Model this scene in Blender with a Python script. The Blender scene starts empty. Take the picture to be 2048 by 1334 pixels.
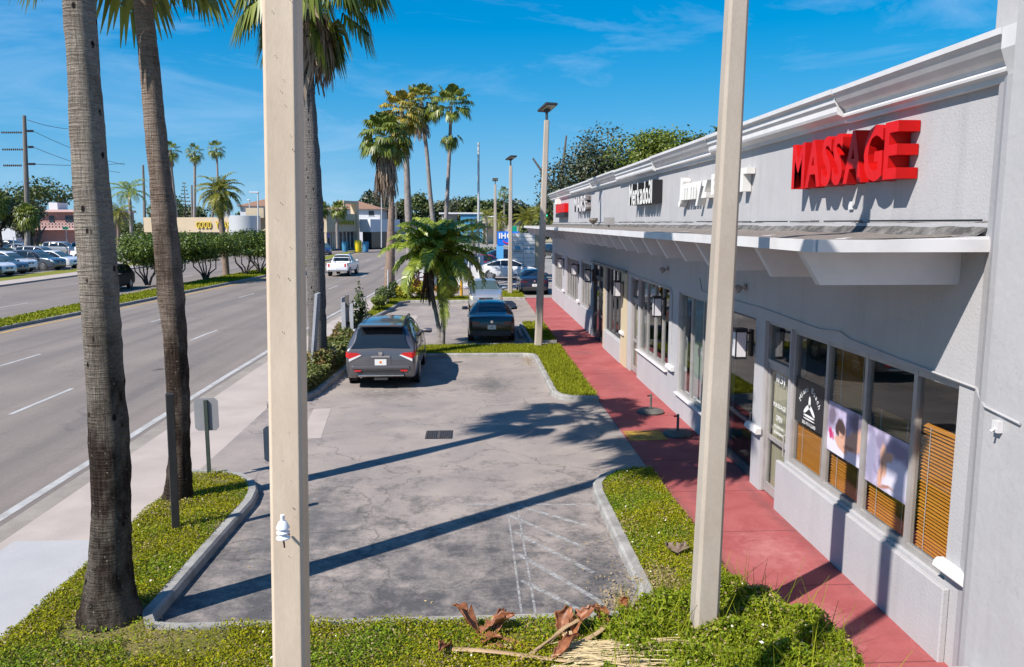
import bpy, math, random
import numpy as np
from mathutils import Vector, Matrix, Euler
S = bpy.context.scene
COL = S.collection
R = math.radians

# ------------------------------------------------------------------ camera
FPX, CX, CY, CAMH, VPX, VPY = 1590.0, 1024.0, 667.0, 4.45, 940.0, 446.0
PITCH = math.atan((CY - VPY) / FPX)
YAW = math.atan((CX - VPX) / math.hypot(FPX, CY - VPY))
cam = bpy.data.objects.new('camera', bpy.data.cameras.new('camera'))
COL.objects.link(cam)
cam.location = (0, 0, CAMH)
cam.rotation_euler = (math.pi / 2 - PITCH, 0, -YAW)
cam.data.sensor_width = 36
cam.data.lens = FPX / 2048 * 36
cam.data.clip_end = 3000
S.camera = cam
_f = np.array([math.sin(YAW) * math.cos(PITCH), math.cos(YAW) * math.cos(PITCH), -math.sin(PITCH)])
_r = np.array([math.cos(YAW), -math.sin(YAW), 0.0])
_u = np.cross(_r, _f)
_C = np.array([0, 0, CAMH])
def _ray(x, y): return _f * FPX + _r * (x - CX) + _u * (CY - y)
def G(x, y, z=0.0):            # survey of the place: photo point on a horizontal plane
    d = _ray(x, y); return _C + d * ((z - CAMH) / d[2])
def PXw(x, y, X):              # ... on a plane parallel to the shop front
    d = _ray(x, y); return _C + d * (X / d[0])
def PYw(x, y, Y):              # ... on a plane across the street
    d = _ray(x, y); return _C + d * (Y / d[1])

# ------------------------------------------------------------------ sky and sun
SUN_EL, SUN_DX, SUN_DY = R(44.5), 0.792, 0.610      # light travels towards +X +Y
W = bpy.data.worlds.new('World'); S.world = W; W.use_nodes = True
nt = W.node_tree; nt.nodes.clear()
wo = nt.nodes.new('ShaderNodeOutputWorld'); bg = nt.nodes.new('ShaderNodeBackground')
sk = nt.nodes.new('ShaderNodeTexSky'); sk.sky_type = 'NISHITA'; sk.sun_disc = False
sk.sun_elevation = SUN_EL; sk.sun_rotation = math.atan2(-SUN_DX, -SUN_DY)
sk.air_density = 0.7; sk.dust_density = 0.0; sk.ozone_density = 3.0
hs = nt.nodes.new('ShaderNodeHueSaturation'); hs.inputs['Saturation'].default_value = 1.47; hs.inputs['Hue'].default_value = 0.5
# clear deep blue: soften the bright band near the horizon
vd = nt.nodes.new('ShaderNodeVectorMath'); vd.operation = 'MULTIPLY_ADD'; vd.inputs[1].default_value = (0.39, 0.39, 0.39); vd.inputs[2].default_value = (1, 1, 1)
vq = nt.nodes.new('ShaderNodeVectorMath'); vq.operation = 'DIVIDE'
vm = nt.nodes.new('ShaderNodeVectorMath'); vm.operation = 'MULTIPLY'; vm.inputs[1].default_value = (1.2, 2.2, 3.1)
tc = nt.nodes.new('ShaderNodeTexCoord')
mp = nt.nodes.new('ShaderNodeMapping'); mp.inputs['Scale'].default_value = (1.0, 1.6, 4.5); mp.inputs['Rotation'].default_value = (0, 0.12, 0.5)
nz = nt.nodes.new('ShaderNodeTexNoise'); nz.inputs['Scale'].default_value = 3.2; nz.inputs['Detail'].default_value = 8; nz.inputs['Roughness'].default_value = 0.62; nz.inputs['Distortion'].default_value = 0.6
cr = nt.nodes.new('ShaderNodeValToRGB'); cr.color_ramp.elements[0].position = 0.49; cr.color_ramp.elements[1].position = 0.92
cr.color_ramp.elements[0].color = (0, 0, 0, 1); cr.color_ramp.elements[1].color = (0.42, 0.42, 0.42, 1)
mx = nt.nodes.new('ShaderNodeMix'); mx.data_type = 'RGBA'
mx.inputs[7].default_value = (5.6, 6.8, 8.6, 1)
L = nt.links.new
L(tc.outputs['Generated'], mp.inputs['Vector']); L(mp.outputs['Vector'], nz.inputs['Vector']); L(nz.outputs['Fac'], cr.inputs['Fac'])
L(sk.outputs['Color'], hs.inputs['Color']); L(hs.outputs['Color'], vd.inputs[0]); L(hs.outputs['Color'], vq.inputs[0]); L(vd.outputs[0], vq.inputs[1]); L(vq.outputs[0], vm.inputs[0]); L(vm.outputs[0], mx.inputs[6]); L(cr.outputs['Color'], mx.inputs[0])
L(mx.outputs[2], bg.inputs['Color']); L(bg.outputs['Background'], wo.inputs['Surface'])
bg.inputs['Strength'].default_value = 0.08
sun = bpy.data.objects.new('sun', bpy.data.lights.new('sun', 'SUN')); COL.objects.link(sun)
sun.data.energy = 4.2; sun.data.angle = R(0.5); sun.data.color = (1.0, 0.94, 0.87)
sun.rotation_euler = Vector((SUN_DX * math.cos(SUN_EL), SUN_DY * math.cos(SUN_EL), -math.sin(SUN_EL))).to_track_quat('-Z', 'Y').to_euler()
sun.location = (-20, -20, 40)
S.view_settings.view_transform = 'Standard'; S.view_settings.look = 'None'
S.view_settings.exposure = 0.8; S.view_settings.gamma = 1.0
S.cycles.max_bounces = 6; S.cycles.transparent_max_bounces = 12

# ------------------------------------------------------------------ helpers
MATS = {}
def s2l(c): return tuple(((x / 255 / 12.92) if x / 255 <= 0.04045 else ((x / 255 + 0.055) / 1.055) ** 2.4) for x in c)
def mix_node(N, Lk, fac, a, b, blend='MIX'):
    m = N.new('ShaderNodeMix'); m.data_type = 'RGBA'; m.blend_type = blend
    for v, i in ((fac, 0), (a, 6), (b, 7)):
        if hasattr(v, 'is_linked') or isinstance(v, bpy.types.NodeSocket): Lk(v, m.inputs[i])
        elif i == 0: m.inputs[0].default_value = v
        else: m.inputs[i].default_value = (*v, 1) if len(v) == 3 else v
    return m.outputs[2]
def noise_node(N, Lk, vec, scale, detail=4, rough=0.6, lo=0.35, hi=0.65, dist=0.0):
    n = N.new('ShaderNodeTexNoise'); n.inputs['Scale'].default_value = scale; n.inputs['Detail'].default_value = detail
    n.inputs['Roughness'].default_value = rough; n.inputs['Distortion'].default_value = dist
    Lk(vec, n.inputs['Vector'])
    r = N.new('ShaderNodeMapRange'); r.inputs[1].default_value = lo; r.inputs[2].default_value = hi
    Lk(n.outputs['Fac'], r.inputs[0]); return r.outputs[0]
def M(name, col, rough=0.6, metal=0.0, col2=None, ns=4.0, nlo=0.35, nhi=0.65, stretch=(1, 1, 1), fine=0.0, fs=60.0, bump=0.0, bs=40.0,
      rand=None, trans=0.0, coat=0.0, spec=0.5, emit=None, wear=None):
    """Principled material: two-colour noise, fine speckle, bump, variation per leaf, optional translucency"""
    if name in MATS: return MATS[name]
    m = bpy.data.materials.new(name); m.use_nodes = True; N = m.node_tree.nodes; Lk = m.node_tree.links.new
    p = N['Principled BSDF']; p.inputs['Roughness'].default_value = rough; p.inputs['Metallic'].default_value = metal
    p.inputs['Specular IOR Level'].default_value = spec
    if coat: p.inputs['Coat Weight'].default_value = coat; p.inputs['Coat Roughness'].default_value = 0.04
    t = N.new('ShaderNodeTexCoord'); mpn = N.new('ShaderNodeMapping'); mpn.inputs['Scale'].default_value = stretch
    Lk(t.outputs['Object'], mpn.inputs['Vector']); vec = mpn.outputs['Vector']
    c = None
    if col2 is not None: c = mix_node(N, Lk, noise_node(N, Lk, vec, ns, 5, 0.65, nlo, nhi), col, col2)
    if rand is not None:
        g = N.new('ShaderNodeNewGeometry')
        c = mix_node(N, Lk, g.outputs['Random Per Island'], c if c is not None else col, rand)
    if wear:      # rain streaks, old patches and splashed dirt on a painted wall
        q = N.new('ShaderNodeMapping'); q.inputs['Scale'].default_value = (2.2, 2.2, .22); Lk(t.outputs['Object'], q.inputs['Vector'])
        c = mix_node(N, Lk, noise_node(N, Lk, q.outputs[0], 1.6, 7, .7, .52, .85), c if c is not None else col, wear)
        c = mix_node(N, Lk, noise_node(N, Lk, t.outputs['Object'], 2.4, 9, .72, .60, .74), c, tuple(x * 1.1 for x in col))
        vo = N.new('ShaderNodeTexVoronoi'); vo.feature = 'DISTANCE_TO_EDGE'; vo.inputs['Scale'].default_value = .55; nn = N.new('ShaderNodeTexNoise'); nn.inputs['Scale'].default_value = 2.5; nn.inputs['Detail'].default_value = 6; Lk(t.outputs['Object'], nn.inputs['Vector'])
        va = N.new('ShaderNodeVectorMath'); va.operation = 'MULTIPLY_ADD'; va.inputs[1].default_value = (.9, .9, .9); Lk(nn.outputs['Color'], va.inputs[0]); Lk(t.outputs['Object'], va.inputs[2]); Lk(va.outputs[0], vo.inputs['Vector'])
        mr = N.new('ShaderNodeMapRange'); mr.inputs[1].default_value = 0; mr.inputs[2].default_value = .004; mr.inputs[3].default_value = .22; mr.inputs[4].default_value = 0; Lk(vo.outputs['Distance'], mr.inputs[0]); c = mix_node(N, Lk, mr.outputs[0], c, tuple(x * .5 for x in col))
    if fine:
        f = noise_node(N, Lk, vec, fs, 3, 0.7, 0.25, 0.75)
        mr = N.new('ShaderNodeMapRange'); mr.inputs[3].default_value = 1 - fine; mr.inputs[4].default_value = 1 + fine; Lk(f, mr.inputs[0])
        cc = N.new('ShaderNodeCombineColor')
        for i in range(3): Lk(mr.outputs[0], cc.inputs[i])
        c = mix_node(N, Lk, 1.0, c if c is not None else col, cc.outputs[0], 'MULTIPLY')
    if c is None: p.inputs['Base Color'].default_value = (*col, 1)
    else: Lk(c, p.inputs['Base Color'])
    if bump:
        b = N.new('ShaderNodeBump'); b.inputs['Strength'].default_value = 1.0; b.inputs['Distance'].default_value = bump
        n = N.new('ShaderNodeTexNoise'); n.inputs['Scale'].default_value = bs; n.inputs['Detail'].default_value = 5; Lk(vec, n.inputs['Vector'])
        Lk(n.outputs['Fac'], b.inputs['Height']); Lk(b.outputs['Normal'], p.inputs['Normal'])
    if emit: p.inputs['Emission Color'].default_value = (*emit[0], 1); p.inputs['Emission Strength'].default_value = emit[1]
    if trans:
        tr = N.new('ShaderNodeBsdfTranslucent'); ms = N.new('ShaderNodeMixShader'); ms.inputs[0].default_value = trans
        if c is None: tr.inputs['Color'].default_value = (*col, 1)
        else: Lk(c, tr.inputs['Color'])
        Lk(p.outputs[0], ms.inputs[1]); Lk(tr.outputs[0], ms.inputs[2]); Lk(ms.outputs[0], N['Material Output'].inputs['Surface'])
    MATS[name] = m; return m
def glass_mat(name, tint=(1, 1, 1), refl=1.0):
    if name in MATS: return MATS[name]
    m = bpy.data.materials.new(name); m.use_nodes = True; N = m.node_tree.nodes; Lk = m.node_tree.links.new; N.clear()
    o = N.new('ShaderNodeOutputMaterial'); t = N.new('ShaderNodeBsdfTransparent'); g = N.new('ShaderNodeBsdfGlossy'); x = N.new('ShaderNodeMixShader')
    lw = N.new('ShaderNodeLayerWeight'); lw.inputs[0].default_value = 0.5; f = N.new('ShaderNodeMath'); f.operation = 'POWER'; f.inputs[1].default_value = 3.2; Lk(lw.outputs['Facing'], f.inputs[0])
    mm = N.new('ShaderNodeMath'); mm.operation = 'MULTIPLY_ADD'; mm.inputs[1].default_value = 0.38 * refl; mm.inputs[2].default_value = 0.03; mm.use_clamp = True
    t.inputs[0].default_value = (*tint, 1); g.inputs['Roughness'].default_value = 0.01; g.inputs[0].default_value = (0.95, 0.95, 0.95, 1)
    Lk(f.outputs[0], mm.inputs[0]); Lk(mm.outputs[0], x.inputs[0]); Lk(t.outputs[0], x.inputs[1]); Lk(g.outputs[0], x.inputs[2]); Lk(x.outputs[0], o.inputs[0])
    MATS[name] = m; return m

def wm(o):
    m = Matrix.LocRotScale(o.location, o.rotation_euler, o.scale)
    return wm(o.parent) @ o.matrix_parent_inverse @ m if o.parent else m
def props(o, label=None, cat=None, group=None, kind=None, category=None):
    for k, v in (('label', label), ('category', cat or category), ('group', group), ('kind', kind)):
        if v: o[k] = v
    return o
def empty(name, label, cat, loc=(0, 0, 0), rz=0.0, group=None):
    o = bpy.data.objects.new(name, None); COL.objects.link(o); o.location = loc; o.rotation_euler = (0, 0, rz); o.empty_display_size = 0.3
    return props(o, label, cat, group)
def link(name, me, parent=None, world=True, **pr):
    o = bpy.data.objects.new(name, me); COL.objects.link(o)
    if parent is not None:
        o.parent = parent
        if world: o.matrix_parent_inverse = wm(parent).inverted()
    return props(o, **pr)
def copy_tree(o, parent=None):
    c = o.copy(); COL.objects.link(c)
    if parent is not None: c.parent = parent; c.matrix_parent_inverse = o.matrix_parent_inverse.copy()
    for ch in list(o.children): copy_tree(ch, c)
    return c

class MB:
    """collects shapes; build() links them as one mesh object"""
    def __init__(s): s.v = []; s.f = []; s.m = []; s.n = 0
    def add(s, V, F, mi=0):
        V = np.asarray(V, float).reshape(-1, 3); b = s.n
        s.v.append(V); s.n += len(V)
        for f in F: s.f.append(tuple(i + b for i in f)); s.m.append(mi)
        return s
    def box(s, x0, x1, y0, y1, z0, z1, mi=0, mat=None):
        V = np.array([(x, y, z) for z in (z0, z1) for y in (y0, y1) for x in (x0, x1)], float)
        if mat is not None: V = (np.array(mat.to_3x3()) @ V.T).T + np.array(mat.translation)
        return s.add(V, [(0, 2, 3, 1), (4, 5, 7, 6), (0, 1, 5, 4), (2, 6, 7, 3), (0, 4, 6, 2), (1, 3, 7, 5)], mi)
    def quad(s, a, b, c, d, mi=0): return s.add([a, b, c, d], [(0, 1, 2, 3)], mi)
    def tube(s, P, rad, n=8, mi=0, cap=True, sq=None):
        P = [np.array(p, float) for p in P]; V = []; F = []
        if not hasattr(rad, '__len__'): rad = [rad] * len(P)
        up = np.array((0.0, 0, 1)); pv = None
        for i, p in enumerate(P):
            t = P[min(i + 1, len(P) - 1)] - P[max(i - 1, 0)]; t /= (np.linalg.norm(t) + 1e-9)
            if pv is None:
                a = np.cross(t, np.array((1.0, 0, 0)) if abs(t[2]) > 0.9 else up)
            else: a = pv - t * (pv @ t)
            a /= (np.linalg.norm(a) + 1e-9); pv = a; b = np.cross(t, a)
            for k in range(n):
                th = 2 * math.pi * k / n
                V.append(p + rad[i] * (a * math.cos(th) + b * math.sin(th) * (sq or 1)))
        for i in range(len(P) - 1):
            for k in range(n):
                k2 = (k + 1) % n
                F.append((i * n + k, i * n + k2, (i + 1) * n + k2, (i + 1) * n + k))
        if cap: F.append(tuple(range(n - 1, -1, -1))); F.append(tuple(range((len(P) - 1) * n, len(P) * n)))
        return s.add(V, F, mi)
    def lathe(s, prof, n=16, org=(0, 0, 0), mi=0, axis='z'):
        V = []; F = []
        for r, z in prof:
            for k in range(n):
                th = 2 * math.pi * k / n; p = (r * math.cos(th), r * math.sin(th), z)
                if axis == 'y': p = (p[0], p[2], p[1])
                elif axis == 'x': p = (p[2], p[0], p[1])
                V.append((p[0] + org[0], p[1] + org[1], p[2] + org[2]))
        for i in range(len(prof) - 1):
            for k in range(n):
                k2 = (k + 1) % n; F.append((i * n + k, i * n + k2, (i + 1) * n + k2, (i + 1) * n + k))
        F.append(tuple(range(n - 1, -1, -1))); F.append(tuple(range((len(prof) - 1) * n, len(prof) * n)))
        return s.add(V, F, mi)
    def prism(s, poly, z0, z1, mi=0, fn=None):
        """extrude a polygon (x,y) from z0 to z1; fn maps (a,b,h) to a world point"""
        fn = fn or (lambda a, b, h: (a, b, h)); n = len(poly)
        V = [fn(a, b, z0) for a, b in poly] + [fn(a, b, z1) for a, b in poly]
        F = [tuple(range(n - 1, -1, -1)), tuple(range(n, 2 * n))] + [(i, (i + 1) % n, n + (i + 1) % n, n + i) for i in range(n)]
        return s.add(V, F, mi)
    def grid(s, V, nu, nv, mi=0):
        return s.add(V, [(i * nv + j, (i + 1) * nv + j, (i + 1) * nv + j + 1, i * nv + j + 1) for i in range(nu - 1) for j in range(nv - 1)], mi)
    def build(s, name, mats, parent=None, smooth=False, world=True, bevel=0.0, fixn=False, **pr):
        me = bpy.data.meshes.new(name); V = np.concatenate(s.v) if s.v else np.zeros((0, 3)); org = None
        if parent is None and world and pr.get('kind') is None and len(V):
            org = np.array([(V[:, 0].min() + V[:, 0].max()) / 2, (V[:, 1].min() + V[:, 1].max()) / 2, V[:, 2].min()]); V = V - org
        me.from_pydata(V.tolist(), [], s.f)
        for m in (mats if isinstance(mats, (list, tuple)) else [mats]): me.materials.append(m)
        me.polygons.foreach_set('material_index', s.m)
        if smooth: me.polygons.foreach_set('use_smooth', [True] * len(s.f))
        if fixn:
            import bmesh
            b = bmesh.new(); b.from_mesh(me); bmesh.ops.remove_doubles(b, verts=b.verts, dist=1e-5); bmesh.ops.recalc_face_normals(b, faces=b.faces); b.to_mesh(me); b.free()
        me.update()
        o = link(name, me, parent, world, **pr)
        if org is not None: o.location = org
        if bevel:
            md = o.modifiers.new('bevel', 'BEVEL'); md.width = bevel; md.segments = 2; md.limit_method = 'ANGLE'
        if smooth and not fixn:
            try: me.set_sharp_from_angle(angle=R(42))
            except Exception: pass
        return o

def quads_mesh(name, P, mats, parent=None, mi=None, **pr):
    """P: (n,4,3) array of leaf quads -> one mesh"""
    n = len(P); me = bpy.data.meshes.new(name); V = P.reshape(-1, 3).copy(); org = None
    if parent is None and pr.get('kind') is None:
        org = np.array([V[:, 0].mean(), V[:, 1].mean(), V[:, 2].min()]); V -= org
    me.vertices.add(4 * n); me.vertices.foreach_set('co', V.astype(np.float32).ravel())
    me.loops.add(4 * n); me.loops.foreach_set('vertex_index', np.arange(4 * n, dtype=np.int32))
    me.polygons.add(n); me.polygons.foreach_set('loop_start', np.arange(0, 4 * n, 4, dtype=np.int32))
    for m in (mats if isinstance(mats, (list, tuple)) else [mats]): me.materials.append(m)
    if mi is not None: me.polygons.foreach_set('material_index', np.asarray(mi, dtype=np.int32))
    me.update(calc_edges=True); me.validate()
    o = link(name, me, parent, True, **pr)
    if org is not None: o.location = org
    return o
def unit(a): return a / (np.linalg.norm(a, axis=-1, keepdims=True) + 1e-9)
def leaf_quads(rng, C, size, up=0.3, aspect=0.5, nrm=None):
    """diamond leaves at points C"""
    n = len(C); d = unit(rng.normal(size=(n, 3)))
    nn = unit(rng.normal(size=(n, 3)) + np.array([0, 0, up * 3]) + (0 if nrm is None else nrm * 1.2))
    t = unit(np.cross(nn, d)); b = np.cross(nn, t)
    s = (size * rng.uniform(0.6, 1.35, n))[:, None]
    return np.stack([C - t * s, C + b * s * aspect, C + t * s, C - b * s * aspect], 1)
FONT_CACHE = {}
def glyph(ch, size, ext, bold=0.0):
    k = (ch, size, ext, bold)
    if k in FONT_CACHE: return FONT_CACHE[k]
    cu = bpy.data.curves.new('t', 'FONT'); cu.body = ch; cu.size = size; cu.extrude = ext; cu.offset = bold; cu.resolution_u = 3
    o = bpy.data.objects.new('t', cu); COL.objects.link(o)
    me = bpy.data.meshes.new_from_object(o.evaluated_get(bpy.context.evaluated_depsgraph_get()))
    bpy.data.objects.remove(o); bpy.data.curves.remove(cu)
    V = np.array([v.co[:] for v in me.vertices]) if len(me.vertices) else np.zeros((0, 3))
    F = [tuple(p.vertices) for p in me.polygons]; fr = [p.normal.z > 0.9 for p in me.polygons]
    bpy.data.meshes.remove(me)
    FONT_CACHE[k] = (V, F, fr); return FONT_CACHE[k]
def text_pieces(txt, height, ext, width=None, bold=0.0, gap=0.12):
    """letters laid out in local x; returns list of (ch, V, F, front) scaled to cap height and total width"""
    out = []; x = 0.0; size = height / 0.69
    for ch in txt:
        if ch == ' ': x += size * 0.3; continue
        V, F, fr = glyph(ch, size, ext, bold)
        V = V.copy(); V[:, 0] += x - V[:, 0].min(); out.append((ch, V, F, fr)); x = V[:, 0].max() + size * gap
    tot = max(o[1][:, 0].max() for o in out); k = (width / tot) if width else 1.0
    for o in out: o[1][:, 0] *= k
    return out
def place(V, org, ex, ey, ez):
    return np.asarray(org) + V[:, :1] * np.asarray(ex) + V[:, 1:2] * np.asarray(ey) + V[:, 2:3] * np.asarray(ez)

# ------------------------------------------------------------------ ground, roads, pavements
ZR = -0.12
def ground_mat(name, base, base2, speck, scale=0.6, streak=None, stains=(), worn=None, cracks=0.0, bump=0.004, fine=0.22):
    m = bpy.data.materials.new(name); m.use_nodes = True; N = m.node_tree.nodes; Lk = m.node_tree.links.new
    p = N['Principled BSDF']; p.inputs['Roughness'].default_value = 0.85; p.inputs['Specular IOR Level'].default_value = 0.25
    t = N.new('ShaderNodeTexCoord'); v = t.outputs['Object']
    c = mix_node(N, Lk, noise_node(N, Lk, v, scale, 7, 0.62, 0.36, 0.66, 0.4), base, base2)
    if streak:      # tyre lanes along the road
        mp_ = N.new('ShaderNodeMapping'); mp_.inputs['Scale'].default_value = streak[0]; Lk(v, mp_.inputs['Vector'])
        c = mix_node(N, Lk, noise_node(N, Lk, mp_.outputs[0], 1.0, 5, 0.6, 0.4, 0.7), c, streak[1])
    if worn:        # old sealcoat left on one side of a ragged edge
        sx = N.new('ShaderNodeSeparateXYZ'); Lk(v, sx.inputs[0])
        md = N.new('ShaderNodeMapRange'); md.inputs[1].default_value = worn[0]; md.inputs[2].default_value = worn[1]; Lk(sx.outputs['Y'], md.inputs[0])
        nn = noise_node(N, Lk, v, 1.5, 12, 0.82, 0.36, 0.64)
        ad = N.new('ShaderNodeMath'); ad.operation = 'MULTIPLY_ADD'; ad.inputs[1].default_value = 1.5; Lk(nn, ad.inputs[0])
        sb = N.new('ShaderNodeMath'); sb.operation = 'SUBTRACT'; sb.inputs[1].default_value = 0.98; Lk(md.outputs[0], sb.inputs[0]); Lk(sb.outputs[0], ad.inputs[2]); ad.use_clamp = True
        c = mix_node(N, Lk, ad.outputs[0], c, worn[2])
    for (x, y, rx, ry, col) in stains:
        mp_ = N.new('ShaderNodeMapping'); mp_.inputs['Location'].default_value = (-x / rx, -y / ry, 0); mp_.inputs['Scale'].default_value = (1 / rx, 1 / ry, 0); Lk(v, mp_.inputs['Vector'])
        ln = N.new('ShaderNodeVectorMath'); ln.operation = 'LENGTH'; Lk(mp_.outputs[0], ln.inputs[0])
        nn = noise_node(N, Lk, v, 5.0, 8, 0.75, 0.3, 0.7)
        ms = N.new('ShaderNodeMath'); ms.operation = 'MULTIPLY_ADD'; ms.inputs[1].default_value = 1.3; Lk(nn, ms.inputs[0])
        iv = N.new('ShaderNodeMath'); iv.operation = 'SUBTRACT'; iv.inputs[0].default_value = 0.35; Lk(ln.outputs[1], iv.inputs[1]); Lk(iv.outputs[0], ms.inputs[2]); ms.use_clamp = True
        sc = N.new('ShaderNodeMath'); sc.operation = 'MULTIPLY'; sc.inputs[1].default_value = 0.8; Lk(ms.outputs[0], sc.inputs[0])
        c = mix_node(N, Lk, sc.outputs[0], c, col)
    if cracks:
        vo = N.new('ShaderNodeTexVoronoi'); vo.feature = 'DISTANCE_TO_EDGE'; vo.inputs['Scale'].default_value = 0.33
        nz_ = N.new('ShaderNodeTexNoise'); nz_.inputs['Scale'].default_value = 1.5; nz_.inputs['Detail'].default_value = 6; Lk(v, nz_.inputs['Vector'])
        va = N.new('ShaderNodeVectorMath'); va.operation = 'MULTIPLY_ADD'; va.inputs[1].default_value = (1.2, 1.2, 0); Lk(nz_.outputs['Color'], va.inputs[0]); Lk(v, va.inputs[2]); Lk(va.outputs[0], vo.inputs['Vector'])
        mr = N.new('ShaderNodeMapRange'); mr.inputs[1].default_value = 0.0; mr.inputs[2].default_value = 0.006; mr.inputs[3].default_value = cracks; mr.inputs[4].default_value = 0; Lk(vo.outputs['Distance'], mr.inputs[0])
        c = mix_node(N, Lk, mr.outputs[0], c, (0.06, 0.055, 0.05))
    f = noise_node(N, Lk, v, 38.0, 3, 0.75, 0.25, 0.75)
    mr = N.new('ShaderNodeMapRange'); mr.inputs[3].default_value = 1 - fine; mr.inputs[4].default_value = 1 + fine; Lk(f, mr.inputs[0])
    cc = N.new('ShaderNodeCombineColor')
    for i in range(3): Lk(mr.outputs[0], cc.inputs[i])
    c = mix_node(N, Lk, 1.0, c, cc.outputs[0], 'MULTIPLY')
    Lk(c, p.inputs['Base Color'])
    b = N.new('ShaderNodeBump'); b.inputs['Distance'].default_value = bump; n2 = N.new('ShaderNodeTexNoise'); n2.inputs['Scale'].default_value = 60; n2.inputs['Detail'].default_value = 4
    Lk(v, n2.inputs['Vector']); Lk(n2.outputs['Fac'], b.inputs['Height']); Lk(b.outputs['Normal'], p.inputs['Normal'])
    return m
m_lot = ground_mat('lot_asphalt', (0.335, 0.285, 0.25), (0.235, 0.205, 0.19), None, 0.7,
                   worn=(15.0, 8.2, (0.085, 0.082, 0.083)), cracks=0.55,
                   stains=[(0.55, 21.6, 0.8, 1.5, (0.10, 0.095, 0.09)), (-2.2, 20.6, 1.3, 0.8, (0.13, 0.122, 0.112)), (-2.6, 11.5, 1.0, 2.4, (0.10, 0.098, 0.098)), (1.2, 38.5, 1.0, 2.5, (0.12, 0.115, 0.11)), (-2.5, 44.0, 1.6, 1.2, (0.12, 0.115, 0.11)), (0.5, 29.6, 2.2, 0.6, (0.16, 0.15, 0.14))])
m_road = ground_mat('road_asphalt', (0.255, 0.215, 0.185), (0.205, 0.172, 0.15), None, 0.25, streak=((0.9, 0.02, 1), (0.165, 0.142, 0.128)), cracks=0.25, fine=0.2, stains=[(-9.1, 23, .35, 7, (.13, .115, .105)), (-13.0, 34, .4, 9, (.14, .122, .11)), (-9.3, 44, .35, 8, (.13, .115, .105)), (-16.9, 40, .4, 10, (.14, .122, .11)), (-13.2, 28.5, .25, .5, (.05, .045, .04)), (-9.8, 25.2, .22, .4, (.05, .045, .04)), (-14.2, 37.2, .3, .5, (.06, .05, .045))])
m_walk = ground_mat('red_paint', (0.295, 0.068, 0.069), (0.375, 0.108, 0.107), None, 1.1, fine=0.10, bump=0.002, stains=[(3.9, 27.0, 0.5, 0.5, (0.20, 0.08, 0.08)), (4.65, 12, .18, 5, (.22, .07, .07)), (4.1, 10.2, .5, .8, (.44, .17, .165)), (3.7, 12.5, .3, .9, (.24, .07, .072)), (3.3, 11, .15, 4, (.20, .09, .07)), (4.0, 8.2, .4, .5, (.43, .16, .155)), (4.0, 22, .5, 3, (.26, .075, .08))])
m_side = ground_mat('pavement_concrete', (0.44, 0.375, 0.33), (0.37, 0.315, 0.28), None, 0.9, fine=0.10, bump=0.002)
m_side2 = ground_mat('new_concrete', (0.41, 0.40, 0.40), (0.37, 0.365, 0.365), None, 1.2, fine=0.06, bump=0.001)
m_gut = ground_mat('gutter_concrete', (0.31, 0.275, 0.235), (0.24, 0.21, 0.18), None, 1.5, fine=0.15)
m_kerb = ground_mat('kerb_concrete', (0.36, 0.345, 0.32), (0.22, 0.21, 0.195), None, 3.0, fine=0.18)
m_soil = ground_mat('soil', (0.12, 0.115, 0.03), (0.19, 0.155, 0.06), None, 1.6, fine=0.3)
m_turf = ground_mat('turf', (0.15, 0.17, 0.012), (0.22, 0.20, 0.03), None, 1.2, fine=0.35)
m_far = ground_mat('far_ground', (0.30, 0.28, 0.25), (0.23, 0.22, 0.19), None, 0.1)
m_white = M('road_paint', (0.47, 0.46, 0.44), 0.7, col2=(0.33, 0.31, 0.29), ns=2.5, fine=0.15)
m_yellow = M('yellow_paint', (0.55, 0.33, 0.06), 0.7, col2=(0.40, 0.27, 0.10), ns=2.0, fine=0.2)

def dx(Y): return float(np.interp(Y, [-40, 24, 33, 44, 57, 75, 100, 150, 300], [0, 0, 0.12, 0.6, 1.25, 2.1, 2.5, 1.8, -5]))
YS = [-30, -10, 0, 8, 16, 24, 30, 36, 42, 48, 54, 60, 68, 76, 88, 100, 115, 130, 150, 180, 230, 300]
def strip(name, xl, xr, ya, yb, z, mat, zb=None, kind='structure'):
    ys = [ya] + [y for y in YS if ya < y < yb] + [yb]; b = MB()
    fl = xl if callable(xl) else (lambda y: xl + dx(y)); fr = xr if callable(xr) else (lambda y: xr + dx(y))
    V = [p for y in ys for p in ((fl(y), y, z), (fr(y), y, z))]
    n = len(ys); F = [(2 * i, 2 * i + 1, 2 * i + 3, 2 * i + 2) for i in range(n - 1)]
    if zb is not None:
        V += [p for y in ys for p in ((fl(y), y, zb), (fr(y), y, zb))]; o = 2 * n
        F += [(2 * i + 1, o + 2 * i + 1, o + 2 * i + 3, 2 * i + 3) for i in range(n - 1)] + [(o + 2 * i, 2 * i, 2 * i + 2, o + 2 * i + 2) for i in range(n - 1)]
        F += [(0, o, o + 1, 1), (2 * n - 2, 2 * n - 1, o + 2 * n - 1, o + 2 * n - 2)]
    return b.add(V, F).build(name, mat, kind=kind)
MB().box(-900, 900, -300, 1500, -1.5, -0.16).build('ground', m_far, kind='structure')
medR = lambda y: float(np.interp(y, [-30, 20, 35, 41, 70, 100, 146, 149], [-20.6, -20.5, -20.2, -19.6, -17.5, -17.3, -18.2, -18.5]))
medL = lambda y: float(np.interp(y, [-30, 38, 46, 81, 110, 146, 149], [-22.3, -22.0, -21.9, -20.45, -19.6, -18.6, -18.55]))
oppK = lambda y: float(np.interp(y, [-30, 60, 72, 90, 130, 170, 300], [-34.6, -34.0, -34.0, -33.6, -33.2, -34, -42]))
strip('road', lambda y: oppK(y) - 0.2, -6.95, -30, 300, ZR, m_road)
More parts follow.
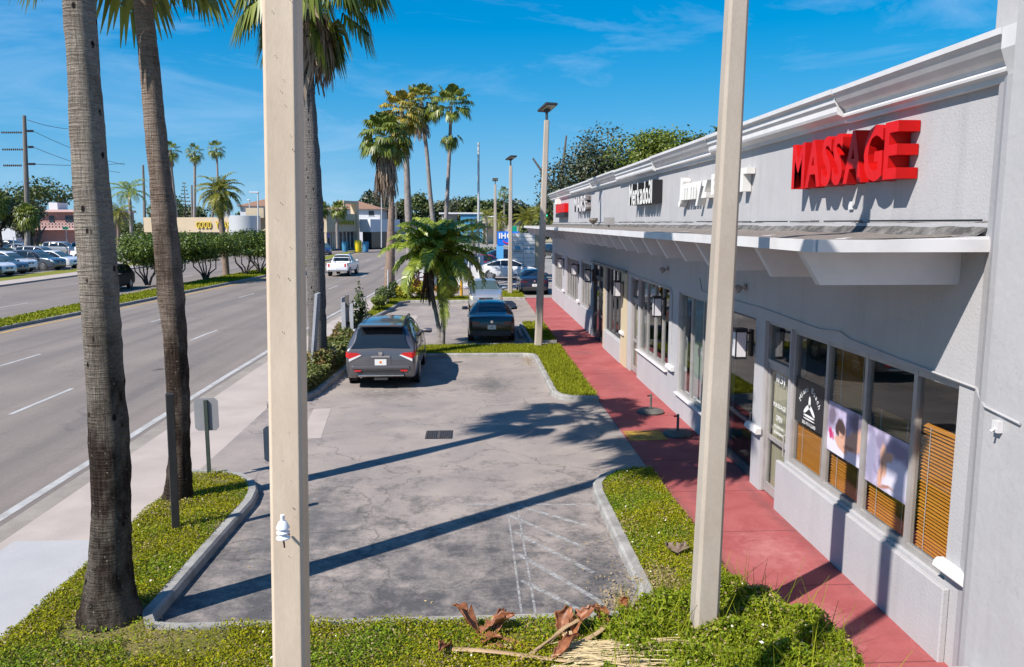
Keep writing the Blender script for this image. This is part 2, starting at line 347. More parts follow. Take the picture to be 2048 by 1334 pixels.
strip('gutter', -7.15, -6.62, -30, 300, ZR + 0.006, m_gut)
strip('pavement', -6.62, -4.95, -30, 120, 0.0, m_side, ZR - 0.02)
strip('new_pavement_slab', -6.45, -4.96, 2, 11.05, 0.005, m_side2)
strip('edge_line', -7.45, -7.28, -30, 200, ZR + 0.004, m_white)
strip('yellow_line', lambda y: medR(y) + 0.42, lambda y: medR(y) + 0.60, -10, 147, ZR + 0.004, m_yellow)
strip('far_yellow_line', lambda y: medL(y) - 0.60, lambda y: medL(y) - 0.44, -10, 147, ZR + 0.004, m_yellow)
strip('median_kerb', medL, medR, -30, 149, 0.02, m_kerb, ZR - 0.02)
strip('median_turf', lambda y: medL(y) + 0.18, lambda y: medR(y) - 0.18 if y < 140 else medL(y) + 0.2, -30, 146, 0.03, m_turf)
strip('far_pavement', lambda y: oppK(y) - 2.3, oppK, -30, 300, 0.0, m_side, ZR - 0.02)
strip('far_verge', lambda y: oppK(y) - 5.0, lambda y: oppK(y) - 2.3, 20, 190, 0.004, m_turf, ZR - 0.02)
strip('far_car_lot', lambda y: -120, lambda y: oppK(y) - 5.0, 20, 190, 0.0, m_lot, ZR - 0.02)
bl = MB()
for xb, ph in ((-11.1, 19.3), (-15.2, 13.2)):
    for k in range(-1, 12):
        y0 = ph + 12.2 * k; ys = np.linspace(y0, y0 + 3.05, 3)
        for a, c in zip(ys[:-1], ys[1:]): bl.quad((xb - 0.06 + dx(a), a, ZR + 0.004), (xb + 0.06 + dx(a), a, ZR + 0.004), (xb + 0.06 + dx(c), c, ZR + 0.004), (xb - 0.06 + dx(c), c, ZR + 0.004))
for off in (3.7, 7.4):
    for k in range(0, 12):
        y0 = 16 + 12.2 * k + off; c = y0 + 3.05; bl.quad((medL(y0) - off - 0.06, y0, ZR + 0.004), (medL(y0) - off + 0.06, y0, ZR + 0.004), (medL(c) - off + 0.06, c, ZR + 0.004), (medL(c) - off - 0.06, c, ZR + 0.004))
bl.build('lane_marking', m_white, kind='structure')
# parking lot, red walkway
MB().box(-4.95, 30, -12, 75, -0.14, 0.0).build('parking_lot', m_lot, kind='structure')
MB().box(3.22, 4.9, 1.0, 47.4, -0.1, 0.012).build('walkway', m_walk, kind='structure')
b = MB()
for k in range(26): b.box(3.22, 4.9, 2.1 + 1.75 * k, 2.112 + 1.75 * k, 0.0125, 0.0135)
b.build('walkway_joint', M('joint_dirt', (0.12, 0.035, 0.035), .9), kind='structure')
MB().box(-3.7, 2.9, 28.35, 29.05, -0.1, 0.05).build('concrete_path', m_kerb, kind='structure')
m_worn = bpy.data.materials.new('worn_paint'); m_worn.use_nodes = True
_N = m_worn.node_tree.nodes; _L = m_worn.node_tree.links.new
_p = _N['Principled BSDF']; _p.inputs['Base Color'].default_value = (0.50, 0.50, 0.49, 1); _p.inputs['Roughness'].default_value = 0.8
_t = _N.new('ShaderNodeTexCoord'); _L(noise_node(_N, _L, _t.outputs['Object'], 11, 9, 0.8, 0.40, 0.68), _p.inputs['Alpha'])
def bar(b, p, q, w, z=0.004):
    p = np.array(p, float); q = np.array(q, float); d = (q - p) / np.linalg.norm(q - p); n = np.array((-d[1], d[0])) * w / 2
    return b.quad((*(p - n), z), (*(q - n), z), (*(q + n), z), (*(p + n), z))
b = MB()
for x in (0.56, 0.72): bar(b, (x, 8.3), (x, 12.2), 0.028)
for p, q in (((.55, 11.72), (1.55, 10.42)), ((.6, 11.05), (1.55, 9.62)), ((.62, 10.25), (1.56, 8.76)), ((.62, 9.45), (1.5, 8.3)), ((.62, 12.2), (1.72, 11.2))): bar(b, p, q, 0.075)
bar(b, (-0.2, 12.22), (1.95, 12.1), 0.05)
b.build('bay_marking', m_worn, kind='structure')
b = MB(); bar(b, (-3.35, 16.3), (-3.6, 19.0), 0.42); bar(b, (-3.95, 16.0), (-4.2, 19.0), 0.5); b.build('concrete_patch', m_side, kind='structure')
b = MB(); bar(b, (-3.0, 36.5), (-3.0, 38.5), 0.9); b.build('concrete_patch', m_side, kind='structure')

# raised planting islands
def rounded(poly, rad=0.35, n=4):
    out = []; m = len(poly)
    for i in range(m):
        p, c, q = (np.array(poly[(i + k) % m], float) for k in (-1, 0, 1))
        a, b_ = p - c, q - c; la, lb = np.linalg.norm(a), np.linalg.norm(b_); r = min(rad, la * .45, lb * .45)
        A, B = c + a / la * r, c + b_ / lb * r
        for t in np.linspace(0, 1, n): out.append((1 - t) ** 2 * A + 2 * t * (1 - t) * c + t * t * B)
    return [tuple(x) for x in out]
def kerb(path, w=0.16, h=0.13, closed=False):
    """kerb of given width to the left of the path"""
    P = [np.array(p, float) for p in path]; n = len(P); V = []; F = []
    for i in range(n):
        a = P[i - 1] if (i or closed) else P[i]; c = P[(i + 1) % n] if (i < n - 1 or closed) else P[i]
        d = c - a; d /= np.linalg.norm(d); nn = np.array((-d[1], d[0])); o = P[i]; k = P[i] + nn * w
        V += [(*o, -0.02), (*(o + nn * 0.012), h - 0.03), (*(o + nn * 0.045), h), (*k, h), (*k, -0.02)]
    for i in range(n if closed else n - 1):
        j = (i + 1) % n
        for q in range(4): F.append((5 * i + q, 5 * j + q, 5 * j + q + 1, 5 * i + q + 1))
    if not closed: F += [(4, 3, 2, 1, 0), tuple(5 * (n - 1) + q for q in range(5))]
    return MB().add(V, F).build('kerb', m_kerb, kind='structure')
LAWNS = {}
def off(path, d):
    P = [np.array(p, float) for p in path]; out = []
    for i in range(len(P)):
        t = P[min(i + 1, len(P) - 1)] - P[max(i - 1, 0)]; t /= np.linalg.norm(t); out.append(tuple(P[i] + np.array((-t[1], t[0])) * d))
    return out
def lawn(key, poly, h=0.10):
    LAWNS[key] = poly
    MB().prism(poly, -0.02, h).build('planting_bed', m_soil, kind='structure')
isl_path = [(1.99, 8.62), (-3.45, 8.45)]
near_l = [(-3.56, 8.5)] + [(-3.50, 10.5), (-3.44, 12.3), (-3.5, 12.8), (-3.68, 13.3), (-3.95, 13.65), (-4.35, 13.9), (-4.93, 13.95)]
near_r = [(3.2, 13.72), (2.85, 13.7), (2.5, 13.55), (2.2, 13.25), (2.03, 12.85), (1.98, 12.4), (1.99, 8.62)]
near_k = near_r[:-1] + [(1.99, 8.9), (1.95, 8.55), (1.8, 8.42), (1.4, 8.38), (-3.2, 8.38), (-3.45, 8.42), (-3.55, 8.6)] + near_l[1:]
kerb(near_k)
lawn('near', [(3.2, 13.55)] + off(near_k, .155)[1:-1] + [(-4.96, 13.75), (-4.96, 3.0), (3.2, 3.0)])
pc = [(-1.35, 26.25), (1.75, 26.2), (1.98, 26.1), (2.05, 25.8), (2.08, 20.2), (2.2, 19.75), (2.5, 19.5), (3.2, 19.4)]
kerb([(-3.72, 26.28)] + pc, 0.15)
lawn('mid', [(-3.72, 26.43)] + off(pc, .145)[:-1] + [(3.2, 19.56)] + [(3.2, 28.3), (-3.72, 28.3)])
pd = [(-4.95, 19.15), (-4.5, 19.3), (-4.15, 19.8), (-3.95, 20.6), (-3.72, 24.0), (-3.70, 26.3)]
kerb(pd, 0.15)
lawn('hedge', [(-4.95, 19.3)] + off(pd, .145)[1:] + [(-3.72, 30.5), (-4.95, 31.5)])
kerb([(3.2, 29.1), (2.15, 29.12), (2.1, 34.6), (2.3, 35.0), (3.2, 35.1)][::-1], 0.15)
lawn('second', [(3.2, 34.95)] + off([(3.2, 35.1), (2.3, 35.0), (2.1, 34.6), (2.15, 29.12), (3.2, 29.1)], .145)[1:-1] + [(3.2, 29.25)])
kerb([(3.2, 51.4), (1.6, 51.2), (1.45, 47.6), (1.8, 46.6), (3.2, 46.4)], 0.15)
lawn('third', [(3.2, 51.25)] + off([(3.2, 51.4), (1.6, 51.2), (1.45, 47.6), (1.8, 46.6), (3.2, 46.4)], .145)[1:-1] + [(3.2, 46.55)])
pf = [(-4.95, 37.0), (-4.45, 37.4), (-4.05, 40.5), (-3.8, 44.3), (-3.4, 44.9), (0.2, 44.9), (0.3, 45.4)]
kerb(pf, 0.15)
lawn('croton', off(pf, .145) + [(0.3, 47.5), (-4.2, 47.5), (-4.95, 47.5)])

# ------------------------------------------------------------------ grass and ground cover
rngg = np.random.default_rng(5)
from mathutils.geometry import tessellate_polygon
def sample_poly(poly, n, rng):
    P = np.array(poly); T = tessellate_polygon([[Vector((p[0], p[1], 0)) for p in poly]])
    A = np.array([abs(np.cross(P[b] - P[a], P[c] - P[a])) / 2 for a, b, c in T]); k = rng.choice(len(T), n, p=A / A.sum())
    T = np.array(T); r1 = np.sqrt(rng.random(n)); r2 = rng.random(n)
    return P[T[k, 0]] * (1 - r1)[:, None] + P[T[k, 1]] * (r1 * (1 - r2))[:, None] + P[T[k, 2]] * (r1 * r2)[:, None]
def vnoise(P, f, seed=0):
    rs = np.random.default_rng(seed); o = np.zeros(len(P))
    for k in range(5):
        w = rs.normal(size=2) * f * (1 + 0.6 * k); o += np.sin(P @ w + rs.random() * 6.28) / (1 + 0.4 * k)
    return o / 2.2
m_cover = M('cover_leaf', (0.13, 0.16, 0.004), 0.7, rand=(0.40, 0.37, 0.012), trans=0.25, spec=0.15)
m_dry = M('dry_leaf', (0.30, 0.22, 0.10), 0.8, rand=(0.42, 0.32, 0.16), trans=0.15)
m_flow = M('petal', (0.75, 0.72, 0.55), 0.6)
def cover(name, pts, zf, size, mats, seed, up=0.5, dry=0.0, flowers=0.0, skip=None):
    rng = np.random.default_rng(seed); n = len(pts)
    z = zf(pts) * rng.uniform(0.25, 1.0, n) + 0.10
    C = np.column_stack([pts, z]); mi = np.zeros(n, int)
    mi[(vnoise(pts, 1.5, 3) + rng.normal(size=n) * 0.5 > 1.15) & (rng.random(n) < 0.8)] = 1 if dry else 0
    if dry: mi[rng.random(n) < dry] = 1
    if len(mats) > 3: mi[(mi == 0) & (vnoise(pts, 1.9, 41) + rng.normal(size=n) * .45 > .35)] = 3
    sz = np.full(n, size)
    if flowers: k = rng.random(n) < flowers; mi[k] = 2; C[k, 2] += 0.07
    Q = leaf_quads(rng, C, size, up, 0.55)
    return quads_mesh(name, Q, mats, mi=mi, kind='stuff')
near = LAWNS['near']
pts = sample_poly(near, 330000, rngg)
d_view = np.hypot(pts[:, 0], pts[:, 1])
pts = pts[(pts[:, 1] > 5.2) & (rngg.random(len(pts)) < np.clip(1.25 - (d_view - 8) * 0.05, 0.5, 1))]
px, py = pts[:, 0], pts[:, 1]
bare = (np.hypot((px + 3.1) / 0.55, (py - 7.95) / 0.35) < 1) | (np.hypot((px - 2.28) / 0.36, (py - 9.15) / 0.42) < 1 + 0.4 * vnoise(pts, 6, 4)) | (np.hypot(px + 3.98, py - 8.41) < 0.5)
thin = vnoise(pts, 2.3, 9) + 0.35 * vnoise(pts, 9, 19) > 0.62
keep = ~(bare & (rngg.random(len(pts)) < 0.8)) & ~(thin & (rngg.random(len(pts)) < 0.72))
in_patch = (px > 1.35 + 0.2 * vnoise(pts, 3, 2)) & (py < 8.55 + 0.2 * vnoise(pts, 3, 6)) 
pts_low = pts[keep & ~in_patch]
cover('ground_cover', pts_low, lambda P: 0.035 + 0.045 * (vnoise(P, 3.2, 1) + 0.3).clip(0) + 0.05 * (P[:, 1] < 8.3), 0.0155, [m_cover, m_dry, m_flow, M('cover_leaf_green', (0.07, 0.13, 0.008), 0.65, rand=(0.24, 0.33, 0.02), trans=0.25, spec=0.15)], 11, dry=0.06, flowers=0.0012)
mb_ = [(1.2, 6.0), (3.5, 6.0), (3.85, 7.3), (3.75, 8.1), (3.45, 8.6), (3.3, 9.1), (2.75, 9.0), (2.1, 8.65), (1.75, 8.35), (1.3, 8.0)]
pp = sample_poly(mb_, 80000, rngg)
m_cover2 = M('bidens_leaf', (0.08, 0.14, 0.006), 0.6, rand=(0.30, 0.35, 0.02), trans=0.25, spec=0.2)
cover('flowering_ground_cover', pp, lambda P: 0.20 + 0.17 * vnoise(P, 3.4, 8) - 0.08 * (np.hypot(P[:, 0] - 2.5, P[:, 1] - 7.4) / 1.5) - 0.14 * np.exp(-((P[:, 0] - 2.35) / .35) ** 2 - ((P[:, 1] - 7.5) / .45) ** 2), 0.0205, [m_cover2, m_dry, m_flow], 12, dry=0.05, flowers=0.0013)
m_grass = M('grass_blade', (0.15, 0.19, 0.008), 0.7, rand=(0.32, 0.32, 0.02), trans=0.25, spec=0.15)
def turf(name, polys, dens, h, w, seed):
    rng = np.random.default_rng(seed); Qs = []
    for poly in polys:
        P = np.array(poly); a = abs(sum(P[i, 0] * P[(i + 1) % len(P), 1] - P[(i + 1) % len(P), 0] * P[i, 1] for i in range(len(P)))) / 2
        p = sample_poly(poly, int(a * dens), rng); n = len(p); th = rng.random(n) * 6.28; hh = h * rng.uniform(0.5, 1.3, n)
        b0 = np.column_stack([p, np.full(n, 0.095)]); t = np.column_stack([np.cos(th), np.sin(th), 0 * th]) * w
        tip = b0 + np.column_stack([rng.normal(size=n) * h * 0.5, rng.normal(size=n) * h * 0.5, hh])
        Qs.append(np.stack([b0 - t, b0 + t, tip + t * 0.3, tip - t * 0.3], 1))
    return quads_mesh(name, np.concatenate(Qs), [m_grass], kind='stuff')
turf('grass', [mb_], 90, 0.42, 0.006, 25)
turf('grass', [[(-4.8, 5.8), (1.4, 5.8), (1.4, 8.2), (-3.7, 8.2)], [(-4.9, 8.2), (-3.8, 8.4), (-3.7, 12.6), (-4.8, 13.6)], [(2.2, 9.4), (3.15, 9.4), (3.15, 13.3), (2.2, 12.6)]], 170, 0.13, 0.004, 26)
turf('grass', [LAWNS['mid']], 1300, 0.07, 0.012, 21)
turf('grass', [LAWNS['second'], LAWNS['third'], LAWNS['croton']], 500, 0.08, 0.018, 22)
medp = [(medR(y) - 0.2, y) for y in (30, 41, 55, 70, 90)] + [(medL(y) + 0.2, y) for y in (90, 81, 60, 46, 30)]
rr = np.random.default_rng(23); p = sample_poly(medp, 26000, rr); n = len(p)
b0 = np.column_stack([p, np.full(n, 0.02)]); t = np.column_stack([rr.normal(size=n), rr.normal(size=n), 0 * p[:, 0]]) * 0.03
tip = b0 + np.column_stack([rr.normal(size=n) * 0.03, rr.normal(size=n) * 0.03, rr.uniform(0.04, 0.10, n)])
quads_mesh('grass', np.stack([b0 - t, b0 + t, tip + t * .4, tip - t * .4], 1), [m_grass], kind='stuff')
m_hedge = M('hedge_leaf', (0.07, 0.10, 0.02), 0.5, rand=(0.22, 0.23, 0.06), trans=0.2)
m_red = M('bronze_leaf', (0.16, 0.09, 0.035), 0.5, rand=(0.28, 0.20, 0.06), trans=0.2)
pp = sample_poly([(-4.95, 19.35), (-4.35, 19.6), (-4.1, 21), (-3.85, 25), (-3.85, 30.2), (-4.95, 31.2)], 26000, rngg)
h_ = lambda P: np.where(P[:, 1] < 22.5, 0.38, 0.55) * (1 + 0.35 * vnoise(P, 2.2, 31))
rng = np.random.default_rng(33); C = np.column_stack([pp, 0.1 + h_(pp) * rng.uniform(0.3, 1, len(pp))])
mi = ((vnoise(pp, 1.2, 35) > 0.1) & (rng.random(len(pp)) < 0.6) & (pp[:, 1] > 21.5)).astype(int)
quads_mesh('low_hedge', leaf_quads(rng, C, 0.05, 0.5, 0.55), [m_hedge, m_red], mi=mi, kind='stuff')

# ------------------------------------------------------------------ the shop row
m_wall = M('stucco', (0.42, 0.412, 0.42), 0.85, col2=(0.385, 0.378, 0.388), ns=1.2, bump=0.004, bs=34, wear=(0.33, 0.32, 0.32), fine=0.03, fs=30, spec=0.2)
m_wallp = M('painted_trim', (0.62, 0.61, 0.615), 0.6, col2=(0.56, 0.55, 0.56), ns=2, spec=0.3)
m_fascia = M('fascia_paint', (0.62, 0.61, 0.61), 0.55, col2=(0.54, 0.53, 0.535), ns=1.6, spec=0.3)
m_tar = M('tar_flashing', (0.055, 0.052, 0.05), 0.95, col2=(0.19, 0.18, 0.17), ns=5, nlo=0.42, nhi=0.66, stretch=(1, 1, 0.45), bump=0.01, bs=20, fine=0.25, fs=40)
m_gravel = M('gravel_roof', (0.13, 0.11, 0.095), 0.95, col2=(0.27, 0.235, 0.20), ns=26, fine=0.45, fs=55, bump=0.02, bs=50)
m_alu = M('aluminium_frame', (0.42, 0.40, 0.385), 0.45, 0.25, col2=(0.33, 0.31, 0.30), ns=3)
m_alud = M('dark_frame', (0.10, 0.10, 0.105), 0.45, 0.3)
m_black = M('black_paint', (0.016, 0.016, 0.018), 0.45)
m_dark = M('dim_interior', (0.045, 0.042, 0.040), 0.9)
m_glass = glass_mat('window_glass', (0.90, 0.92, 0.92), 1.0)
m_rust = M('rust', (0.28, 0.08, 0.03), 0.9)
XW, YN, YF = 4.8, 7.2, 46.6
mall = empty('shop_row', 'long grey stucco shop row with concrete canopy beside the red walkway', 'shop building', (XW, 27, 0))
# openings: (y0,y1,z0,z1) along the facade
OPEN = [(7.44, 11.56, 0.83, 2.88), (11.60, 12.62, 0.03, 2.88), (13.05, 14.75, 0.03, 2.86), (14.95, 18.05, 0.55, 2.88), (18.92, 22.42, 0.86, 2.88), (22.48, 23.55, 0.03, 2.86),
        (24.95, 27.95, 0.70, 2.92), (28.35, 30.95, 0.03, 2.92), (31.5, 34.3, 0.9, 2.86), (35.3, 39.6, 0.86, 2.84), (41.4, 45.3, 0.86, 2.85)]
b = MB(); y = YN
for (y0, y1, z0, z1) in OPEN:
    b.box(XW, XW + 0.24, y, y0, 0, 4.45); b.box(XW, XW + 0.24, y0, y1, z1, 4.45)
    if z0 > 0.1: b.box(XW, XW + 0.24, y0, y1, 0, z0)
    y = y1
b.box(XW, XW + 0.24, y, YF, 0, 4.45)
b.box(XW + 0.05, XW + 0.3, YN, YF, 4.45, 5.95)               # parapet
b.box(XW + 0.24, 18, YF - 0.25, YF, 0, 5.7)
b.build('wall', m_wall, mall)
b = MB(); b.box(XW - 0.075, XW - 0.002, 7.33, 11.76, 0.0, 0.80)
b.build('low_wall', m_wall, mall, bevel=0.012)
MB().box(XW - 0.06, XW - 0.002, 24.9, 28.0, 0.0, 0.68).build('low_wall', m_wall, mall, bevel=0.012)
MB().box(XW + 0.3, 18, YN, YF - 0.25, 5.15, 5.25).build('roof', m_tar, mall)
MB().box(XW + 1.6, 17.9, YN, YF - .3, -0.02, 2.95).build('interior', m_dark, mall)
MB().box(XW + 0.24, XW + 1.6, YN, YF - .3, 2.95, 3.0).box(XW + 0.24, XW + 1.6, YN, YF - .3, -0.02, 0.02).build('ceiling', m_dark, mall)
# cornice: moulded profile swept along the parapet, in lengths with open joints
PROF = [(-0.05, 5.70), (0.07, 5.70), (0.075, 5.755), (0.13, 5.775), (0.135, 5.80), (0.10, 5.83), (0.11, 5.87), (0.16, 5.90), (0.215, 5.955), (0.26, 6.03), (0.29, 6.06), (0.29, 6.115), (-0.05, 6.13)]
PROF2 = [(-0.05, 5.70), (0.06, 5.70), (0.07, 5.75), (0.19, 5.80), (0.205, 5.835), (0.20, 5.90), (0.235, 5.945), (0.235, 6.02), (0.29, 6.05), (0.29, 6.11), (-0.05, 6.13)]
segs = [(6.88, 10.1, PROF, 0), (10.13, 15.6, PROF2, .012), (15.62, 20.4, PROF, 0.0), (20.42, 25.6, PROF2, -0.01), (25.62, 31, PROF, 0.006), (31.02, 37.4, PROF2, -0.006), (37.42, 47.0, PROF, 0)]
b = MB()
for y0, y1, pr, dz in segs:
    n = len(pr); V = [(XW + 0.05 - o, yy, z + dz) for yy in (y0, y1) for o, z in pr]
    b.add(V, [tuple(range(n)), tuple(range(2 * n - 1, n - 1, -1))] + [(i, i + n, (i + 1) % n + n, (i + 1) % n) for i in range(n)])
b.prism([(XW + .05, 5.69), (XW - .14, 5.69), (XW - .235, 5.93), (XW - .235, 6.11), (XW + .05, 6.13)], 6.69, 6.87, fn=lambda a, c, h: (a, h, c))
b.build('cornice', m_fascia, mall)
# canopy
CE = 3.15
b = MB(); b.add([(CE, 7.12, 4.19), (CE, 47.0, 4.19), (4.86, 47.0, 4.19), (4.86, 7.12, 4.19), (CE, 7.12, 4.28), (CE, 47.0, 4.28), (4.86, 47.0, 4.33), (4.86, 7.12, 4.33)],
                [(0, 1, 2, 3), (0, 4, 5, 1), (4, 7, 6, 5), (0, 3, 7, 4), (1, 5, 6, 2)]).build('canopy', m_wallp, mall)
b = MB(); b.grid([(x, yy, 4.288 + 0.05 * (x - CE) / 1.6 + 0.012 * math.sin(yy * 3.1 + x * 5)) for yy in np.linspace(7.15, 46.9, 60) for x in (CE + 0.05, 3.7, 4.3, 4.62)], 60, 4); b.build('canopy_gravel', m_gravel, mall)
rng = np.random.default_rng(3)
b = MB(); ys = np.linspace(7.2, 46.6, 120)
b.grid([(4.86 - q * 0.25, yy, 4.30 + (1 - q) ** 1.5 * (0.165 + 0.010 * rng.normal())) for yy in ys for q in (0, 0.35, 0.7, 1.0)], 120, 4); b.build('flashing', m_tar, mall, smooth=True)
b = MB(); q_ = np.random.default_rng(14); yy = 7.3
while yy < 46: w_ = q_.uniform(.2, 1.4); b.box(4.796, 4.808, yy, yy + w_, 4.462 + q_.uniform(0, .006), 4.476 + q_.uniform(0, .012)); yy += w_ * q_.choice([1.0, 1.15])
b.build('flashing_gap', m_black, mall)
b = MB(); yy = 7.12
for w in (2.1, 1.6, 2.4, 3.05, 2.4, 3.05, 3.05, 3.05, 3.05, 3.05, 3.05, 3.05, 3.05, 3.05):
    e = min(yy + w, 47.0); o = rng.uniform(0, 0.006); b.box(CE - 0.03 - o, CE - 0.002, yy, e - 0.004, 4.185, 4.295 + o); yy = e
b.box(CE, 4.85, 7.09, 7.118, 4.186, 4.30); b.build('fascia', m_fascia, mall)
MB().box(4.79, 4.84, 7.07, 7.088, 4.19, 4.31).build('rust_stain', m_rust, mall)
k = 0; yy = 7.62
for k in range(33):
    yy = 7.62 + 1.2 * k
    MB().prism([(CE + 0.04, 4.188), (3.40, 3.85), (XW + 0.01, 3.85), (XW + 0.01, 4.188)], yy - 0.05, yy + 0.05, fn=lambda a, c, h: (a, h, c)).build('beam', m_wallp, mall)
# shop windows
def frame(y0, y1, z0, z1, parts, mat=m_alu, x=XW + 0.05, d=0.07, w=0.05):
    b = MB(); b.box(x, x + d, y0, y1, z1 - w, z1); b.box(x, x + d, y0, y1, z0, z0 + w)
    for p in [y0 + w / 2] + list(parts) + [y1 - w / 2]: b.box(x - 0.004, x + d + 0.004, p - w / 2, p + w / 2, z0 + 0.001, z1 - 0.001)
    return b.build('window_frame', mat, mall)
def pane(y0, y1, z0, z1, parent=None, x=XW + 0.085, name='window', mat=m_glass):
    return MB().box(x, x + 0.006, y0, y1, z0, z1).build(name, mat, parent or mall)
def sill(y0, y1, z, w=0.09):
    return MB().box(XW - 0.09, XW - 0.003, y0, y1, z, z + 0.035).build('sill', m_wallp, mall, bevel=0.01)
# -- massage shop
MS = [7.44, 8.28, 9.36, 10.42, 11.56]
frame(7.44, 11.56, 0.83, 2.88, MS[1:4], w=0.07)
m_blind = M('wood_blind', (0.62, 0.25, 0.035), 0.45, col2=(0.46, 0.17, 0.02), ns=3, stretch=(1, 0.3, 20))
def blind(y0, y1, z0, z1, par):
    b = MB(); z = z0 + 0.02; x = XW + 0.14
    rb_ = np.random.default_rng(int(y0 * 100))
    while z < z1:
        sg = rb_.normal() * .003; b.add([(x, y0, z - 0.010), (x, y1, z - 0.010 + sg), (x + 0.048, y1, z + 0.022 + sg), (x + 0.048, y0, z + 0.022), (x, y0, z - 0.007), (x, y1, z - 0.007 + sg), (x + 0.048, y1, z + 0.025 + sg), (x + 0.048, y0, z + 0.025)],
              [(0, 3, 2, 1), (4, 5, 6, 7), (0, 1, 5, 4), (2, 3, 7, 6)]); z += 0.039
    for q in (0.2, 0.8): yq = y0 + (y1 - y0) * q; b.box(x - 0.004, x - 0.001, yq - 0.004, yq + 0.004, z0, z1, 1)
    return b.build('blind', [m_blind, m_fascia], par)
WIN = []
for i in range(4):
    g = pane(MS[i] + 0.03, MS[i + 1] - 0.03, 0.88, 2.83); WIN.append(g)
    blind(MS[i] + 0.05, MS[i + 1] - 0.05, 0.88, (2.27, 2.22, 2.82, 2.1)[i], g)
def picture_mat(name, base, base2, shapes):
    """printed photograph: soft overlapping patches of colour"""
    m = bpy.data.materials.new(name); m.use_nodes = True; N = m.node_tree.nodes; Lk = m.node_tree.links.new; p = N['Principled BSDF']; p.inputs['Roughness'].default_value = .5
    t = N.new('ShaderNodeTexCoord'); v = t.outputs['Object']; c = mix_node(N, Lk, noise_node(N, Lk, v, 6.0, 6, .6, .40, .62), base, base2)
    wv = N.new('ShaderNodeTexNoise'); wv.inputs['Scale'].default_value = 7; wv.inputs['Detail'].default_value = 3; Lk(v, wv.inputs['Vector'])
    wa = N.new('ShaderNodeVectorMath'); wa.operation = 'MULTIPLY_ADD'; wa.inputs[1].default_value = (0, .09, .09); Lk(wv.outputs['Color'], wa.inputs[0])
    ws = N.new('ShaderNodeVectorMath'); ws.operation = 'SUBTRACT'; ws.inputs[1].default_value = (0, .045, .045); Lk(v, ws.inputs[0]); Lk(ws.outputs[0], wa.inputs[2])
    for (cy, cz, ry, rz, rot, col, soft) in shapes:
        a_ = N.new('ShaderNodeVectorMath'); a_.operation = 'SUBTRACT'; a_.inputs[1].default_value = (0, cy, cz); Lk(wa.outputs[0], a_.inputs[0])
        r_ = N.new('ShaderNodeVectorRotate'); r_.rotation_type = 'X_AXIS'; r_.inputs['Angle'].default_value = rot; Lk(a_.outputs[0], r_.inputs['Vector'])
        k_ = N.new('ShaderNodeVectorMath'); k_.operation = 'MULTIPLY'; k_.inputs[1].default_value = (0, 1 / ry, 1 / rz); Lk(r_.outputs[0], k_.inputs[0])
        l_ = N.new('ShaderNodeVectorMath'); l_.operation = 'LENGTH'; Lk(k_.outputs[0], l_.inputs[0])
        q = N.new('ShaderNodeMapRange'); q.interpolation_type = 'SMOOTHSTEP'; q.inputs[1].default_value = 1 - soft; q.inputs[2].default_value = 1 + soft * .3; q.inputs[3].default_value = 1; q.inputs[4].default_value = 0; Lk(l_.outputs[1], q.inputs[0])
        c = mix_node(N, Lk, q.outputs[0], c, col)
    Lk(c, p.inputs['Base Color']); return m
def poster(y0, y1, z0, z1, par, name, shapes):
    fy = lambda u: y1 - u * (y1 - y0); fz = lambda w: z1 - w * (z1 - z0); w_, h_ = y1 - y0, z1 - z0
    m = picture_mat(name, (.50, .44, .60), (.26, .23, .36), [(fy(u), fz(w), ru * w_, rw * h_, ro, co, so) for (u, w, ru, rw, ro, co, so) in shapes])
    x = XW + 0.078; return MB().box(x, x + .006, y0, y1, z0, z1).build('poster', m, par)
SKN, SKD, HAI, SHT = (.62, .36, .26), (.40, .20, .15), (.06, .035, .035), (.66, .64, .76)
def blob(b, cy, cz, ry, rz, x, mi, rot=0.0, n=20):
    P = []
    for k in range(n):
        t = 6.2832 * k / n; u, v = ry * math.cos(t), rz * math.sin(t); P.append((x, cy + u * math.cos(rot) - v * math.sin(rot), cz + u * math.sin(rot) + v * math.cos(rot)))
    b.add(P, [tuple(range(n))], mi)
poster(9.40, 10.38, 1.38, 2.06, WIN[2], 'spa_picture', [(.12, .28, .14, .24, 0, (.16, .13, .19), .5), (.5, .9, .6, .22, 0, SHT, .4), (.15, .78, .2, .25, 0, SHT, .5), (.85, .52, .26, .26, .5, SKN, .35), (.62, .66, .3, .15, .15, SKN, .3), (.42, .76, .22, .11, -.3, SKN, .3), (.62, .74, .2, .05, .1, SKD, .6), (.44, .55, .13, .16, .4, SKN, .25), (.40, .40, .15, .14, -.5, HAI, .35), (.30, .50, .06, .16, .2, HAI, .4), (.43, .60, .06, .025, .3, SKD, .6), (.80, .2, .2, .2, 0, (.14, .12, .18), .6), (.09, .64, .06, .13, 0, (.50, .03, .14), .4), (.17, .68, .04, .09, 0, (.58, .08, .22), .4)])
poster(8.33, 9.30, 1.30, 2.00, WIN[1], 'spa_picture_back', [(.75, .2, .3, .2, 0, (.22, .19, .29), .6), (.35, .2, .16, .2, 0, (.24, .21, .32), .6), (.72, .7, .42, .36, .2, SHT, .35), (.12, .55, .12, .5, 0, (.30, .29, .42), .5), (.42, .50, .09, .32, .12, SKN, .35), (.36, .80, .07, .22, -.15, SKN, .35), (.52, .40, .16, .09, .5, SKN, .4), (.40, .66, .03, .2, 0, SKD, .6), (.5, .93, .22, .05, .2, SKD, .7)])
m_vinyl = M('black_vinyl', (0.02, 0.02, 0.023), 0.4); m_vwhite = M('vinyl_white', (0.75, 0.75, 0.75), 0.5)
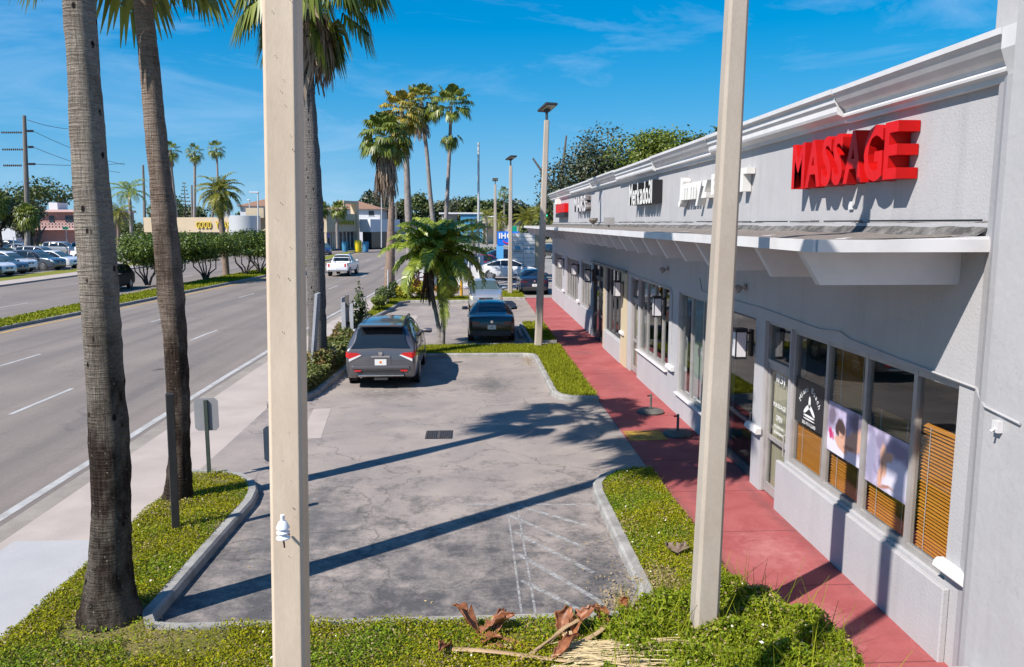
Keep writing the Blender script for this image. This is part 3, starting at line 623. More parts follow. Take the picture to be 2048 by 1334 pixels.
def text_on(b, txt, h, cy, cz, width=None, x=XW + 0.072, mi=0, ext=0.0008, bold=0.0, ang=0.0):
    ps = text_pieces(txt, h, ext, width, bold); tot = max(p[1][:, 0].max() for p in ps)
    ca, sa = math.cos(ang), math.sin(ang)
    for ch, V, F, fr in ps:
        V = V - np.array([tot / 2, h / 2, 0]); b.add(place(V, (x, cy, cz), (0, -ca, sa), (0, sa, ca), (-1, 0, 0)), F, mi)
b = MB(); x = XW + 0.078; b.box(x, x + 0.006, 10.47, 11.50, 1.52, 2.18, 0)
for k, ch in enumerate('Miami Beach'):
    if ch == ' ': continue
    a = R(62 - 124 * k / 10); r = 0.36
    text_on(b, ch, 0.085, 10.99 + r * math.sin(a), 1.72 + r * math.cos(a) * 0.98, None, x - 0.001, 1, 0.0006, 0, -a * -1)
for dy_, dz_, ry, rz, ro in ((0.0, 0.12, 0.035, 0.10, 0), (0.09, 0.02, 0.035, 0.12, 0.95), (-0.09, 0.02, 0.035, 0.12, -0.95), (0.0, -0.08, 0.19, 0.018, 0), (0, -0.125, 0.2, 0.01, 0)): blob(b, 10.99 + dy_, 1.75 + dz_, ry, rz, x - 0.001, 1, ro)
text_on(b, '305-974-2600', 0.05, 10.99, 1.555, 0.45, x - 0.001, 1)
b.build('window_vinyl', [m_vinyl, m_vwhite], WIN[3])
def shop_door(y0, y1, z1, zd, mat=m_alu, x=XW + 0.05):
    """glazed door with a fanlight above"""
    b = MB(); b.box(x - 0.01, x + 0.1, y0, y0 + 0.05, 0.03, z1); b.box(x - 0.01, x + 0.1, y1 - 0.05, y1, 0.03, z1); b.box(x, x + 0.09, y0 + .05, y1 - .05, z1 - 0.05, z1); b.box(x, x + 0.09, y0 + .05, y1 - .05, zd, zd + 0.06)
    fr = b.build('door_frame', mat, mall)
    MB().box(x + 0.04, x + 0.046, y0 + .05, y1 - .05, zd + .06, z1 - .05).build('fanlight', m_glass, mall)
    b = MB(); w = 0.055
    b.box(x + .02, x + .06, y0 + .055, y0 + .055 + w, 0.04, zd - 0.005); b.box(x + .02, x + .06, y1 - .055 - w, y1 - .055, 0.04, zd - .005); b.box(x + .021, x + .059, y0 + .11, y1 - .11, 0.04, 0.2); b.box(x + .021, x + .059, y0 + .11, y1 - .11, zd - 0.09, zd - .005); b.box(x + .021, x + .059, y0 + .11, y1 - .11, 0.95, 1.02)
    d = b.build('door', mat, mall)
    MB().box(x + .038, x + .044, y0 + .11, y1 - .11, 0.2, zd - .09).build('door_glass', m_glass, d)
    MB().tube([(x + 0.02, y0 + 0.1, 0.85), (x - 0.04, y0 + 0.1, 0.87), (x - 0.04, y0 + 0.1, 1.2), (x + 0.02, y0 + 0.1, 1.22)], 0.012, 6).build('handle', m_alu, d)
    return d
m_cream = M('cream_curtain', (0.52, 0.47, 0.33), 0.8, col2=(0.38, 0.33, 0.22), ns=5, stretch=(1, 6, 0.2))
d = shop_door(11.60, 12.62, 2.88, 2.2)
MB().box(XW + 0.17, XW + 0.18, 11.66, 12.56, 0.05, 2.15).build('curtain', m_cream, d)
xx = XW + 0.086
for s_, h_, z_, w_ in (('1131', .13, 2.0, .34), ('MASSAGE', .075, 1.56, .5), ('OPEN', .09, 1.36, .24), ('MONSUN', .045, 1.22, .36), ('10AM10PM', .045, 1.12, .36)):
    b = MB(); text_on(b, s_, h_, 12.1, z_, w_, xx); b.build('lettering', m_vwhite, d)
# -- the other shops
m_hint = M('hung_fabric', (0.33, 0.30, 0.29), 0.8, col2=(0.06, 0.05, 0.06), ns=2.2, stretch=(1, 4, 0.35), nlo=0.42, nhi=0.58)
m_frost = M('frosted_film', (0.42, 0.46, 0.44), 0.7, col2=(0.34, 0.38, 0.37), ns=2)
shop_door(13.07, 14.73, 2.86, 2.3, m_alud)
MB().box(XW + 0.3, XW + 0.31, 14.9, 18.0, 0.5, 2.9).build('curtain', m_frost, mall)
frame(14.95, 18.05, 0.55, 2.88, [16.05, 16.2, 17.1]); [pane(a, c, 0.6, 2.83) for a, c in ((15.0, 16.02), (16.23, 17.07), (17.13, 18.0))]
b = MB(); [blob(b, yq, 1.72, 0.09, 0.14, XW + 0.08, 0, 0, 4) for yq in (15.6, 16.6, 17.6)]; b.build('window_decal', m_alud, mall)
sill(14.95, 18.0, 0.52); sill(18.92, 22.4, 0.83)
frame(18.92, 22.42, 0.86, 2.88, [19.75, 20.6, 21.5]); [pane(a, c, 0.91, 2.83) for a, c in ((18.97, 19.72), (19.78, 20.57), (20.63, 21.47), (21.53, 22.37))]
d = shop_door(22.48, 23.55, 2.86, 2.2); MB().box(XW + 0.17, XW + 0.18, 22.55, 23.5, 0.05, 2.15).build('curtain', m_cream, d)
frame(24.95, 27.95, 0.70, 2.92, [25.7, 26.5, 27.2], m_alud); [pane(a, c, 0.75, 2.87) for a, c in ((25.0, 25.67), (25.73, 26.47), (26.53, 27.17), (27.23, 27.9))]
m_beige = M('beige_panel', (0.55, 0.46, 0.30), 0.75, col2=(0.48, 0.40, 0.27), ns=4, stretch=(1, 5, .3))
MB().box(XW - 0.035, XW - 0.002, 24.0, 24.9, 0.0, 2.9).build('cladding_panel', m_beige, mall); MB().box(XW - 0.035, XW - 0.002, 28.0, 28.3, 0.0, 2.9).build('cladding_panel', m_beige, mall)
MB().box(XW - 0.10, XW - 0.04, 24.0, 31.0, 2.95, 3.0).build('awning_rail', m_alud, mall)
shop_door(28.36, 29.6, 2.9, 2.4, m_alud); shop_door(29.65, 30.94, 2.9, 2.4, m_alud)
for (y0, y1, z0, z1), np_ in zip(OPEN[8:], (4, 5, 5)):
    ps = list(np.linspace(y0, y1, np_ + 1)); frame(y0, y1, z0, z1, ps[1:-1], w=0.09)
    for a, c in zip(ps[:-1], ps[1:]): pane(a + .05, c - .05, z0 + .06, z1 - .06)
    MB().box(XW + 0.55, XW + 0.56, y0, y1, z0, z1).build('curtain', m_hint, mall)
for (y0, y1, z0, z1) in (OPEN[4], OPEN[6]): MB().box(XW + 0.9, XW + 0.91, y0, y1, z0, z1).build('curtain', m_hint, mall)
# stub ends of old sills left on the piers
for yq in (7.22, 12.85, 18.5, 24.55, 34.9, 40.5): MB().prism([(-0.16, 0), (-0.14, 0.05), (-0.1, 0.085), (0, 0.085), (0, -0.03), (-0.12, -0.03)], yq - 0.26, yq + 0.26, fn=lambda a, c, h: (XW - 0.002 + a * 0.75, h, 1.0 + c)).build('sill_stub', m_fascia, mall, bevel=0.008)
# conduit under the canopy
b = MB(); P = [(XW - 0.255, 6.2, 2.80), (XW - 0.255, 6.66, 2.84), (XW - 0.15, 6.9, 2.88), (XW - 0.02, 7.15, 2.9), (XW - 0.012, 8.6, 2.94), (XW - 0.012, 9.7, 2.99), (XW - 0.012, 10.0, 3.05), (XW - 0.012, 10.6, 3.0), (XW - 0.012, 12.8, 3.06), (XW - 0.012, 16.2, 3.05), (XW - 0.012, 16.4, 3.3)]
b.tube(P, 0.014, 6); b.tube([(XW - 0.012, 18.6, 1.6), (XW - 0.012, 18.6, 2.75), (XW - 0.012, 18.75, 2.9), (XW - 0.012, 24, 2.95)], 0.016, 6); b.build('conduit', m_wall, mall)
m_lens = M('lamp_lens', (0.62, 0.60, 0.62), 0.4)
for nn_, yq in enumerate((13.18, 19.22, 24.55, 30.9, 35.0, 40.6)):
    t = empty('wall_lantern', ['black framed wall lantern between the massage door and the next shop', 'black framed wall lantern beside the four pane window of the third shop', 'black framed wall lantern on the beige panel', 'black framed wall lantern by the dark double doors', 'black framed wall lantern second from the far end of the shop row', 'black framed wall lantern nearest the far end of the shop row'][nn_], 'lantern', (XW, yq, 2.4), 0, 'wall lanterns along the shop row')
    MB().box(XW - 0.05, XW - 0.002, yq - 0.06, yq + 0.06, 2.2, 2.66).box(XW - 0.2, XW - 0.05, yq - 0.02, yq + 0.02, 2.58, 2.62).build('bracket', m_black, t)
    MB().box(XW - 0.32, XW - 0.14, yq - 0.09, yq + 0.09, 2.2, 2.62).build('shade', m_lens, t)
    b = MB(); b.box(XW - 0.335, XW - 0.125, yq - 0.105, yq + 0.105, 2.62, 2.68); b.box(XW - 0.33, XW - 0.13, yq - 0.1, yq + 0.1, 2.16, 2.2)
    for sx in (-0.33, -0.145):
        for sy in (-0.1, 0.085): b.box(XW + sx, XW + sx + 0.015, yq + sy, yq + sy + 0.015, 2.2, 2.62)
    b.build('frame', m_black, t)
for nn_, yq in enumerate((13.6, 19.1)):
    t = empty('floodlight', ['small grey floodlight under the canopy left of the massage shop', 'small dark floodlight under the canopy above the four pane window'][nn_], 'floodlight', (XW, yq, 3.35), 0, 'floodlights under the canopy')
    MB().lathe([(0.05, 0), (0.06, 0.03), (0.02, 0.05)], 10, (0, 0, 0), 0, 'x').build('base', m_alu, t, world=False).location = (-0.052, 0, 0)
    MB().lathe([(0.03, 0), (0.07, 0.05), (0.075, 0.13), (0.0, 0.15)], 10).build('lamp', m_alu, t, world=False).matrix_local = Matrix.Translation((-0.08, 0, 0)) @ Euler((0, R(-115), 0)).to_matrix().to_4x4()
# tower at the near end
m_tower = M('tower_stucco', (0.41, 0.402, 0.41), 0.85, col2=(0.38, 0.373, 0.383), ns=0.9, bump=0.004, bs=12, wear=(0.34, 0.33, 0.33), fine=0.03, fs=30, spec=0.2)
tw = MB(); tw.prism([(XW - 0.24, 2.0), (XW - 0.24, 6.68), (XW - 0.22, 6.78), (XW - 0.14, 6.93), (XW - 0.05, 7.06), (XW - .005, 7.2), (XW + 0.3, 7.28), (XW + 4, 7.28), (XW + 4, 2.0)], 0, 5.70)
tw.box(XW - .24, XW + .05, 2.0, 6.68, 5.7, 9.0); tw.box(XW + 0.05, XW + 4, 2.0, 7.4, 5.70, 9.0); tw.build('tower_wall', m_tower, mall)
MB().box(XW - 0.46, XW - 0.242, 2.0, 6.6, 0, 0.42).build('plinth', m_tower, mall, bevel=0.02)
b = MB(); b.box(XW - 0.29, XW - 0.242, 6.42, 6.50, 2.66, 2.76); b.tube([(XW - 0.28, 6.46, 2.70), (XW - 0.34, 6.44, 2.67)], 0.012, 6); b.build('junction_box', m_fascia, mall)
# roof pipes and bits on the canopy
b = MB(); [b.tube([(7.2, yq, 5.2), (7.2, yq, 6.75 + 0.1 * k)], 0.05, 6) for k, yq in enumerate((34.5, 32.8, 31.2))]; b.build('vent_pipe', m_alu, mall)
MB().box(7.05, 7.35, 41.5, 41.8, 5.2, 6.5).build('roof_vent', m_alu, mall)
t = empty('canopy_floodlight', 'boxy floodlight lying on the gravel of the canopy roof', 'floodlight', (4.25, 24.6, 4.33))
MB().box(4.15, 4.42, 24.4, 24.75, 4.40, 4.62).build('lamp_housing', m_alu, t); MB().tube([(4.28, 24.57, 4.31), (4.28, 24.57, 4.42)], 0.03, 6).build('stem', m_alu, t)
t = empty('canopy_spotlight', 'small round spotlight on the canopy below the fourth sign from the right', 'floodlight', (4.2, 27.2, 4.33))
MB().lathe([(0.05, 0), (0.16, 0.12), (0.15, 0.2)], 10, (4.2, 27.2, 4.42)).build('lamp_housing', m_gravel, t); MB().tube([(4.2, 27.2, 4.31), (4.2, 27.2, 4.44)], 0.03, 6).build('stem', m_alu, t)

# ------------------------------------------------------------------ shop signs
m_redp = M('red_acrylic', (0.62, 0.006, 0.005), 0.45, col2=(0.52, 0.005, 0.005), ns=3, spec=0.25)
m_redr = M('red_return', (0.50, 0.004, 0.004), 0.5, col2=(0.40, 0.004, 0.004), ns=4, spec=0.2)
m_wl = M('white_letter', (0.72, 0.70, 0.66), 0.5); m_wlr = M('white_return', (0.62, 0.60, 0.57), 0.6); m_bl = M('black_letter', (0.010, 0.010, 0.013), 0.5)
def wall_sign(txt, y_left, y_right, z0, z1, depth, face, ret, name, label, bold=0.0, x=XW + 0.05, cap=None, script=0.0, gap=0.1):
    t = empty(name, label, 'sign', (x, (y_left + y_right) / 2, z0), 0, 'signs on the shop row')
    h = z1 - z0; ps = text_pieces(txt, h, depth / 2, None, bold, gap)
    tot = max(p[1][:, 0].max() for p in ps); k = (y_left - y_right) / tot
    for ch, V, F, fr in ps:
        V = V.copy(); V[:, 0] *= k
        if script: V[:, 0] += V[:, 1] * script; V[:, 1] += 0.0
        b = MB(); Wv = place(V, (x - depth / 2 - 0.01, y_left, z0), (0, -1, 0), (0, 0, 1), (-1, 0, 0))
        b.add(Wv, F); b.m = [0 if q else 1 for q in fr]; b.build('letter', [face, ret], t)
    return t
wall_sign('MASSAGE', 11.35, 8.52, 4.95, 5.53, 0.24, m_redp, m_redr, 'massage_sign', 'large red channel letters reading MASSAGE on the nearest parapet', bold=0.022, gap=0.06)
b = MB(); b.box(XW + 0.02, XW + 0.06, 9.93, 10.03, 4.62, 4.72); b.build('sign_stub', m_wallp, mall)
wall_sign('Jimmyz', 17.9, 15.75, 4.98, 5.42, 0.16, m_wl, m_wlr, 'script_sign', 'white script channel letters half hidden behind the near lamp post', bold=0.03, script=0.12, gap=0.0)
wall_sign('EAST', 15.5, 13.5, 5.02, 5.36, 0.15, m_wl, m_wlr, 'white_sign', 'white channel letters mostly behind the near lamp post, their end showing at its right', bold=0.03, gap=0.05)
wall_sign('Merkado31', 23.0, 20.1, 4.97, 5.52, 0.26, m_wl, m_bl, 'dark_sign', 'white faced letters on black boxes reading Merkado31', bold=0.02, gap=0.05)
wall_sign('MARS', 35.6, 32.0, 4.95, 5.55, 0.22, m_wallp, m_hint, 'pale_sign', 'pale weathered letters second from the far end of the parapet', bold=0.02)
t = empty('box_sign', 'red and black box sign with white top at the far end of the parapet', 'sign', (XW, 42, 4.8), 0, 'signs on the shop row')
MB().box(XW - 0.16, XW + 0.04, 39.4, 43.4, 4.98, 5.42).build('red_panel', m_redp, t); MB().box(XW - 0.16, XW + 0.04, 39.4, 43.4, 4.74, 4.96).build('black_panel', m_bl, t); MB().box(XW - 0.2, XW + 0.04, 42.6, 43.5, 5.44, 5.72).build('white_panel', m_wl, t)
MB().box(3.25, 4.05, 15.75, 16.5, 0.014, 0.022).build('tactile_paving', M('tactile_yellow', (0.42, 0.27, 0.03), 0.8, col2=(0.25, 0.12, 0.03), ns=6, bump=0.01, bs=60), kind='structure')

# ------------------------------------------------------------------ vehicles
def paint(name, c, metal=0.0, rough=0.28): return M('paint_' + name, c, rough, metal, coat=1.0)
m_cglass = M('car_glass', (0.012, 0.016, 0.02), 0.04, spec=0.8); m_wind = M('windscreen_glass', (0.05, 0.085, 0.085), 0.05, spec=0.9)
m_tyre = M('tyre', (0.02, 0.02, 0.02), 0.8); m_rim = M('alloy', (0.55, 0.55, 0.56), 0.3, 0.8); m_rimd = M('dark_rim', (0.03, 0.03, 0.03), 0.5)
m_plast = M('black_plastic', (0.03, 0.03, 0.032), 0.6); m_chrome = M('chrome', (0.75, 0.75, 0.77), 0.12, 1.0)
m_tail = M('tail_lens', (0.55, 0.012, 0.012), 0.15, coat=0.6); m_clear = M('clear_lens', (0.70, 0.70, 0.70), 0.12, 0.0, coat=0.6); m_amber = M('yellowed_lens', (0.62, 0.56, 0.38), 0.15, coat=0.6)
m_plate = M('plate', (0.70, 0.70, 0.68), 0.5); m_orange = M('orange_mark', (0.75, 0.18, 0.02), 0.5); m_copper = M('copper_alloy', (0.50, 0.28, 0.13), 0.35, 0.7)
def pchip_like(P, n):
    """smooth interpolation of control rows along axis 0 (monotone-limited)"""
    P = np.asarray(P, float); m = len(P); d = np.diff(P, axis=0); T = np.zeros_like(P)
    a, b = d[:-1], d[1:]; T[1:-1] = np.where(a * b > 0, 2 * a * b / (a + b + 1e-12), 0); T[0] = d[0]; T[-1] = d[-1]
    u = np.linspace(0, m - 1, n); i = np.minimum(u.astype(int), m - 2); t = (u - i).reshape((-1,) + (1,) * (P.ndim - 1))
    h00, h10, h01, h11 = 2 * t**3 - 3 * t**2 + 1, t**3 - 2 * t**2 + t, -2 * t**3 + 3 * t**2, t**3 - t**2
    return h00 * P[i] + h10 * T[i] + h01 * P[i + 1] + h11 * T[i + 1], u
# stations, rear to front: x, z top, z belt, half width top, half width belt, z bottom   (unit car; scaled per kind)
KINDS_ = {
 'suv': dict(L=5.0, W=1.96, H=1.77, st=[(-2.50, .98, .96, .70, .84, .52), (-2.46, 1.10, 1.04, .74, .92, .36), (-2.30, 1.36, 1.08, .72, .95, .30), (-2.06, 1.66, 1.09, .67, .965, .28), (-1.85, 1.715, 1.09, .66, .97, .26), (-0.9, 1.765, 1.07, .67, .975, .25), (0.0, 1.74, 1.05, .66, .975, .25),
      (0.45, 1.66, 1.04, .66, .97, .25), (0.95, 1.38, 1.04, .70, .965, .25), (1.38, 1.10, 1.06, .76, .96, .25), (1.9, 1.04, 1.02, .76, .95, .25), (2.3, .96, .93, .72, .91, .24), (2.46, .84, .80, .62, .82, .26), (2.50, .66, .64, .5, .74, .34)],
      side=[(3.15, 4.7), (4.75, 5.95), (6.0, 8.75)], wind=(7.35, 9.0), rear=(1.15, 2.85), wb=2.86, wx=0.05, R=.37),
 'sedan': dict(L=4.66, W=1.80, H=1.44, st=[(-2.33, .80, .78, .60, .74, .46), (-2.28, .98, .90, .68, .84, .32), (-2.05, 1.05, .95, .70, .87, .26), (-1.62, 1.08, .96, .68, .885, .24), (-1.2, 1.27, .96, .62, .89, .22), (-0.78, 1.41, .95, .58, .895, .20), (-0.2, 1.44, .94, .57, .895, .20), (0.25, 1.40, .93, .58, .895, .2),
      (0.7, 1.22, .92, .62, .895, .2), (1.12, .98, .92, .70, .89, .2), (1.6, .93, .88, .70, .875, .2), (2.1, .84, .78, .64, .83, .2), (2.28, .74, .68, .55, .75, .22), (2.33, .56, .54, .45, .66, .30)],
      side=[(3.5, 4.75), (4.85, 6.1), (6.15, 8.6)], wind=(7.2, 8.95), rear=(3.15, 4.95), wb=2.72, wx=0.0, R=.33),
 'hatch': dict(L=4.2, W=1.79, H=1.50, st=[(-2.1, .80, .78, .6, .74, .46), (-2.06, 1.0, .93, .68, .84, .32), (-1.9, 1.26, .97, .66, .87, .26), (-1.62, 1.43, .97, .62, .885, .24), (-1.2, 1.49, .96, .6, .89, .22), (-0.6, 1.51, .95, .59, .895, .20), (0.0, 1.49, .94, .59, .895, .20), (0.35, 1.42, .93, .6, .895, .2),
      (0.8, 1.2, .92, .64, .895, .2), (1.15, 1.0, .92, .70, .89, .2), (1.55, .95, .88, .70, .875, .2), (1.9, .86, .8, .64, .83, .2), (2.06, .74, .68, .55, .75, .22), (2.1, .56, .54, .45, .66, .30)],
      side=[(3.0, 4.4), (4.5, 6.1), (6.15, 8.6)], wind=(7.2, 8.95), rear=(1.2, 2.85), wb=2.6, wx=0.0, R=.32),
 'crossover': dict(L=4.75, W=1.92, H=1.62, st=[(-2.37, .92, .9, .6, .78, .5), (-2.32, 1.08, 1.0, .68, .88, .36), (-2.05, 1.16, 1.05, .70, .93, .3), (-1.6, 1.33, 1.07, .66, .95, .28), (-1.0, 1.52, 1.05, .62, .96, .26), (-0.4, 1.61, 1.03, .6, .96, .25), (0.1, 1.61, 1.02, .6, .96, .24), (0.5, 1.52, 1.01, .61, .96, .24),
      (1.0, 1.3, 1.0, .66, .955, .24), (1.5, 1.05, 1.0, .74, .95, .24), (1.85, 1.0, .95, .74, .93, .24), (2.15, .9, .84, .68, .88, .24), (2.32, .76, .7, .58, .78, .26), (2.37, .58, .56, .46, .68, .34)],
      side=[(2.9, 4.6), (4.68, 6.2), (6.26, 8.7)], wind=(7.1, 8.95), rear=(2.0, 4.2), wb=2.87, wx=0.02, R=.37),
 'pickup': dict(L=5.1, W=1.80, H=1.66, st=[(-2.55, 1.02, 1.0, .74, .83, .48), (-2.53, 1.05, 1.02, .76, .86, .42), (-1.6, 1.06, 1.02, .78, .88, .40), (-0.76, 1.06, 1.02, .78, .88, .36), (-0.73, 1.1, 1.02, .76, .88, .36), (-0.62, 1.6, 1.02, .64, .88, .36), (-0.3, 1.65, 1.02, .62, .88, .36), (0.15, 1.63, 1.02, .62, .88, .36),
      (0.55, 1.34, 1.02, .68, .88, .36), (0.9, 1.1, 1.02, .74, .88, .36), (1.5, 1.06, 1.0, .76, .87, .36), (2.3, 1.0, .95, .74, .86, .36), (2.5, .9, .86, .66, .82, .38), (2.55, .7, .68, .6, .78, .42)],
      side=[(5.25, 8.75)], wind=(7.2, 8.95), rear=(4.1, 4.95), wb=3.0, wx=-0.1, R=.36),
}
class Body:
    def __init__(s, k, scale=(1, 1, 1)):
        s.k = k; rows = []
        for (x, zt, zb, wt, wb, z0) in k['st']:
            gh = zt - zb > 0.12; zm = z0 + (zb - z0) * 0.55
            rows.append([(x, 0, z0), (x, wb * .90, z0), (x, wb * .985, z0 + (zb - z0) * .2), (x, wb, zm), (x, wb * .975, zb),
                         (x, wt if gh else (wb * .6 + wt * .4), zt - (.075 if gh else .35 * (zt - zb))), (x, wt * .8, zt - .02), (x, 0, zt)])
        s.rows = np.array(rows) * np.array(scale)
    def at(s, i, t, side=1):
        def lerp(A, u):
            m = len(A); u = min(max(u, 0), m - 1.0); k = min(int(u), m - 2); f = u - k
            d0 = A[k] - A[k - 1] if k > 0 else A[1] - A[0]; d1 = A[k + 1] - A[k]; d2 = A[k + 2] - A[k + 1] if k + 2 < m else d1
            t0 = np.where(d0 * d1 > 0, 2 * d0 * d1 / (d0 + d1 + 1e-12), 0); t1 = np.where(d1 * d2 > 0, 2 * d1 * d2 / (d1 + d2 + 1e-12), 0)
            return (2*f**3-3*f*f+1)*A[k] + (f**3-2*f*f+f)*t0 + (-2*f**3+3*f*f)*A[k+1] + (f**3-f*f)*t1
        p = lerp(lerp(s.rows, i), t).copy(); p[1] *= side; return p
    def mesh(s, paintm, dark):
        A, _ = pchip_like(s.rows, 40); A, tt = pchip_like(A.transpose(1, 0, 2), 22); A = A.transpose(1, 0, 2)
        V = np.concatenate([A, (A * np.array([1, -1, 1]))[:, ::-1][:, 1:]], 1); n, m = V.shape[:2]; b = MB()
        F = []; mi = []
        for i in range(n - 1):
            for j in range(m):
                j2 = (j + 1) % m
                if j == m - 1: continue
                F.append((i * m + j, i * m + j2, (i + 1) * m + j2, (i + 1) * m + j)); jj = min(j, m - 2 - j); mi.append(1 if jj < dark else 0)
        F += [tuple(range(m - 1, -1, -1)), tuple(range((n - 1) * m, n * m))]; mi += [0, 0]
        b.add(V.reshape(-1, 3), F); b.m = mi; return b
    def patch(s, b, i0, i1, t0, t1, side, mi=0, off=0.006, nu=9, nv=4, both=False):
        V = []
        for u in np.linspace(i0, i1, nu):
            for t in (np.linspace(t0, t1, nv) if not both else np.concatenate([np.linspace(t0, 7, nv), np.linspace(7, t0, nv)[1:]])):
                pass
        if both:
            us = np.linspace(i0, i1, nu); ts = [(t, 1) for t in np.linspace(t0, 7, nv)] + [(t, -1) for t in np.linspace(7, t0, nv)[1:]]
            for u in us:
                for t, sd in ts:
                    p = s.at(u, t, sd); e = 0.02; a = s.at(u + e, t, sd) - s.at(u - e, t, sd); c = s.at(u, min(t + e, 7), sd) - s.at(u, t - e, sd)
                    n = np.cross(a, c); n /= np.linalg.norm(n) + 1e-9
                    if n[2] < 0: n = -n
                    V.append(p + n * off)
            b.grid(V, nu, len(ts), mi)
        else:
            for u in np.linspace(i0, i1, nu):
                for t in np.linspace(t0, t1, nv):
                    p = s.at(u, t, side); e = 0.02; a = s.at(u + e, t, side) - s.at(u - e, t, side); c = s.at(u, t + e, side) - s.at(u, t - e, side)
                    n = np.cross(a, c); n /= np.linalg.norm(n) + 1e-9
                    if n[1] * side < 0: n = -n
                    V.append(p + n * off)
            b.grid(V, nu, nv, mi)
        return b
def car(kind, name, label, loc, head, pm, scale=(1, 1, 1), tail='std', head_l=None, dark=2, rim=None, glass=None, rails=False, plate=True, lod=0, group=None, wind=None):
    k = KINDS_[kind]; B = Body(k, scale); sx, sy, sz = scale
    t = empty(name, label, 'pickup truck' if kind == 'pickup' else 'car', (0, 0, 0), 0, group)
    gl = glass or m_cglass; hl = head_l or m_clear
    B.mesh(pm, dark).build('body', [pm, m_plast], t, smooth=True, world=False, fixn=True)
    Lr, Lf = B.rows[0, 0, 0], B.rows[-1, 0, 0]; Wd = k['W'] / 2 * sy
    for side in (1, -1):
        for (a, c) in k['side']: B.patch(MB(), a, c, 4.14, 4.86, side, 0, 0.008).build('window', gl, t, world=False)
    B.patch(MB(), k['wind'][0], k['wind'][1], 5.35, 7, 1, 0, 0.007, 7, 5, True).build('windscreen', wind or m_wind, t, world=False)
    rb = B.patch(MB(), k['rear'][0], k['rear'][1], 5.25, 7, 1, 0, 0.007, 7, 5, True).build('rear_window', gl, t, world=False)
    Rw = k['R'] * sz
    for fx in (-1, 1):
        for side in (1, -1):
            x = fx * k['wb'] / 2 * sx + k['wx']; w = 0.225; xs_ = B.rows[:, 0, 0]; loc_w = B.at(float(np.interp(x, xs_, range(len(xs_)))), 2.4)[1]; yo = side * (loc_w - 0.012)
            ar = MB(); ar.lathe([(Rw * 1.17, -0.03), (Rw * 1.17, 0.0)], 22, (x, side * (loc_w + 0.004) + (0.03 if side < 0 else 0.0), Rw * 1.03), 0, 'y'); ar.build('wheel_arch', m_plast, t, world=False)
            wh = MB().lathe([(Rw * .62, -w), (Rw * .93, -w), (Rw, -w * .8), (Rw, -w * .2), (Rw * .95, -.01), (Rw * .68, 0.0)] if side > 0 else [(Rw * .68, 0.0), (Rw * .95, .01), (Rw, w * .2), (Rw, w * .8), (Rw * .93, w), (Rw * .62, w)], 22, (x, yo + side * 0.012, Rw), 0, 'y').build('wheel', m_tyre, t, world=False, smooth=True)
            r = MB(); yy = yo + side * 0.014
            r.lathe([(Rw * .68, -.004), (Rw * .66, 0.004)], 22, (x, yy, Rw), 1, 'y')
            for q in range(5):
                th = q * 2 * math.pi / 5 + 0.3; c_, s_ = math.cos(th), math.sin(th); w0 = .05
                r.add([(x - s_ * w0, yy + side * .01, Rw + c_ * w0), (x + s_ * w0, yy + side * .01, Rw - c_ * w0), (x + c_ * Rw * .64 + s_ * .07, yy + side * .012, Rw + s_ * Rw * .64 - c_ * .07), (x + c_ * Rw * .64 - s_ * .07, yy + side * .012, Rw + s_ * Rw * .64 + c_ * .07)], [(0, 1, 2, 3)], 0)
            r.lathe([(Rw * .68, 0), (Rw * .6, side * .012), (Rw * .58, 0)], 22, (x, yy, Rw), 0, 'y'); r.build('rim', [rim or m_rim, m_rimd], wh, world=False)
    # mirrors
    mirx = np.interp(8.1, range(len(k['st'])), [q[0] for q in k['st']]) * sx; zb = (k['st'][8][2] + .06) * sz
    for side in (1, -1):
        m = MB(); m.lathe([(.02, -.125), (.075, -.11), (.088, -.05), (.085, .06), (.07, .12), (.02, .13)], 12, (0, 0, 0), 0, 'y'); m.v[-1][:, 2] *= .85; m.box(-.03, .03, -.2 * side, -.1 * side, -.04, .0) if side > 0 else m.box(-.03, .03, .1, .2, -.04, .0); o = m.build('mirror', pm if lod == 0 else m_plast, t, world=False, smooth=True); o.location = (mirx, side * (Wd + .11), zb + .04)
    # rear
    zt = k['st'][1][2] * sz; xr = Lr
    if tail == 'suv':
        for side in (1, -1):
            lb = MB(); B.patch(lb, 0.06, 1.75, 3.45, 3.98, side, 0, 0.012, 6, 4)
            lb.add([(xr - .012, side * .50, zt - .10), (xr - .012, side * .845, zt - .25), (xr - .012, side * .845, zt - .02), (xr - .012, side * .60, zt - .035)], [(0, 1, 2, 3) if side < 0 else (3, 2, 1, 0)], 0)
            lb.add([(xr - .016, side * .50, zt - .10), (xr - .016, side * .845, zt - .27), (xr - .016, side * .845, zt - .20), (xr - .016, side * .55, zt - .085)], [(0, 1, 2, 3) if side < 0 else (3, 2, 1, 0)], 1)
            lb.build('tail_light', [m_tail, m_clear], t, world=False)
            MB().box(xr - .02, xr + .06, side * .62 - .09, side * .62 + .09, .50, .545).build('reflector', m_tail, t, world=False)
        MB().box(xr - .022, xr + .02, -.25, .25, zt - .16, zt - .115).build('chrome_strip', m_chrome, t, world=False)
        MB().box(xr - .012, xr + .02, -.27, .27, zt - .40, zt - .17).build('plate_recess', m_plast if False else pm, t, world=False)
        MB().lathe([(.06, -.02), (.055, -.03), (.0, -.03)], 16, (xr - .0, 0, zt - .05), 0, 'x').build('emblem', m_chrome, t, world=False)
        b = MB(); B.patch(b, 0.85, 1.12, 5.6, 7, 1, 0, 0.02, 2, 4, True); MB().tube([(xr + .19, -.02, 1.20), (xr + .17, .34, 1.225)], .012, 6).build('wiper', m_plast, t, world=False)
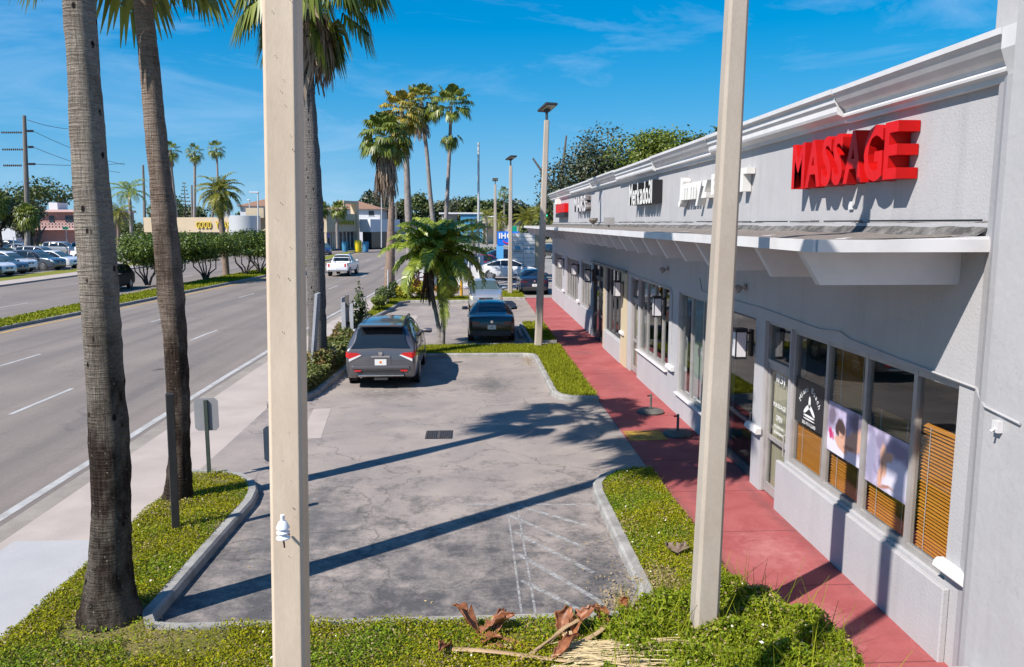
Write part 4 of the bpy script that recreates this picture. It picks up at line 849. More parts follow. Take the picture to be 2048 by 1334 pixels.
        b = MB(); b.box(xr - .045, xr + .12, -.78, .78, .56, .66); b.box(xr - .03, xr + .1, -.62, .62, .36, .43, 1); b.build('bumper', [pm, m_chrome], t, world=False, bevel=.03)
        b = MB(); b.box(xr + .12, xr + .46, -.60, .60, 1.69, 1.745); b.build('spoiler', pm, t, world=False, bevel=.02)
        MB().box(xr - .03, xr + .2, -.18, .18, .27, .33).build('tow_hitch', m_plast, t, world=False)
    elif tail == 'sedan':
        for side in (1, -1):
            lb = MB(); B.patch(lb, 0.05, 1.6, 3.6, 3.97, side, 0, 0.012, 6, 3); lb.box(xr - .012, xr + .03, side * .60 - .13, side * .60 + .13, zt - .17, zt - .07); lb.build('tail_light', M('smoked_tail', (0.10, 0.006, 0.008), 0.15, coat=.6), t, world=False)
            MB().box(xr - .02, xr + .06, side * .55 - .12, side * .55 + .12, .44, .485).build('reflector', m_tail, t, world=False)
        MB().box(xr - .03, xr + .1, -.72, .72, .28, .5).build('bumper', m_plast, t, world=False, bevel=.03)
        MB().lathe([(.055, -.012), (.05, -.022), (.0, -.022)], 16, (xr, 0, zt - .08), 0, 'x').build('emblem', m_chrome, t, world=False)
    else:
        for side in (1, -1):
            lb = MB(); B.patch(lb, 0.05, 1.2, 3.3, 3.96, side, 0, 0.012, 4, 3); lb.box(xr - .012, xr + .03, side * (Wd * .74) - .07, side * (Wd * .74) + .07, zt - .3, zt - .04); lb.build('tail_light', m_tail, t, world=False)
        MB().box(xr - .05, xr + .1, -Wd * .85, Wd * .85, .40 * sz, .54 * sz).build('bumper', m_chrome if kind == 'pickup' else pm, t, world=False, bevel=.03)
    if plate:
        zp = zt - .29 if tail == 'suv' else (.62 if tail == 'sedan' else .66)
        pl = MB(); pl.box(xr - .028, xr - .012, -.155, .155, zp - .08, zp + .08); pl.box(xr - .030, xr - .028, -.03, .03, zp - .03, zp + .035, 1); pl.build('number_plate', [m_plate, m_orange if tail == 'suv' else m_alu], t, world=False)
    # front
    zf = k['st'][-2][2] * sz
    for side in (1, -1):
        lb = MB(); n_ = len(k['st']); B.patch(lb, n_ - 3.2, n_ - 1.25, 3.5, 4.4, side, 0, 0.012, 6, 4); lb.build('headlight', hl, t, world=False)
    g = MB(); g.box(Lf - .03, Lf + .014, -.34 * sy, .34 * sy, zf - .14, zf - .02); g.box(Lf - .05, Lf + .01, -.5 * sy, .5 * sy, .30, .42)
    g.build('grille', m_plast, t, world=False)
    MB().lathe([(.055, 0), (.05, .018), (0, .018)], 16, (Lf + .01, 0, zf - .08), 0, 'x').build('front_emblem', m_chrome, t, world=False)
    if rails:
        for side in (1, -1): MB().tube([B.at(u, 5.75, side) + np.array((0, 0, .0 if u in (2.9, 7.0) else .055)) for u in (2.9, 3.2, 4, 5, 6, 6.7, 7.0)], .02, 6).build('roof_rail', m_plast, t, world=False)
    if kind == 'pickup':
        b = MB(); x0, x1 = xr + .06, -0.78; b.box(x0, x1, -.70, .70, 1.0, 1.068); b.build('load_bed', m_plast, t, world=False)
        b = MB(); b.box(x0, x0 + .04, -.78, .78, 1.06, 1.13); [b.box(x0, x1, s_ * .8 - .04, s_ * .8 + .04, 1.05, 1.13) for s_ in (1, -1)]; b.tube([(-.85, -.68, 1.07), (-.85, -.66, 1.58), (-.85, .66, 1.58), (-.85, .68, 1.07)], .03, 6); b.build('bed_rail', pm, t, world=False)
    # door seams and handles
    for side in (1, -1) if lod == 0 else ():
        for u in ([4.72, 5.97, 8.4] if kind != 'pickup' else [5.2, 8.5]): B.patch(MB(), u, u + .035, 2.0, 4.1, side, 0, 0.003, 2, 6).build('door_seam', m_plast, t, world=False)
    for u in ([4.9, 6.15] if kind != 'pickup' else [5.4]):
        for side in (1, -1):
            p = B.at(u, 3.75, side); MB().box(-.09, .09, -.02, .02, -.015, .015).build('handle', pm, t, world=False).location = p
    t.location = loc; t.rotation_euler = (0, 0, head)
    return t
N90 = math.pi / 2                                   # heading +Y
p_grey = paint('gunmetal', (0.13, 0.125, 0.135), 0.5, 0.3); p_black = paint('black', (0.008, 0.009, 0.013)); p_navy = paint('navy', (0.012, 0.020, 0.045), 0.2)
p_silver = paint('silver', (0.42, 0.42, 0.43), 0.55, 0.32); p_white = paint('white', (0.74, 0.74, 0.75)); p_red = paint('maroon', (0.22, 0.02, 0.04)); p_blue = paint('blue', (0.03, 0.06, 0.16), 0.3)
p_lgrey = paint('light_grey', (0.40, 0.41, 0.43), 0.4); p_slate = paint('slate', (0.10, 0.12, 0.15), 0.4); p_teal = paint('dark_teal', (0.02, 0.05, 0.06), 0.3)
car('suv', 'sport_utility_car', 'dark grey SUV with red tail lights parked at the kerb, rear towards us', (-2.42, 23.68, 0), N90, p_grey, tail='suv', rails=True, scale=(1, 1, 1.0))
car('sedan', 'sedan_car', 'glossy black saloon with its tail towards us in the second parking bay', (0.78, 31.6, 0), N90, p_black, tail='sedan')
car('sedan', 'sedan_car', 'silver saloon with yellowed headlights facing us', (0.78, 42.75, 0), -N90, p_silver, scale=(1.04, 1.0, 1.03), head_l=m_amber, wind=M('green_windscreen', (0.06, 0.09, 0.085), 0.06, spec=.9))
car('sedan', 'sedan_car', 'dark navy saloon parked by the red walkway, partly behind the tall lamp post', (3.98, 51.5, 0), N90, p_navy, tail='sedan', scale=(1, 1.03, 1.06))
car('crossover', 'crossover_car', 'white crossover seen from its side behind the silver saloon', (3.0, 63.4, 0), 0, p_white, scale=(1.02, 1, 1.02))
car('suv', 'crossover_car', 'grey SUV with roof rails behind the navy saloon', (4.9, 70.5, 0), N90, p_lgrey, scale=(.9, .95, .98), rails=True)
car('suv', 'sport_utility_car', 'maroon car whose roof shows above the white crossover', (1.5, 71.5, 0), 0.1, p_red, scale=(.9, .92, .98))
car('crossover', 'crossover_car', 'dark blue car parked under the blue restaurant sign', (3.6, 83.5, 0), 0.2, p_navy, scale=(1, 1, 1.1))
car('suv', 'sport_utility_car', 'black car far off to the right of the tall lamp post', (10.9, 103, 0), -N90 + .3, p_black)
car('pickup', 'pickup_truck', 'white pickup truck driving away in the near lanes', (-11.25, 71.6, ZR), N90 - 0.06, p_white, scale=(1.04, 1.06, 1.12))
car('hatch', 'hatchback_car', 'dark blue hatchback on the far side of the road', (-21.3, 118, ZR), -N90 + .25, p_blue, scale=(1.05, 1.05, 1.1))
car('suv', 'sport_utility_car', 'black SUV driving towards us beyond the grass median', (-24.8, 56.0, ZR), -N90 + .08, M('flat_black', (.006, .006, .008), .5), rim=m_rim)
# car lot across the road: three rows nose out, plus a few beyond the near palm
lot = [
 ('hatch', p_teal, 'dark hatchback cut by the left edge in the front row of the far car lot', -41.0, 67.8, -.25, None),
 ('crossover', p_white, 'white crossover second in the front row of the far car lot', -41.3, 70.0, -.25, None),
 ('hatch', p_slate, 'dark grey hatchback with copper wheels in the front row of the far lot', -41.6, 72.9, -.22, m_copper),
 ('suv', p_white, 'white SUV behind the copper wheeled hatchback in the far lot', -42.8, 75.8, -.2, None),
 ('suv', p_slate, 'dark slate SUV between two white ones in the front row of the far lot', -41.6, 78.6, -.2, None),
 ('crossover', p_white, 'white crossover beside the leaning palm trunk, last of the front row', -41.4, 81.6, -.2, None),
 ('suv', p_lgrey, 'pale blue grey van in the second row by the left edge', -52.5, 83.0, -.15, None),
 ('hatch', p_silver, 'silver hatchback in the second row of the far lot', -50.6, 85.7, -.15, None),
 ('pickup', p_black, 'black pickup in the second row of the far lot', -51.3, 88.7, -.15, None),
 ('suv', p_silver, 'silver SUV at the right end of the second row, left of the near palm', -48.4, 92.5, -.15, None),
 ('sedan', p_teal, 'dark teal saloon in the third row of the far lot', -64.0, 104.5, -.1, None),
 ('sedan', p_navy, 'navy saloon in the third row of the far lot', -61.8, 107.0, -.1, None),
 ('crossover', p_silver, 'silver crossover in the third row under the street sign', -60.2, 110.5, -.1, None),
 ('sedan', p_white, 'white saloon in the last row in front of the pink building', -71.5, 120.5, -.1, None),
 ('suv', p_black, 'black SUV in the last row in front of the pink building', -68.5, 123.5, -.1, None),
 ('pickup', p_white, 'white pickup parked beyond the near palm, behind the black SUV', -45.0, 98.5, -.2, None),
 ('sedan', p_slate, 'slate saloon at the left edge in the third row of the far lot', -70, 102, -.1, None),
 ('crossover', p_white, 'white crossover at the left edge of the last row before the dark trees', -79, 117, -.1, None),
 ('hatch', p_navy, 'navy hatchback in the last row beneath the dark round tree', -75, 119.5, -.1, None),
 ('suv', p_silver, 'silver SUV in the third row right beside the near palm trunk', -56.5, 114, -.1, None),
 ('sedan', p_black, 'black saloon in the second row behind the silver hatchback', -55.5, 98.5, -.1, None),
 ('suv', p_white, 'white van parked left of the hedge trees', -51.5, 111.5, -.2, None)]
for kd, pm, lb, x, y, h, rim in lot: car(kd, {'hatch': 'hatchback_car', 'crossover': 'crossover_car', 'suv': 'sport_utility_car', 'pickup': 'pickup_truck', 'sedan': 'sedan_car'}[kd], lb, (x, y, 0), h, pm, scale=(1.06, 1.06, 1.1), lod=1, rim=rim, group='cars in the lot across the road')

# ------------------------------------------------------------------ palms, trees and shrubs
m_fan = M('fan_leaf', (0.065, 0.105, 0.016), 0.42, rand=(0.24, 0.27, 0.035), trans=0.3)
m_fany = M('yellow_fan_leaf', (0.16, 0.16, 0.02), 0.5, rand=(0.42, 0.30, 0.03), trans=0.22)
m_skirt = M('dead_leaf', (0.16, 0.11, 0.075), 0.85, rand=(0.36, 0.27, 0.19), trans=0.1)
m_stalk = M('leaf_stalk', (0.16, 0.17, 0.05), 0.6)
m_trunk = M('palm_trunk', (0.19, 0.165, 0.15), 0.9, col2=(0.29, 0.26, 0.245), ns=6, stretch=(1, 1, .6), fine=0.25, fs=30, bump=0.02, bs=14)
m_trunkb = M('brown_palm_trunk', (0.17, 0.115, 0.085), 0.9, col2=(0.28, 0.20, 0.155), ns=7, stretch=(1, 1, 1.4), fine=0.25, fs=30, bump=0.02, bs=14)
def bark_mat(name, up1, up2, low1, low2, zlow, zhigh, holes=True, green=0.0):
    m = bpy.data.materials.new(name); m.use_nodes = True; N = m.node_tree.nodes; Lk = m.node_tree.links.new
    p = N['Principled BSDF']; p.inputs['Roughness'].default_value = 0.92; p.inputs['Specular IOR Level'].default_value = 0.15
    t = N.new('ShaderNodeTexCoord'); v = t.outputs['Object']
    def mapd(s): q = N.new('ShaderNodeMapping'); q.inputs['Scale'].default_value = s; Lk(v, q.inputs['Vector']); return q.outputs[0]
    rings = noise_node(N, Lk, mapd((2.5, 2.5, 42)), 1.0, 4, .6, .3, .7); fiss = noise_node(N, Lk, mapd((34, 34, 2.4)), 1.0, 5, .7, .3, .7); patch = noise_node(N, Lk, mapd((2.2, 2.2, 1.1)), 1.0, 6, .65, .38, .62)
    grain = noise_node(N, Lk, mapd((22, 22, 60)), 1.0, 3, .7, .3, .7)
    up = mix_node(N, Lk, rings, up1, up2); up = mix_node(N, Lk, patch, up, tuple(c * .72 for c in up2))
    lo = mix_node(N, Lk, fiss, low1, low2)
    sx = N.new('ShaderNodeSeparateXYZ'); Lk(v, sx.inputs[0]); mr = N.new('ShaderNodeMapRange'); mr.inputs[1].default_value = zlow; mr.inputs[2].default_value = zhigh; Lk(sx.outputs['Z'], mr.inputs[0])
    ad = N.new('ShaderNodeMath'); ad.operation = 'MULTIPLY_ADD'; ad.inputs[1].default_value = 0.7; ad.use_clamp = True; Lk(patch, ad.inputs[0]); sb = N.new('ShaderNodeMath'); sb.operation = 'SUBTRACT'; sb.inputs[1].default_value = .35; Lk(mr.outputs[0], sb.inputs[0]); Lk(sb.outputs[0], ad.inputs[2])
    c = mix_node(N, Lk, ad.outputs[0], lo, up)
    g2 = N.new('ShaderNodeMapRange'); g2.inputs[3].default_value = .72; g2.inputs[4].default_value = 1.28; Lk(grain, g2.inputs[0]); cc = N.new('ShaderNodeCombineColor'); [Lk(g2.outputs[0], cc.inputs[i]) for i in range(3)]
    c = mix_node(N, Lk, 1.0, c, cc.outputs[0], 'MULTIPLY')
    if holes:
        vo = N.new('ShaderNodeTexVoronoi'); vo.inputs['Scale'].default_value = 1.0; Lk(mapd((7.5, 7.5, 4.2)), vo.inputs['Vector'])
        h = N.new('ShaderNodeMapRange'); h.inputs[1].default_value = .13; h.inputs[2].default_value = .20; h.inputs[3].default_value = 1; h.inputs[4].default_value = 0; Lk(vo.outputs['Distance'], h.inputs[0])
        c = mix_node(N, Lk, h.outputs[0], c, (.02, .016, .014))
    lv = N.new('ShaderNodeTexVoronoi'); lv.inputs['Scale'].default_value = 1.0; Lk(mapd((15, 15, 11)), lv.inputs['Vector']); lr_ = N.new('ShaderNodeMapRange'); lr_.inputs[1].default_value = .10; lr_.inputs[2].default_value = .16; lr_.inputs[3].default_value = .8; lr_.inputs[4].default_value = 0; Lk(lv.outputs['Distance'], lr_.inputs[0])
    c = mix_node(N, Lk, lr_.outputs[0], c, (.26, .235, .18))
    Lk(c, p.inputs['Base Color'])
    b = N.new('ShaderNodeBump'); b.inputs['Distance'].default_value = .03; am = N.new('ShaderNodeMath'); am.operation = 'ADD'; Lk(rings, am.inputs[0]); Lk(fiss, am.inputs[1]); Lk(am.outputs[0], b.inputs['Height']); Lk(b.outputs[0], p.inputs['Normal'])
    return m
def trunk_px(rows, Y):
    """trunk axis and radii surveyed from the photo at distance Y: rows of (x left, x right, y)"""
    P, Rd = [], []
    for a, c, y in rows:
        p = PYw((a + c) / 2, y, Y); q = PYw(c, y, Y); P.append(p); Rd.append(abs(q[0] - p[0]) * 0.99)
    return P, Rd
def resample(P, Rd, n):
    P = np.array(P, float); Rd = np.array(Rd, float); A, _ = pchip_like(np.column_stack([P, Rd]), n); return A[:, :3], A[:, 3]
def trunk(name, P, Rd, mat, parent, n=14, seg=40, rough=0.03, boots=None, seed=1):
    rng = np.random.default_rng(seed); P, Rd = resample(P, Rd, seg); b = MB(); b.tube(P, Rd, n, 0)
    V = b.v[0]; k = seg * n; ax = np.repeat(P, n, 0); V[:k] = ax + (V[:k] - ax) * (1 + rng.normal(size=(k, 1)) * rough) + 0
    return b.build(name, mat, parent, smooth=True)
def fan_leaf(Q, rng, base, d, plen, Rf, nb=20, droop=0.35, wid=0.1, arc=112, fold=.5):
    """one fan leaf: stalk quad + blades, appended to Q as quads"""
    d = d / np.linalg.norm(d); c = base + d * plen + np.array((0, 0, -0.10 * plen)); s = np.cross(d, (0, 0, 1.0)); s /= np.linalg.norm(s) + 1e-9; nrm = np.cross(s, d)
    f = d + np.array((0, 0, -0.25 * droop)); f /= np.linalg.norm(f)
    w = 0.018 + .008 * Rf; Q.append([base - s * w, base + s * w, c + s * w * .6, c - s * w * .6])
    A = np.radians(np.linspace(-arc, arc, nb)) + rng.normal(size=nb) * .03
    for a in A:
        r = Rf * (0.78 + 0.22 * math.cos(a)) * rng.uniform(.9, 1.08); dr = f * math.cos(a) + s * math.sin(a) + nrm * (fold * abs(math.sin(a)) * .45)
        sd = -f * math.sin(a) + s * math.cos(a); m = c + dr * r * .55; hw = r * wid
        e = dr * .5 + np.array((0, 0, -1.0)) * (droop * (.8 + .5 * abs(math.sin(a)) + rng.uniform(0, .4))); tip = m + e * r * .46
        Q.append([c, m - sd * hw + nrm * hw * .3, m, m + sd * hw]); k = sd * hw * .1
        Q.append([m - sd * hw, tip - k, tip + k, m + sd * hw])
def fan_crown(cen, rng, n=34, plen=.9, Rf=1.0, nb=20, lo=-55, hi=85, droop=.4, wid=.085, seedrot=0.0):
    Q = []
    for k in range(n):
        t = (k + .5) / n; el = R(hi - (hi - lo) * t ** 0.85) + rng.normal() * .08; az = k * 2.39996 + seedrot + rng.normal() * .15
        d = np.array((math.cos(el) * math.cos(az), math.cos(el) * math.sin(az), math.sin(el)))
        fan_leaf(Q, rng, np.array(cen) + d * .12, d, plen * rng.uniform(.85, 1.15), Rf * rng.uniform(.85, 1.1), nb, droop * (1 + .9 * t), wid)
    return np.array(Q)
def skirt(cen, rng, n=70, length=1.6, r=.3, spread=.35):
    Q = []
    for k in range(n):
        az = rng.random() * 6.28; o = np.array((math.cos(az), math.sin(az), 0)); top = np.array(cen) + o * r * .5 + np.array((0, 0, rng.uniform(-.1, .25) * length))
        s = np.array((-o[1], o[0], 0)); ln = length * rng.uniform(.45, 1.1); mid = top + o * spread * rng.uniform(.5, 1.2) + np.array((0, 0, -ln * .45)); bot = mid + o * spread * rng.uniform(-.35, .25) + np.array((0, 0, -ln * .55)) + s * rng.normal() * .12
        w = rng.uniform(.03, .10) * (length / 1.6) ** .5
        for q in (-1.5, -.5, .5, 1.5):
            w_ = w; w = w_ * .5; sh = s * w * 2.4 * q + o * rng.normal() * .03; Q.append([top - s * .02, top + s * .02, mid + sh + s * w, mid + sh - s * w]); Q.append([mid + sh - s * w, mid + sh + s * w, bot + sh * 1.4 + s * w * .35 + (0, 0, rng.normal() * ln * .12), bot + sh * 1.4 - s * w * .35]); w = w_
    return np.array(Q)
def fan_palm(name, label, P, Rd, tm, rng, crown, sk=None, leafm=None, group=None, rough=.03, cat='palm tree'):
    t = empty(name, label, cat, P[0], 0, group); trunk('trunk', P, Rd, tm, t, seg=max(12, 6 * len(P)), rough=rough)
    quads_mesh('crown', crown, [leafm or m_fan], t)
    if sk is not None: quads_mesh('dead_skirt', sk, [m_skirt], t)
    return t
rng = np.random.default_rng(77)
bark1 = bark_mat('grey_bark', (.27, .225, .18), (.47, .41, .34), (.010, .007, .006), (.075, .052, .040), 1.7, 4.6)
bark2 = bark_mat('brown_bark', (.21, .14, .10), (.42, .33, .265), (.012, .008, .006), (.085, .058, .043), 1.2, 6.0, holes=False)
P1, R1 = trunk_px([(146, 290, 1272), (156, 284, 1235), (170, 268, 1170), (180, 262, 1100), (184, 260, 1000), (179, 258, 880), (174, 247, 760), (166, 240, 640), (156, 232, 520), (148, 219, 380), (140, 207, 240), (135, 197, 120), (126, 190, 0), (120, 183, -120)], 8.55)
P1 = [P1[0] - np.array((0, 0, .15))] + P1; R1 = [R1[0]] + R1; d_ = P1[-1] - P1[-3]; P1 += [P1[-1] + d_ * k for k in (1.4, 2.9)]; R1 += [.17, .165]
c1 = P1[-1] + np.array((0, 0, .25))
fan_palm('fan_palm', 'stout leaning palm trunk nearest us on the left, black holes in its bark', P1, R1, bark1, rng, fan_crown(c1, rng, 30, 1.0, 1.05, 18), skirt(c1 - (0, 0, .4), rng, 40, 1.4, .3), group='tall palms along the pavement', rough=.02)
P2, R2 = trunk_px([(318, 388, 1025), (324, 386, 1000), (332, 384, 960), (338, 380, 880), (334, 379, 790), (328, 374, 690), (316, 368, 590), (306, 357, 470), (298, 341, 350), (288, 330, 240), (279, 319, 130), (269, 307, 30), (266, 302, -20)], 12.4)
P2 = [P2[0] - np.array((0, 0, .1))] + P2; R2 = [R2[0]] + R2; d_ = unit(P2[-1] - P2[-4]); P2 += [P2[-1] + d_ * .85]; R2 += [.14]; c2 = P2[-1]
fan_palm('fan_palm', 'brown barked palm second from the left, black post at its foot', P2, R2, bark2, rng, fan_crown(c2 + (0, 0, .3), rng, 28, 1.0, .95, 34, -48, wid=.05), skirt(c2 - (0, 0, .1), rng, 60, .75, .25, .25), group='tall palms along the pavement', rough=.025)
P3, R3 = trunk_px([(606, 664, 748), (616, 655, 700), (616, 652, 620), (612, 650, 520), (608, 647, 430), (606, 641, 330), (606, 634, 240), (605, 628, 150), (606, 632, 60), (606, 632, -10)], 24.2)
c3 = P3[-1]
S3 = [np.array(q) for q in skirt(c3 + (0.12, 0, -.75), rng, 110, 1.7, .32, .30)]
C3 = list(fan_crown(c3 + (0, 0, .2), rng, 26, 1.1, 1.15, 38, -38, 80, .55, wid=.05))
for az, el, pl in ((0.25, -62, .9), (-.5, -68, .8), (0.9, -60, .9), (2.6, -35, 1.2), (3.4, -20, 1.5), (.05, 5, 1.5), (3.0, -55, .9), (-.2, -30, 1.3), (2.2, -60, 1.0)):
    d = np.array((math.cos(R(el)) * math.cos(az), math.cos(R(el)) * math.sin(az), math.sin(R(el)))); fan_leaf(C3, rng, c3 + d * .1, d, pl, 1.15, 40, .9, .05)
fan_palm('fan_palm', 'tall palm with a brown skirt directly behind the near concrete pole', P3, R3, bark_mat('pale_bark', (.15, .135, .125), (.25, .23, .22), (.11, .095, .085), (.22, .2, .18), .3, 2.5), rng, np.array(C3), np.array(S3), group='tall palms along the pavement')
# group of four beyond the parking bays
def px_palm(name, label, rows, Y, ccx, ccy, n, pl, Rf, tm, sk=None, leafm=None, group=None, nb=16, lo=-50, droop=.45, cat='palm tree'):
    P, Rd = trunk_px(rows, Y); c = PYw(ccx, ccy, Y); P.append(c); Rd.append(Rd[-1] * .9)
    s_ = None if sk is None else skirt(c + np.array((0, 0, -sk[0])), rng, sk[1], sk[2], .28, sk[3] if len(sk) > 3 else .3)
    return fan_palm(name, label, P, Rd, tm, rng, fan_crown(c, rng, n, pl, Rf, nb, lo, 85, droop), s_, leafm, group)
px_palm('fan_palm', 'palm with a long brown skirt, leftmost and lowest of the group of four', [(766, 792, 600), (768, 790, 560), (772, 790, 500), (776, 789, 430), (779, 788, 385), (776, 786, 330)], 50, 770, 275, 38, .95, 1.05, m_trunkb, (1.25, 100, 2.4, .42), None, 'four palms beyond the parking bays', 20, -45)
px_palm('fan_palm', 'yellow green palm just right of the long skirted one in the group of four', [(812, 830, 580), (812, 826, 500), (809, 823, 420), (807, 819, 330), (806, 816, 290)], 54, 803, 222, 34, .9, .95, m_trunk, (1.7, 40, 1.2, .4), m_fany, 'four palms beyond the parking bays', 18, -72)
px_palm('fan_palm', 'slender yellow tinged palm, third of the group of four and the tallest', [(868, 882, 545), (864, 876, 480), (857, 866, 400), (850, 858, 310), (845, 853, 265)], 60, 843, 205, 32, .9, .95, m_trunk, (1.5, 40, 1.2, .4), M('lime_fan_leaf', (.10, .13, .02), .45, rand=(.30, .28, .03), trans=.22), 'four palms beyond the parking bays', 18, -62)
px_palm('fan_palm', 'slender dark green palm, rightmost of the group of four, gap in its crown', [(884, 898, 545), (886, 896, 470), (891, 899, 380), (896, 903, 290)], 58, 902, 212, 24, .95, .95, m_trunk, None, None, 'four palms beyond the parking bays', 18, -25)
o = PYw(900, 262, 58); quads_mesh('dead_skirt', np.concatenate([fan_crown(o, rng, 14, .5, .6, 14, -80, -30, .8)]), [m_fan], [q for q in bpy.data.objects if q.get('label', '').startswith('slender dark green')][0])
px_palm('fan_palm', 'leftmost of three distant fan palms, its trunk leaning right', [(350, 362, 492), (348, 357, 440), (342, 349, 370), (338, 345, 330)], 150, 341, 300, 26, 1.1, 1.2, m_trunk, (1.5, 24, 1.8), None, 'three distant fan palms', 12, -65)
px_palm('fan_palm', 'middle one of three distant fan palms', [(384, 391, 492), (386, 392, 420), (387, 392, 330)], 150, 389, 304, 26, 1.0, 1.1, m_trunk, (1.2, 14, 1.4), None, 'three distant fan palms', 12, -70)
px_palm('fan_palm', 'rightmost of three distant fan palms', [(400, 407, 492), (425, 430, 420), (433, 437, 350), (432, 436, 320)], 150, 432, 297, 24, 1.0, 1.1, m_trunk, None, None, 'three distant fan palms', 12, -65)
px_palm('cabbage_palm', 'left one of two cabbage palms before the row of shops across the road', [(636, 645, 500), (637, 644, 460), (640, 647, 430)], 124, 642, 418, 40, .7, 1.0, m_trunk, None, m_fany and m_fan, 'cabbage palms by the shops', 12, -60)
px_palm('cabbage_palm', 'right one of two cabbage palms, in front of the beige sign wall', [(672, 678, 497), (671, 677, 455), (673, 680, 430)], 124, 677, 418, 40, .75, 1.05, m_trunk, None, None, 'cabbage palms by the shops', 12, -60)
px_palm('cabbage_palm', 'dark round cabbage palm at the foot of the tall utility pole', [(48, 60, 500), (50, 60, 470), (50, 60, 450)], 100, 55, 430, 60, .8, 1.1, m_trunk, None, None, None, 12, -80)
px_palm('cabbage_palm', 'dark cabbage palm cut off by the left edge of the view', [(-14, -2, 500), (-12, -2, 450)], 100, -8, 405, 46, .9, 1.2, m_trunk, None, None, None, 12, -70)
px_palm('fan_palm', 'small lone fan palm standing above the far treeline between two lamp posts', [(1006, 1009, 460), (1007, 1010, 420)], 150, 1008, 385, 24, .7, .8, m_trunk, None, None, None, 12, -50)
# feather palms
def frond(Q, rng, base, az, el, Ln, ll, droop, n=26, wid=.022, vee=.5, S=None):
    d = np.array((math.cos(az), math.sin(az), 0)); s = np.array((-d[1], d[0], 0)); pts = []
    for k in range(n + 1):
        t = k / n; th = el - droop * t ** 1.3
        pts.append(pts[-1] + (d * math.cos(th) + np.array((0, 0, math.sin(th)))) * Ln / n if k else np.array(base, float))
    for k in range(n):
        w = .02 * (1 - k / n) + .006; (S if S is not None else Q).append([pts[k] - s * w, pts[k] + s * w, pts[k + 1] + s * w, pts[k + 1] - s * w])
        t = (k + .5) / n
        if t < .12: continue
        l = ll * math.sin(math.pi * min(1, .18 + t * .82)) ** .6 * rng.uniform(.85, 1.1); tg = unit(pts[k + 1] - pts[k]); up = np.cross(tg, s) * -1
        if up[2] < 0: up = -up
        for sd in (1, -1):
            dr = unit(s * sd + tg * .55 + up * vee * rng.uniform(.3, 1.0)); m = pts[k] + dr * l * .55; tip = m + (dr * .6 + np.array((0, 0, -.75))) * l * .45; p = tg * l * wid * 4
            Q.append([pts[k] - p * .4, m - p, m + p, pts[k] + p * .4]); Q.append([m - p, tip - p * .15, tip + p * .15, m + p])
def feather_palm(name, label, P, Rd, tm, leafm, n, Ln, ll, lo, hi, droop, group=None, nl=26, extra=None, cat='palm tree', wid=.022):
    t = empty(name, label, cat, P[0], 0, group); trunk('trunk', P, Rd, tm, t, seg=16); Q = []; c = np.array(P[-1])
    for k in range(n):
        u = (k + .5) / n; frond(Q, rng, c, k * 2.39996 + rng.normal() * .2, R(hi - (hi - lo) * u) + rng.normal() * .08, Ln * rng.uniform(.85, 1.1), ll, droop * rng.uniform(.85, 1.2), nl, wid)
    quads_mesh('crown', np.array(Q), [leafm], t)
    if extra: extra(t, c)
    return t
m_feath = M('feather_leaf', (0.10, 0.16, 0.016), 0.38, rand=(0.36, 0.41, 0.05), trans=0.35)
m_feathy = M('golden_feather_leaf', (0.12, 0.14, 0.016), 0.45, rand=(0.30, 0.28, 0.035), trans=0.25)
m_yst = M('crownshaft', (0.60, 0.42, 0.02), 0.45, col2=(0.35, 0.33, 0.04), ns=2)
def xm_extra(t, c):
    b = MB(); b.tube([(-1.06, 28.4, .0), (-1.18, 28.42, .9), (-1.42, 28.45, 2.3), (-1.5, 28.5, 3.0)], [.14, .075, .07, .06], 10); b.build('second_trunk', m_trunk, t, smooth=True)
    q = MB(); q.tube([c + (-.03, 0, -1.15), c + (-.02, 0, -.5), c], [.085, .09, .06], 10); q.build('crownshaft', m_yst, t, smooth=True)
    Q = []; c2_ = np.array((-1.5, 28.5, 3.05))
    for k in range(17): frond(Q, rng, c2_ + (0, 0, .3), k * 2.39996 + .8, R(85 - 95 * k / 17), 1.9 * rng.uniform(.85, 1.1), .5, 1.5, 36, .034)
    frond(Q, rng, c + (.0, -.1, -.5), -1.25, R(-70), 2.2, .36, .2, 34, .03)
    quads_mesh('second_crown', np.array(Q), [m_feath], t)
    quads_mesh('dead_frond', skirt(c2_ + (-.02, -.05, -.25), rng, 16, 1.35, .06, .06), [M('dark_dead_leaf', (.05, .03, .022), .9, rand=(.14, .085, .06))], t)
    f = MB(); r_ = np.random.default_rng(8)
    for k in range(60):
        p = c2_ + np.array((-.36, -.3, -.5)) + r_.normal(size=3) * np.array((.10, .10, .22)); f.lathe([(0.0, -.03), (.028, -.012), (.028, .015), (0, .03)], 6, p)
    f.build('fruit_cluster', M('red_fruit', (.55, .05, .025), .35, rand=(.62, .14, .03)), t)
Pc = [np.array(q, float) for q in ((-1.06, 28.4, -.05), (-1.04, 28.4, .25), (-.98, 28.4, .9), (-.98, 28.4, 1.7), (-1.03, 28.4, 2.4), (-1.08, 28.4, 3.3))]
feather_palm('christmas_palm', 'short twin trunked feather palm with red fruit on the strip before the second bay', Pc, [.17, .12, .085, .08, .085, .07], m_trunk, m_feath, 26, 2.25, .55, -12, 88, 1.75, None, 40, xm_extra, wid=.03)
def px_trunk(rows, Y): P, Rd = trunk_px(rows, Y); return P, Rd
P, Rd = px_trunk([(260, 267, 505), (260, 267, 470), (257, 264, 420), (255, 261, 385)], 120); feather_palm('royal_palm', 'royal palm with arching fronds between the two nearest palm trunks', P, Rd, m_trunk, m_feath, 15, 4.2, .9, -15, 75, 1.6, None, 24)
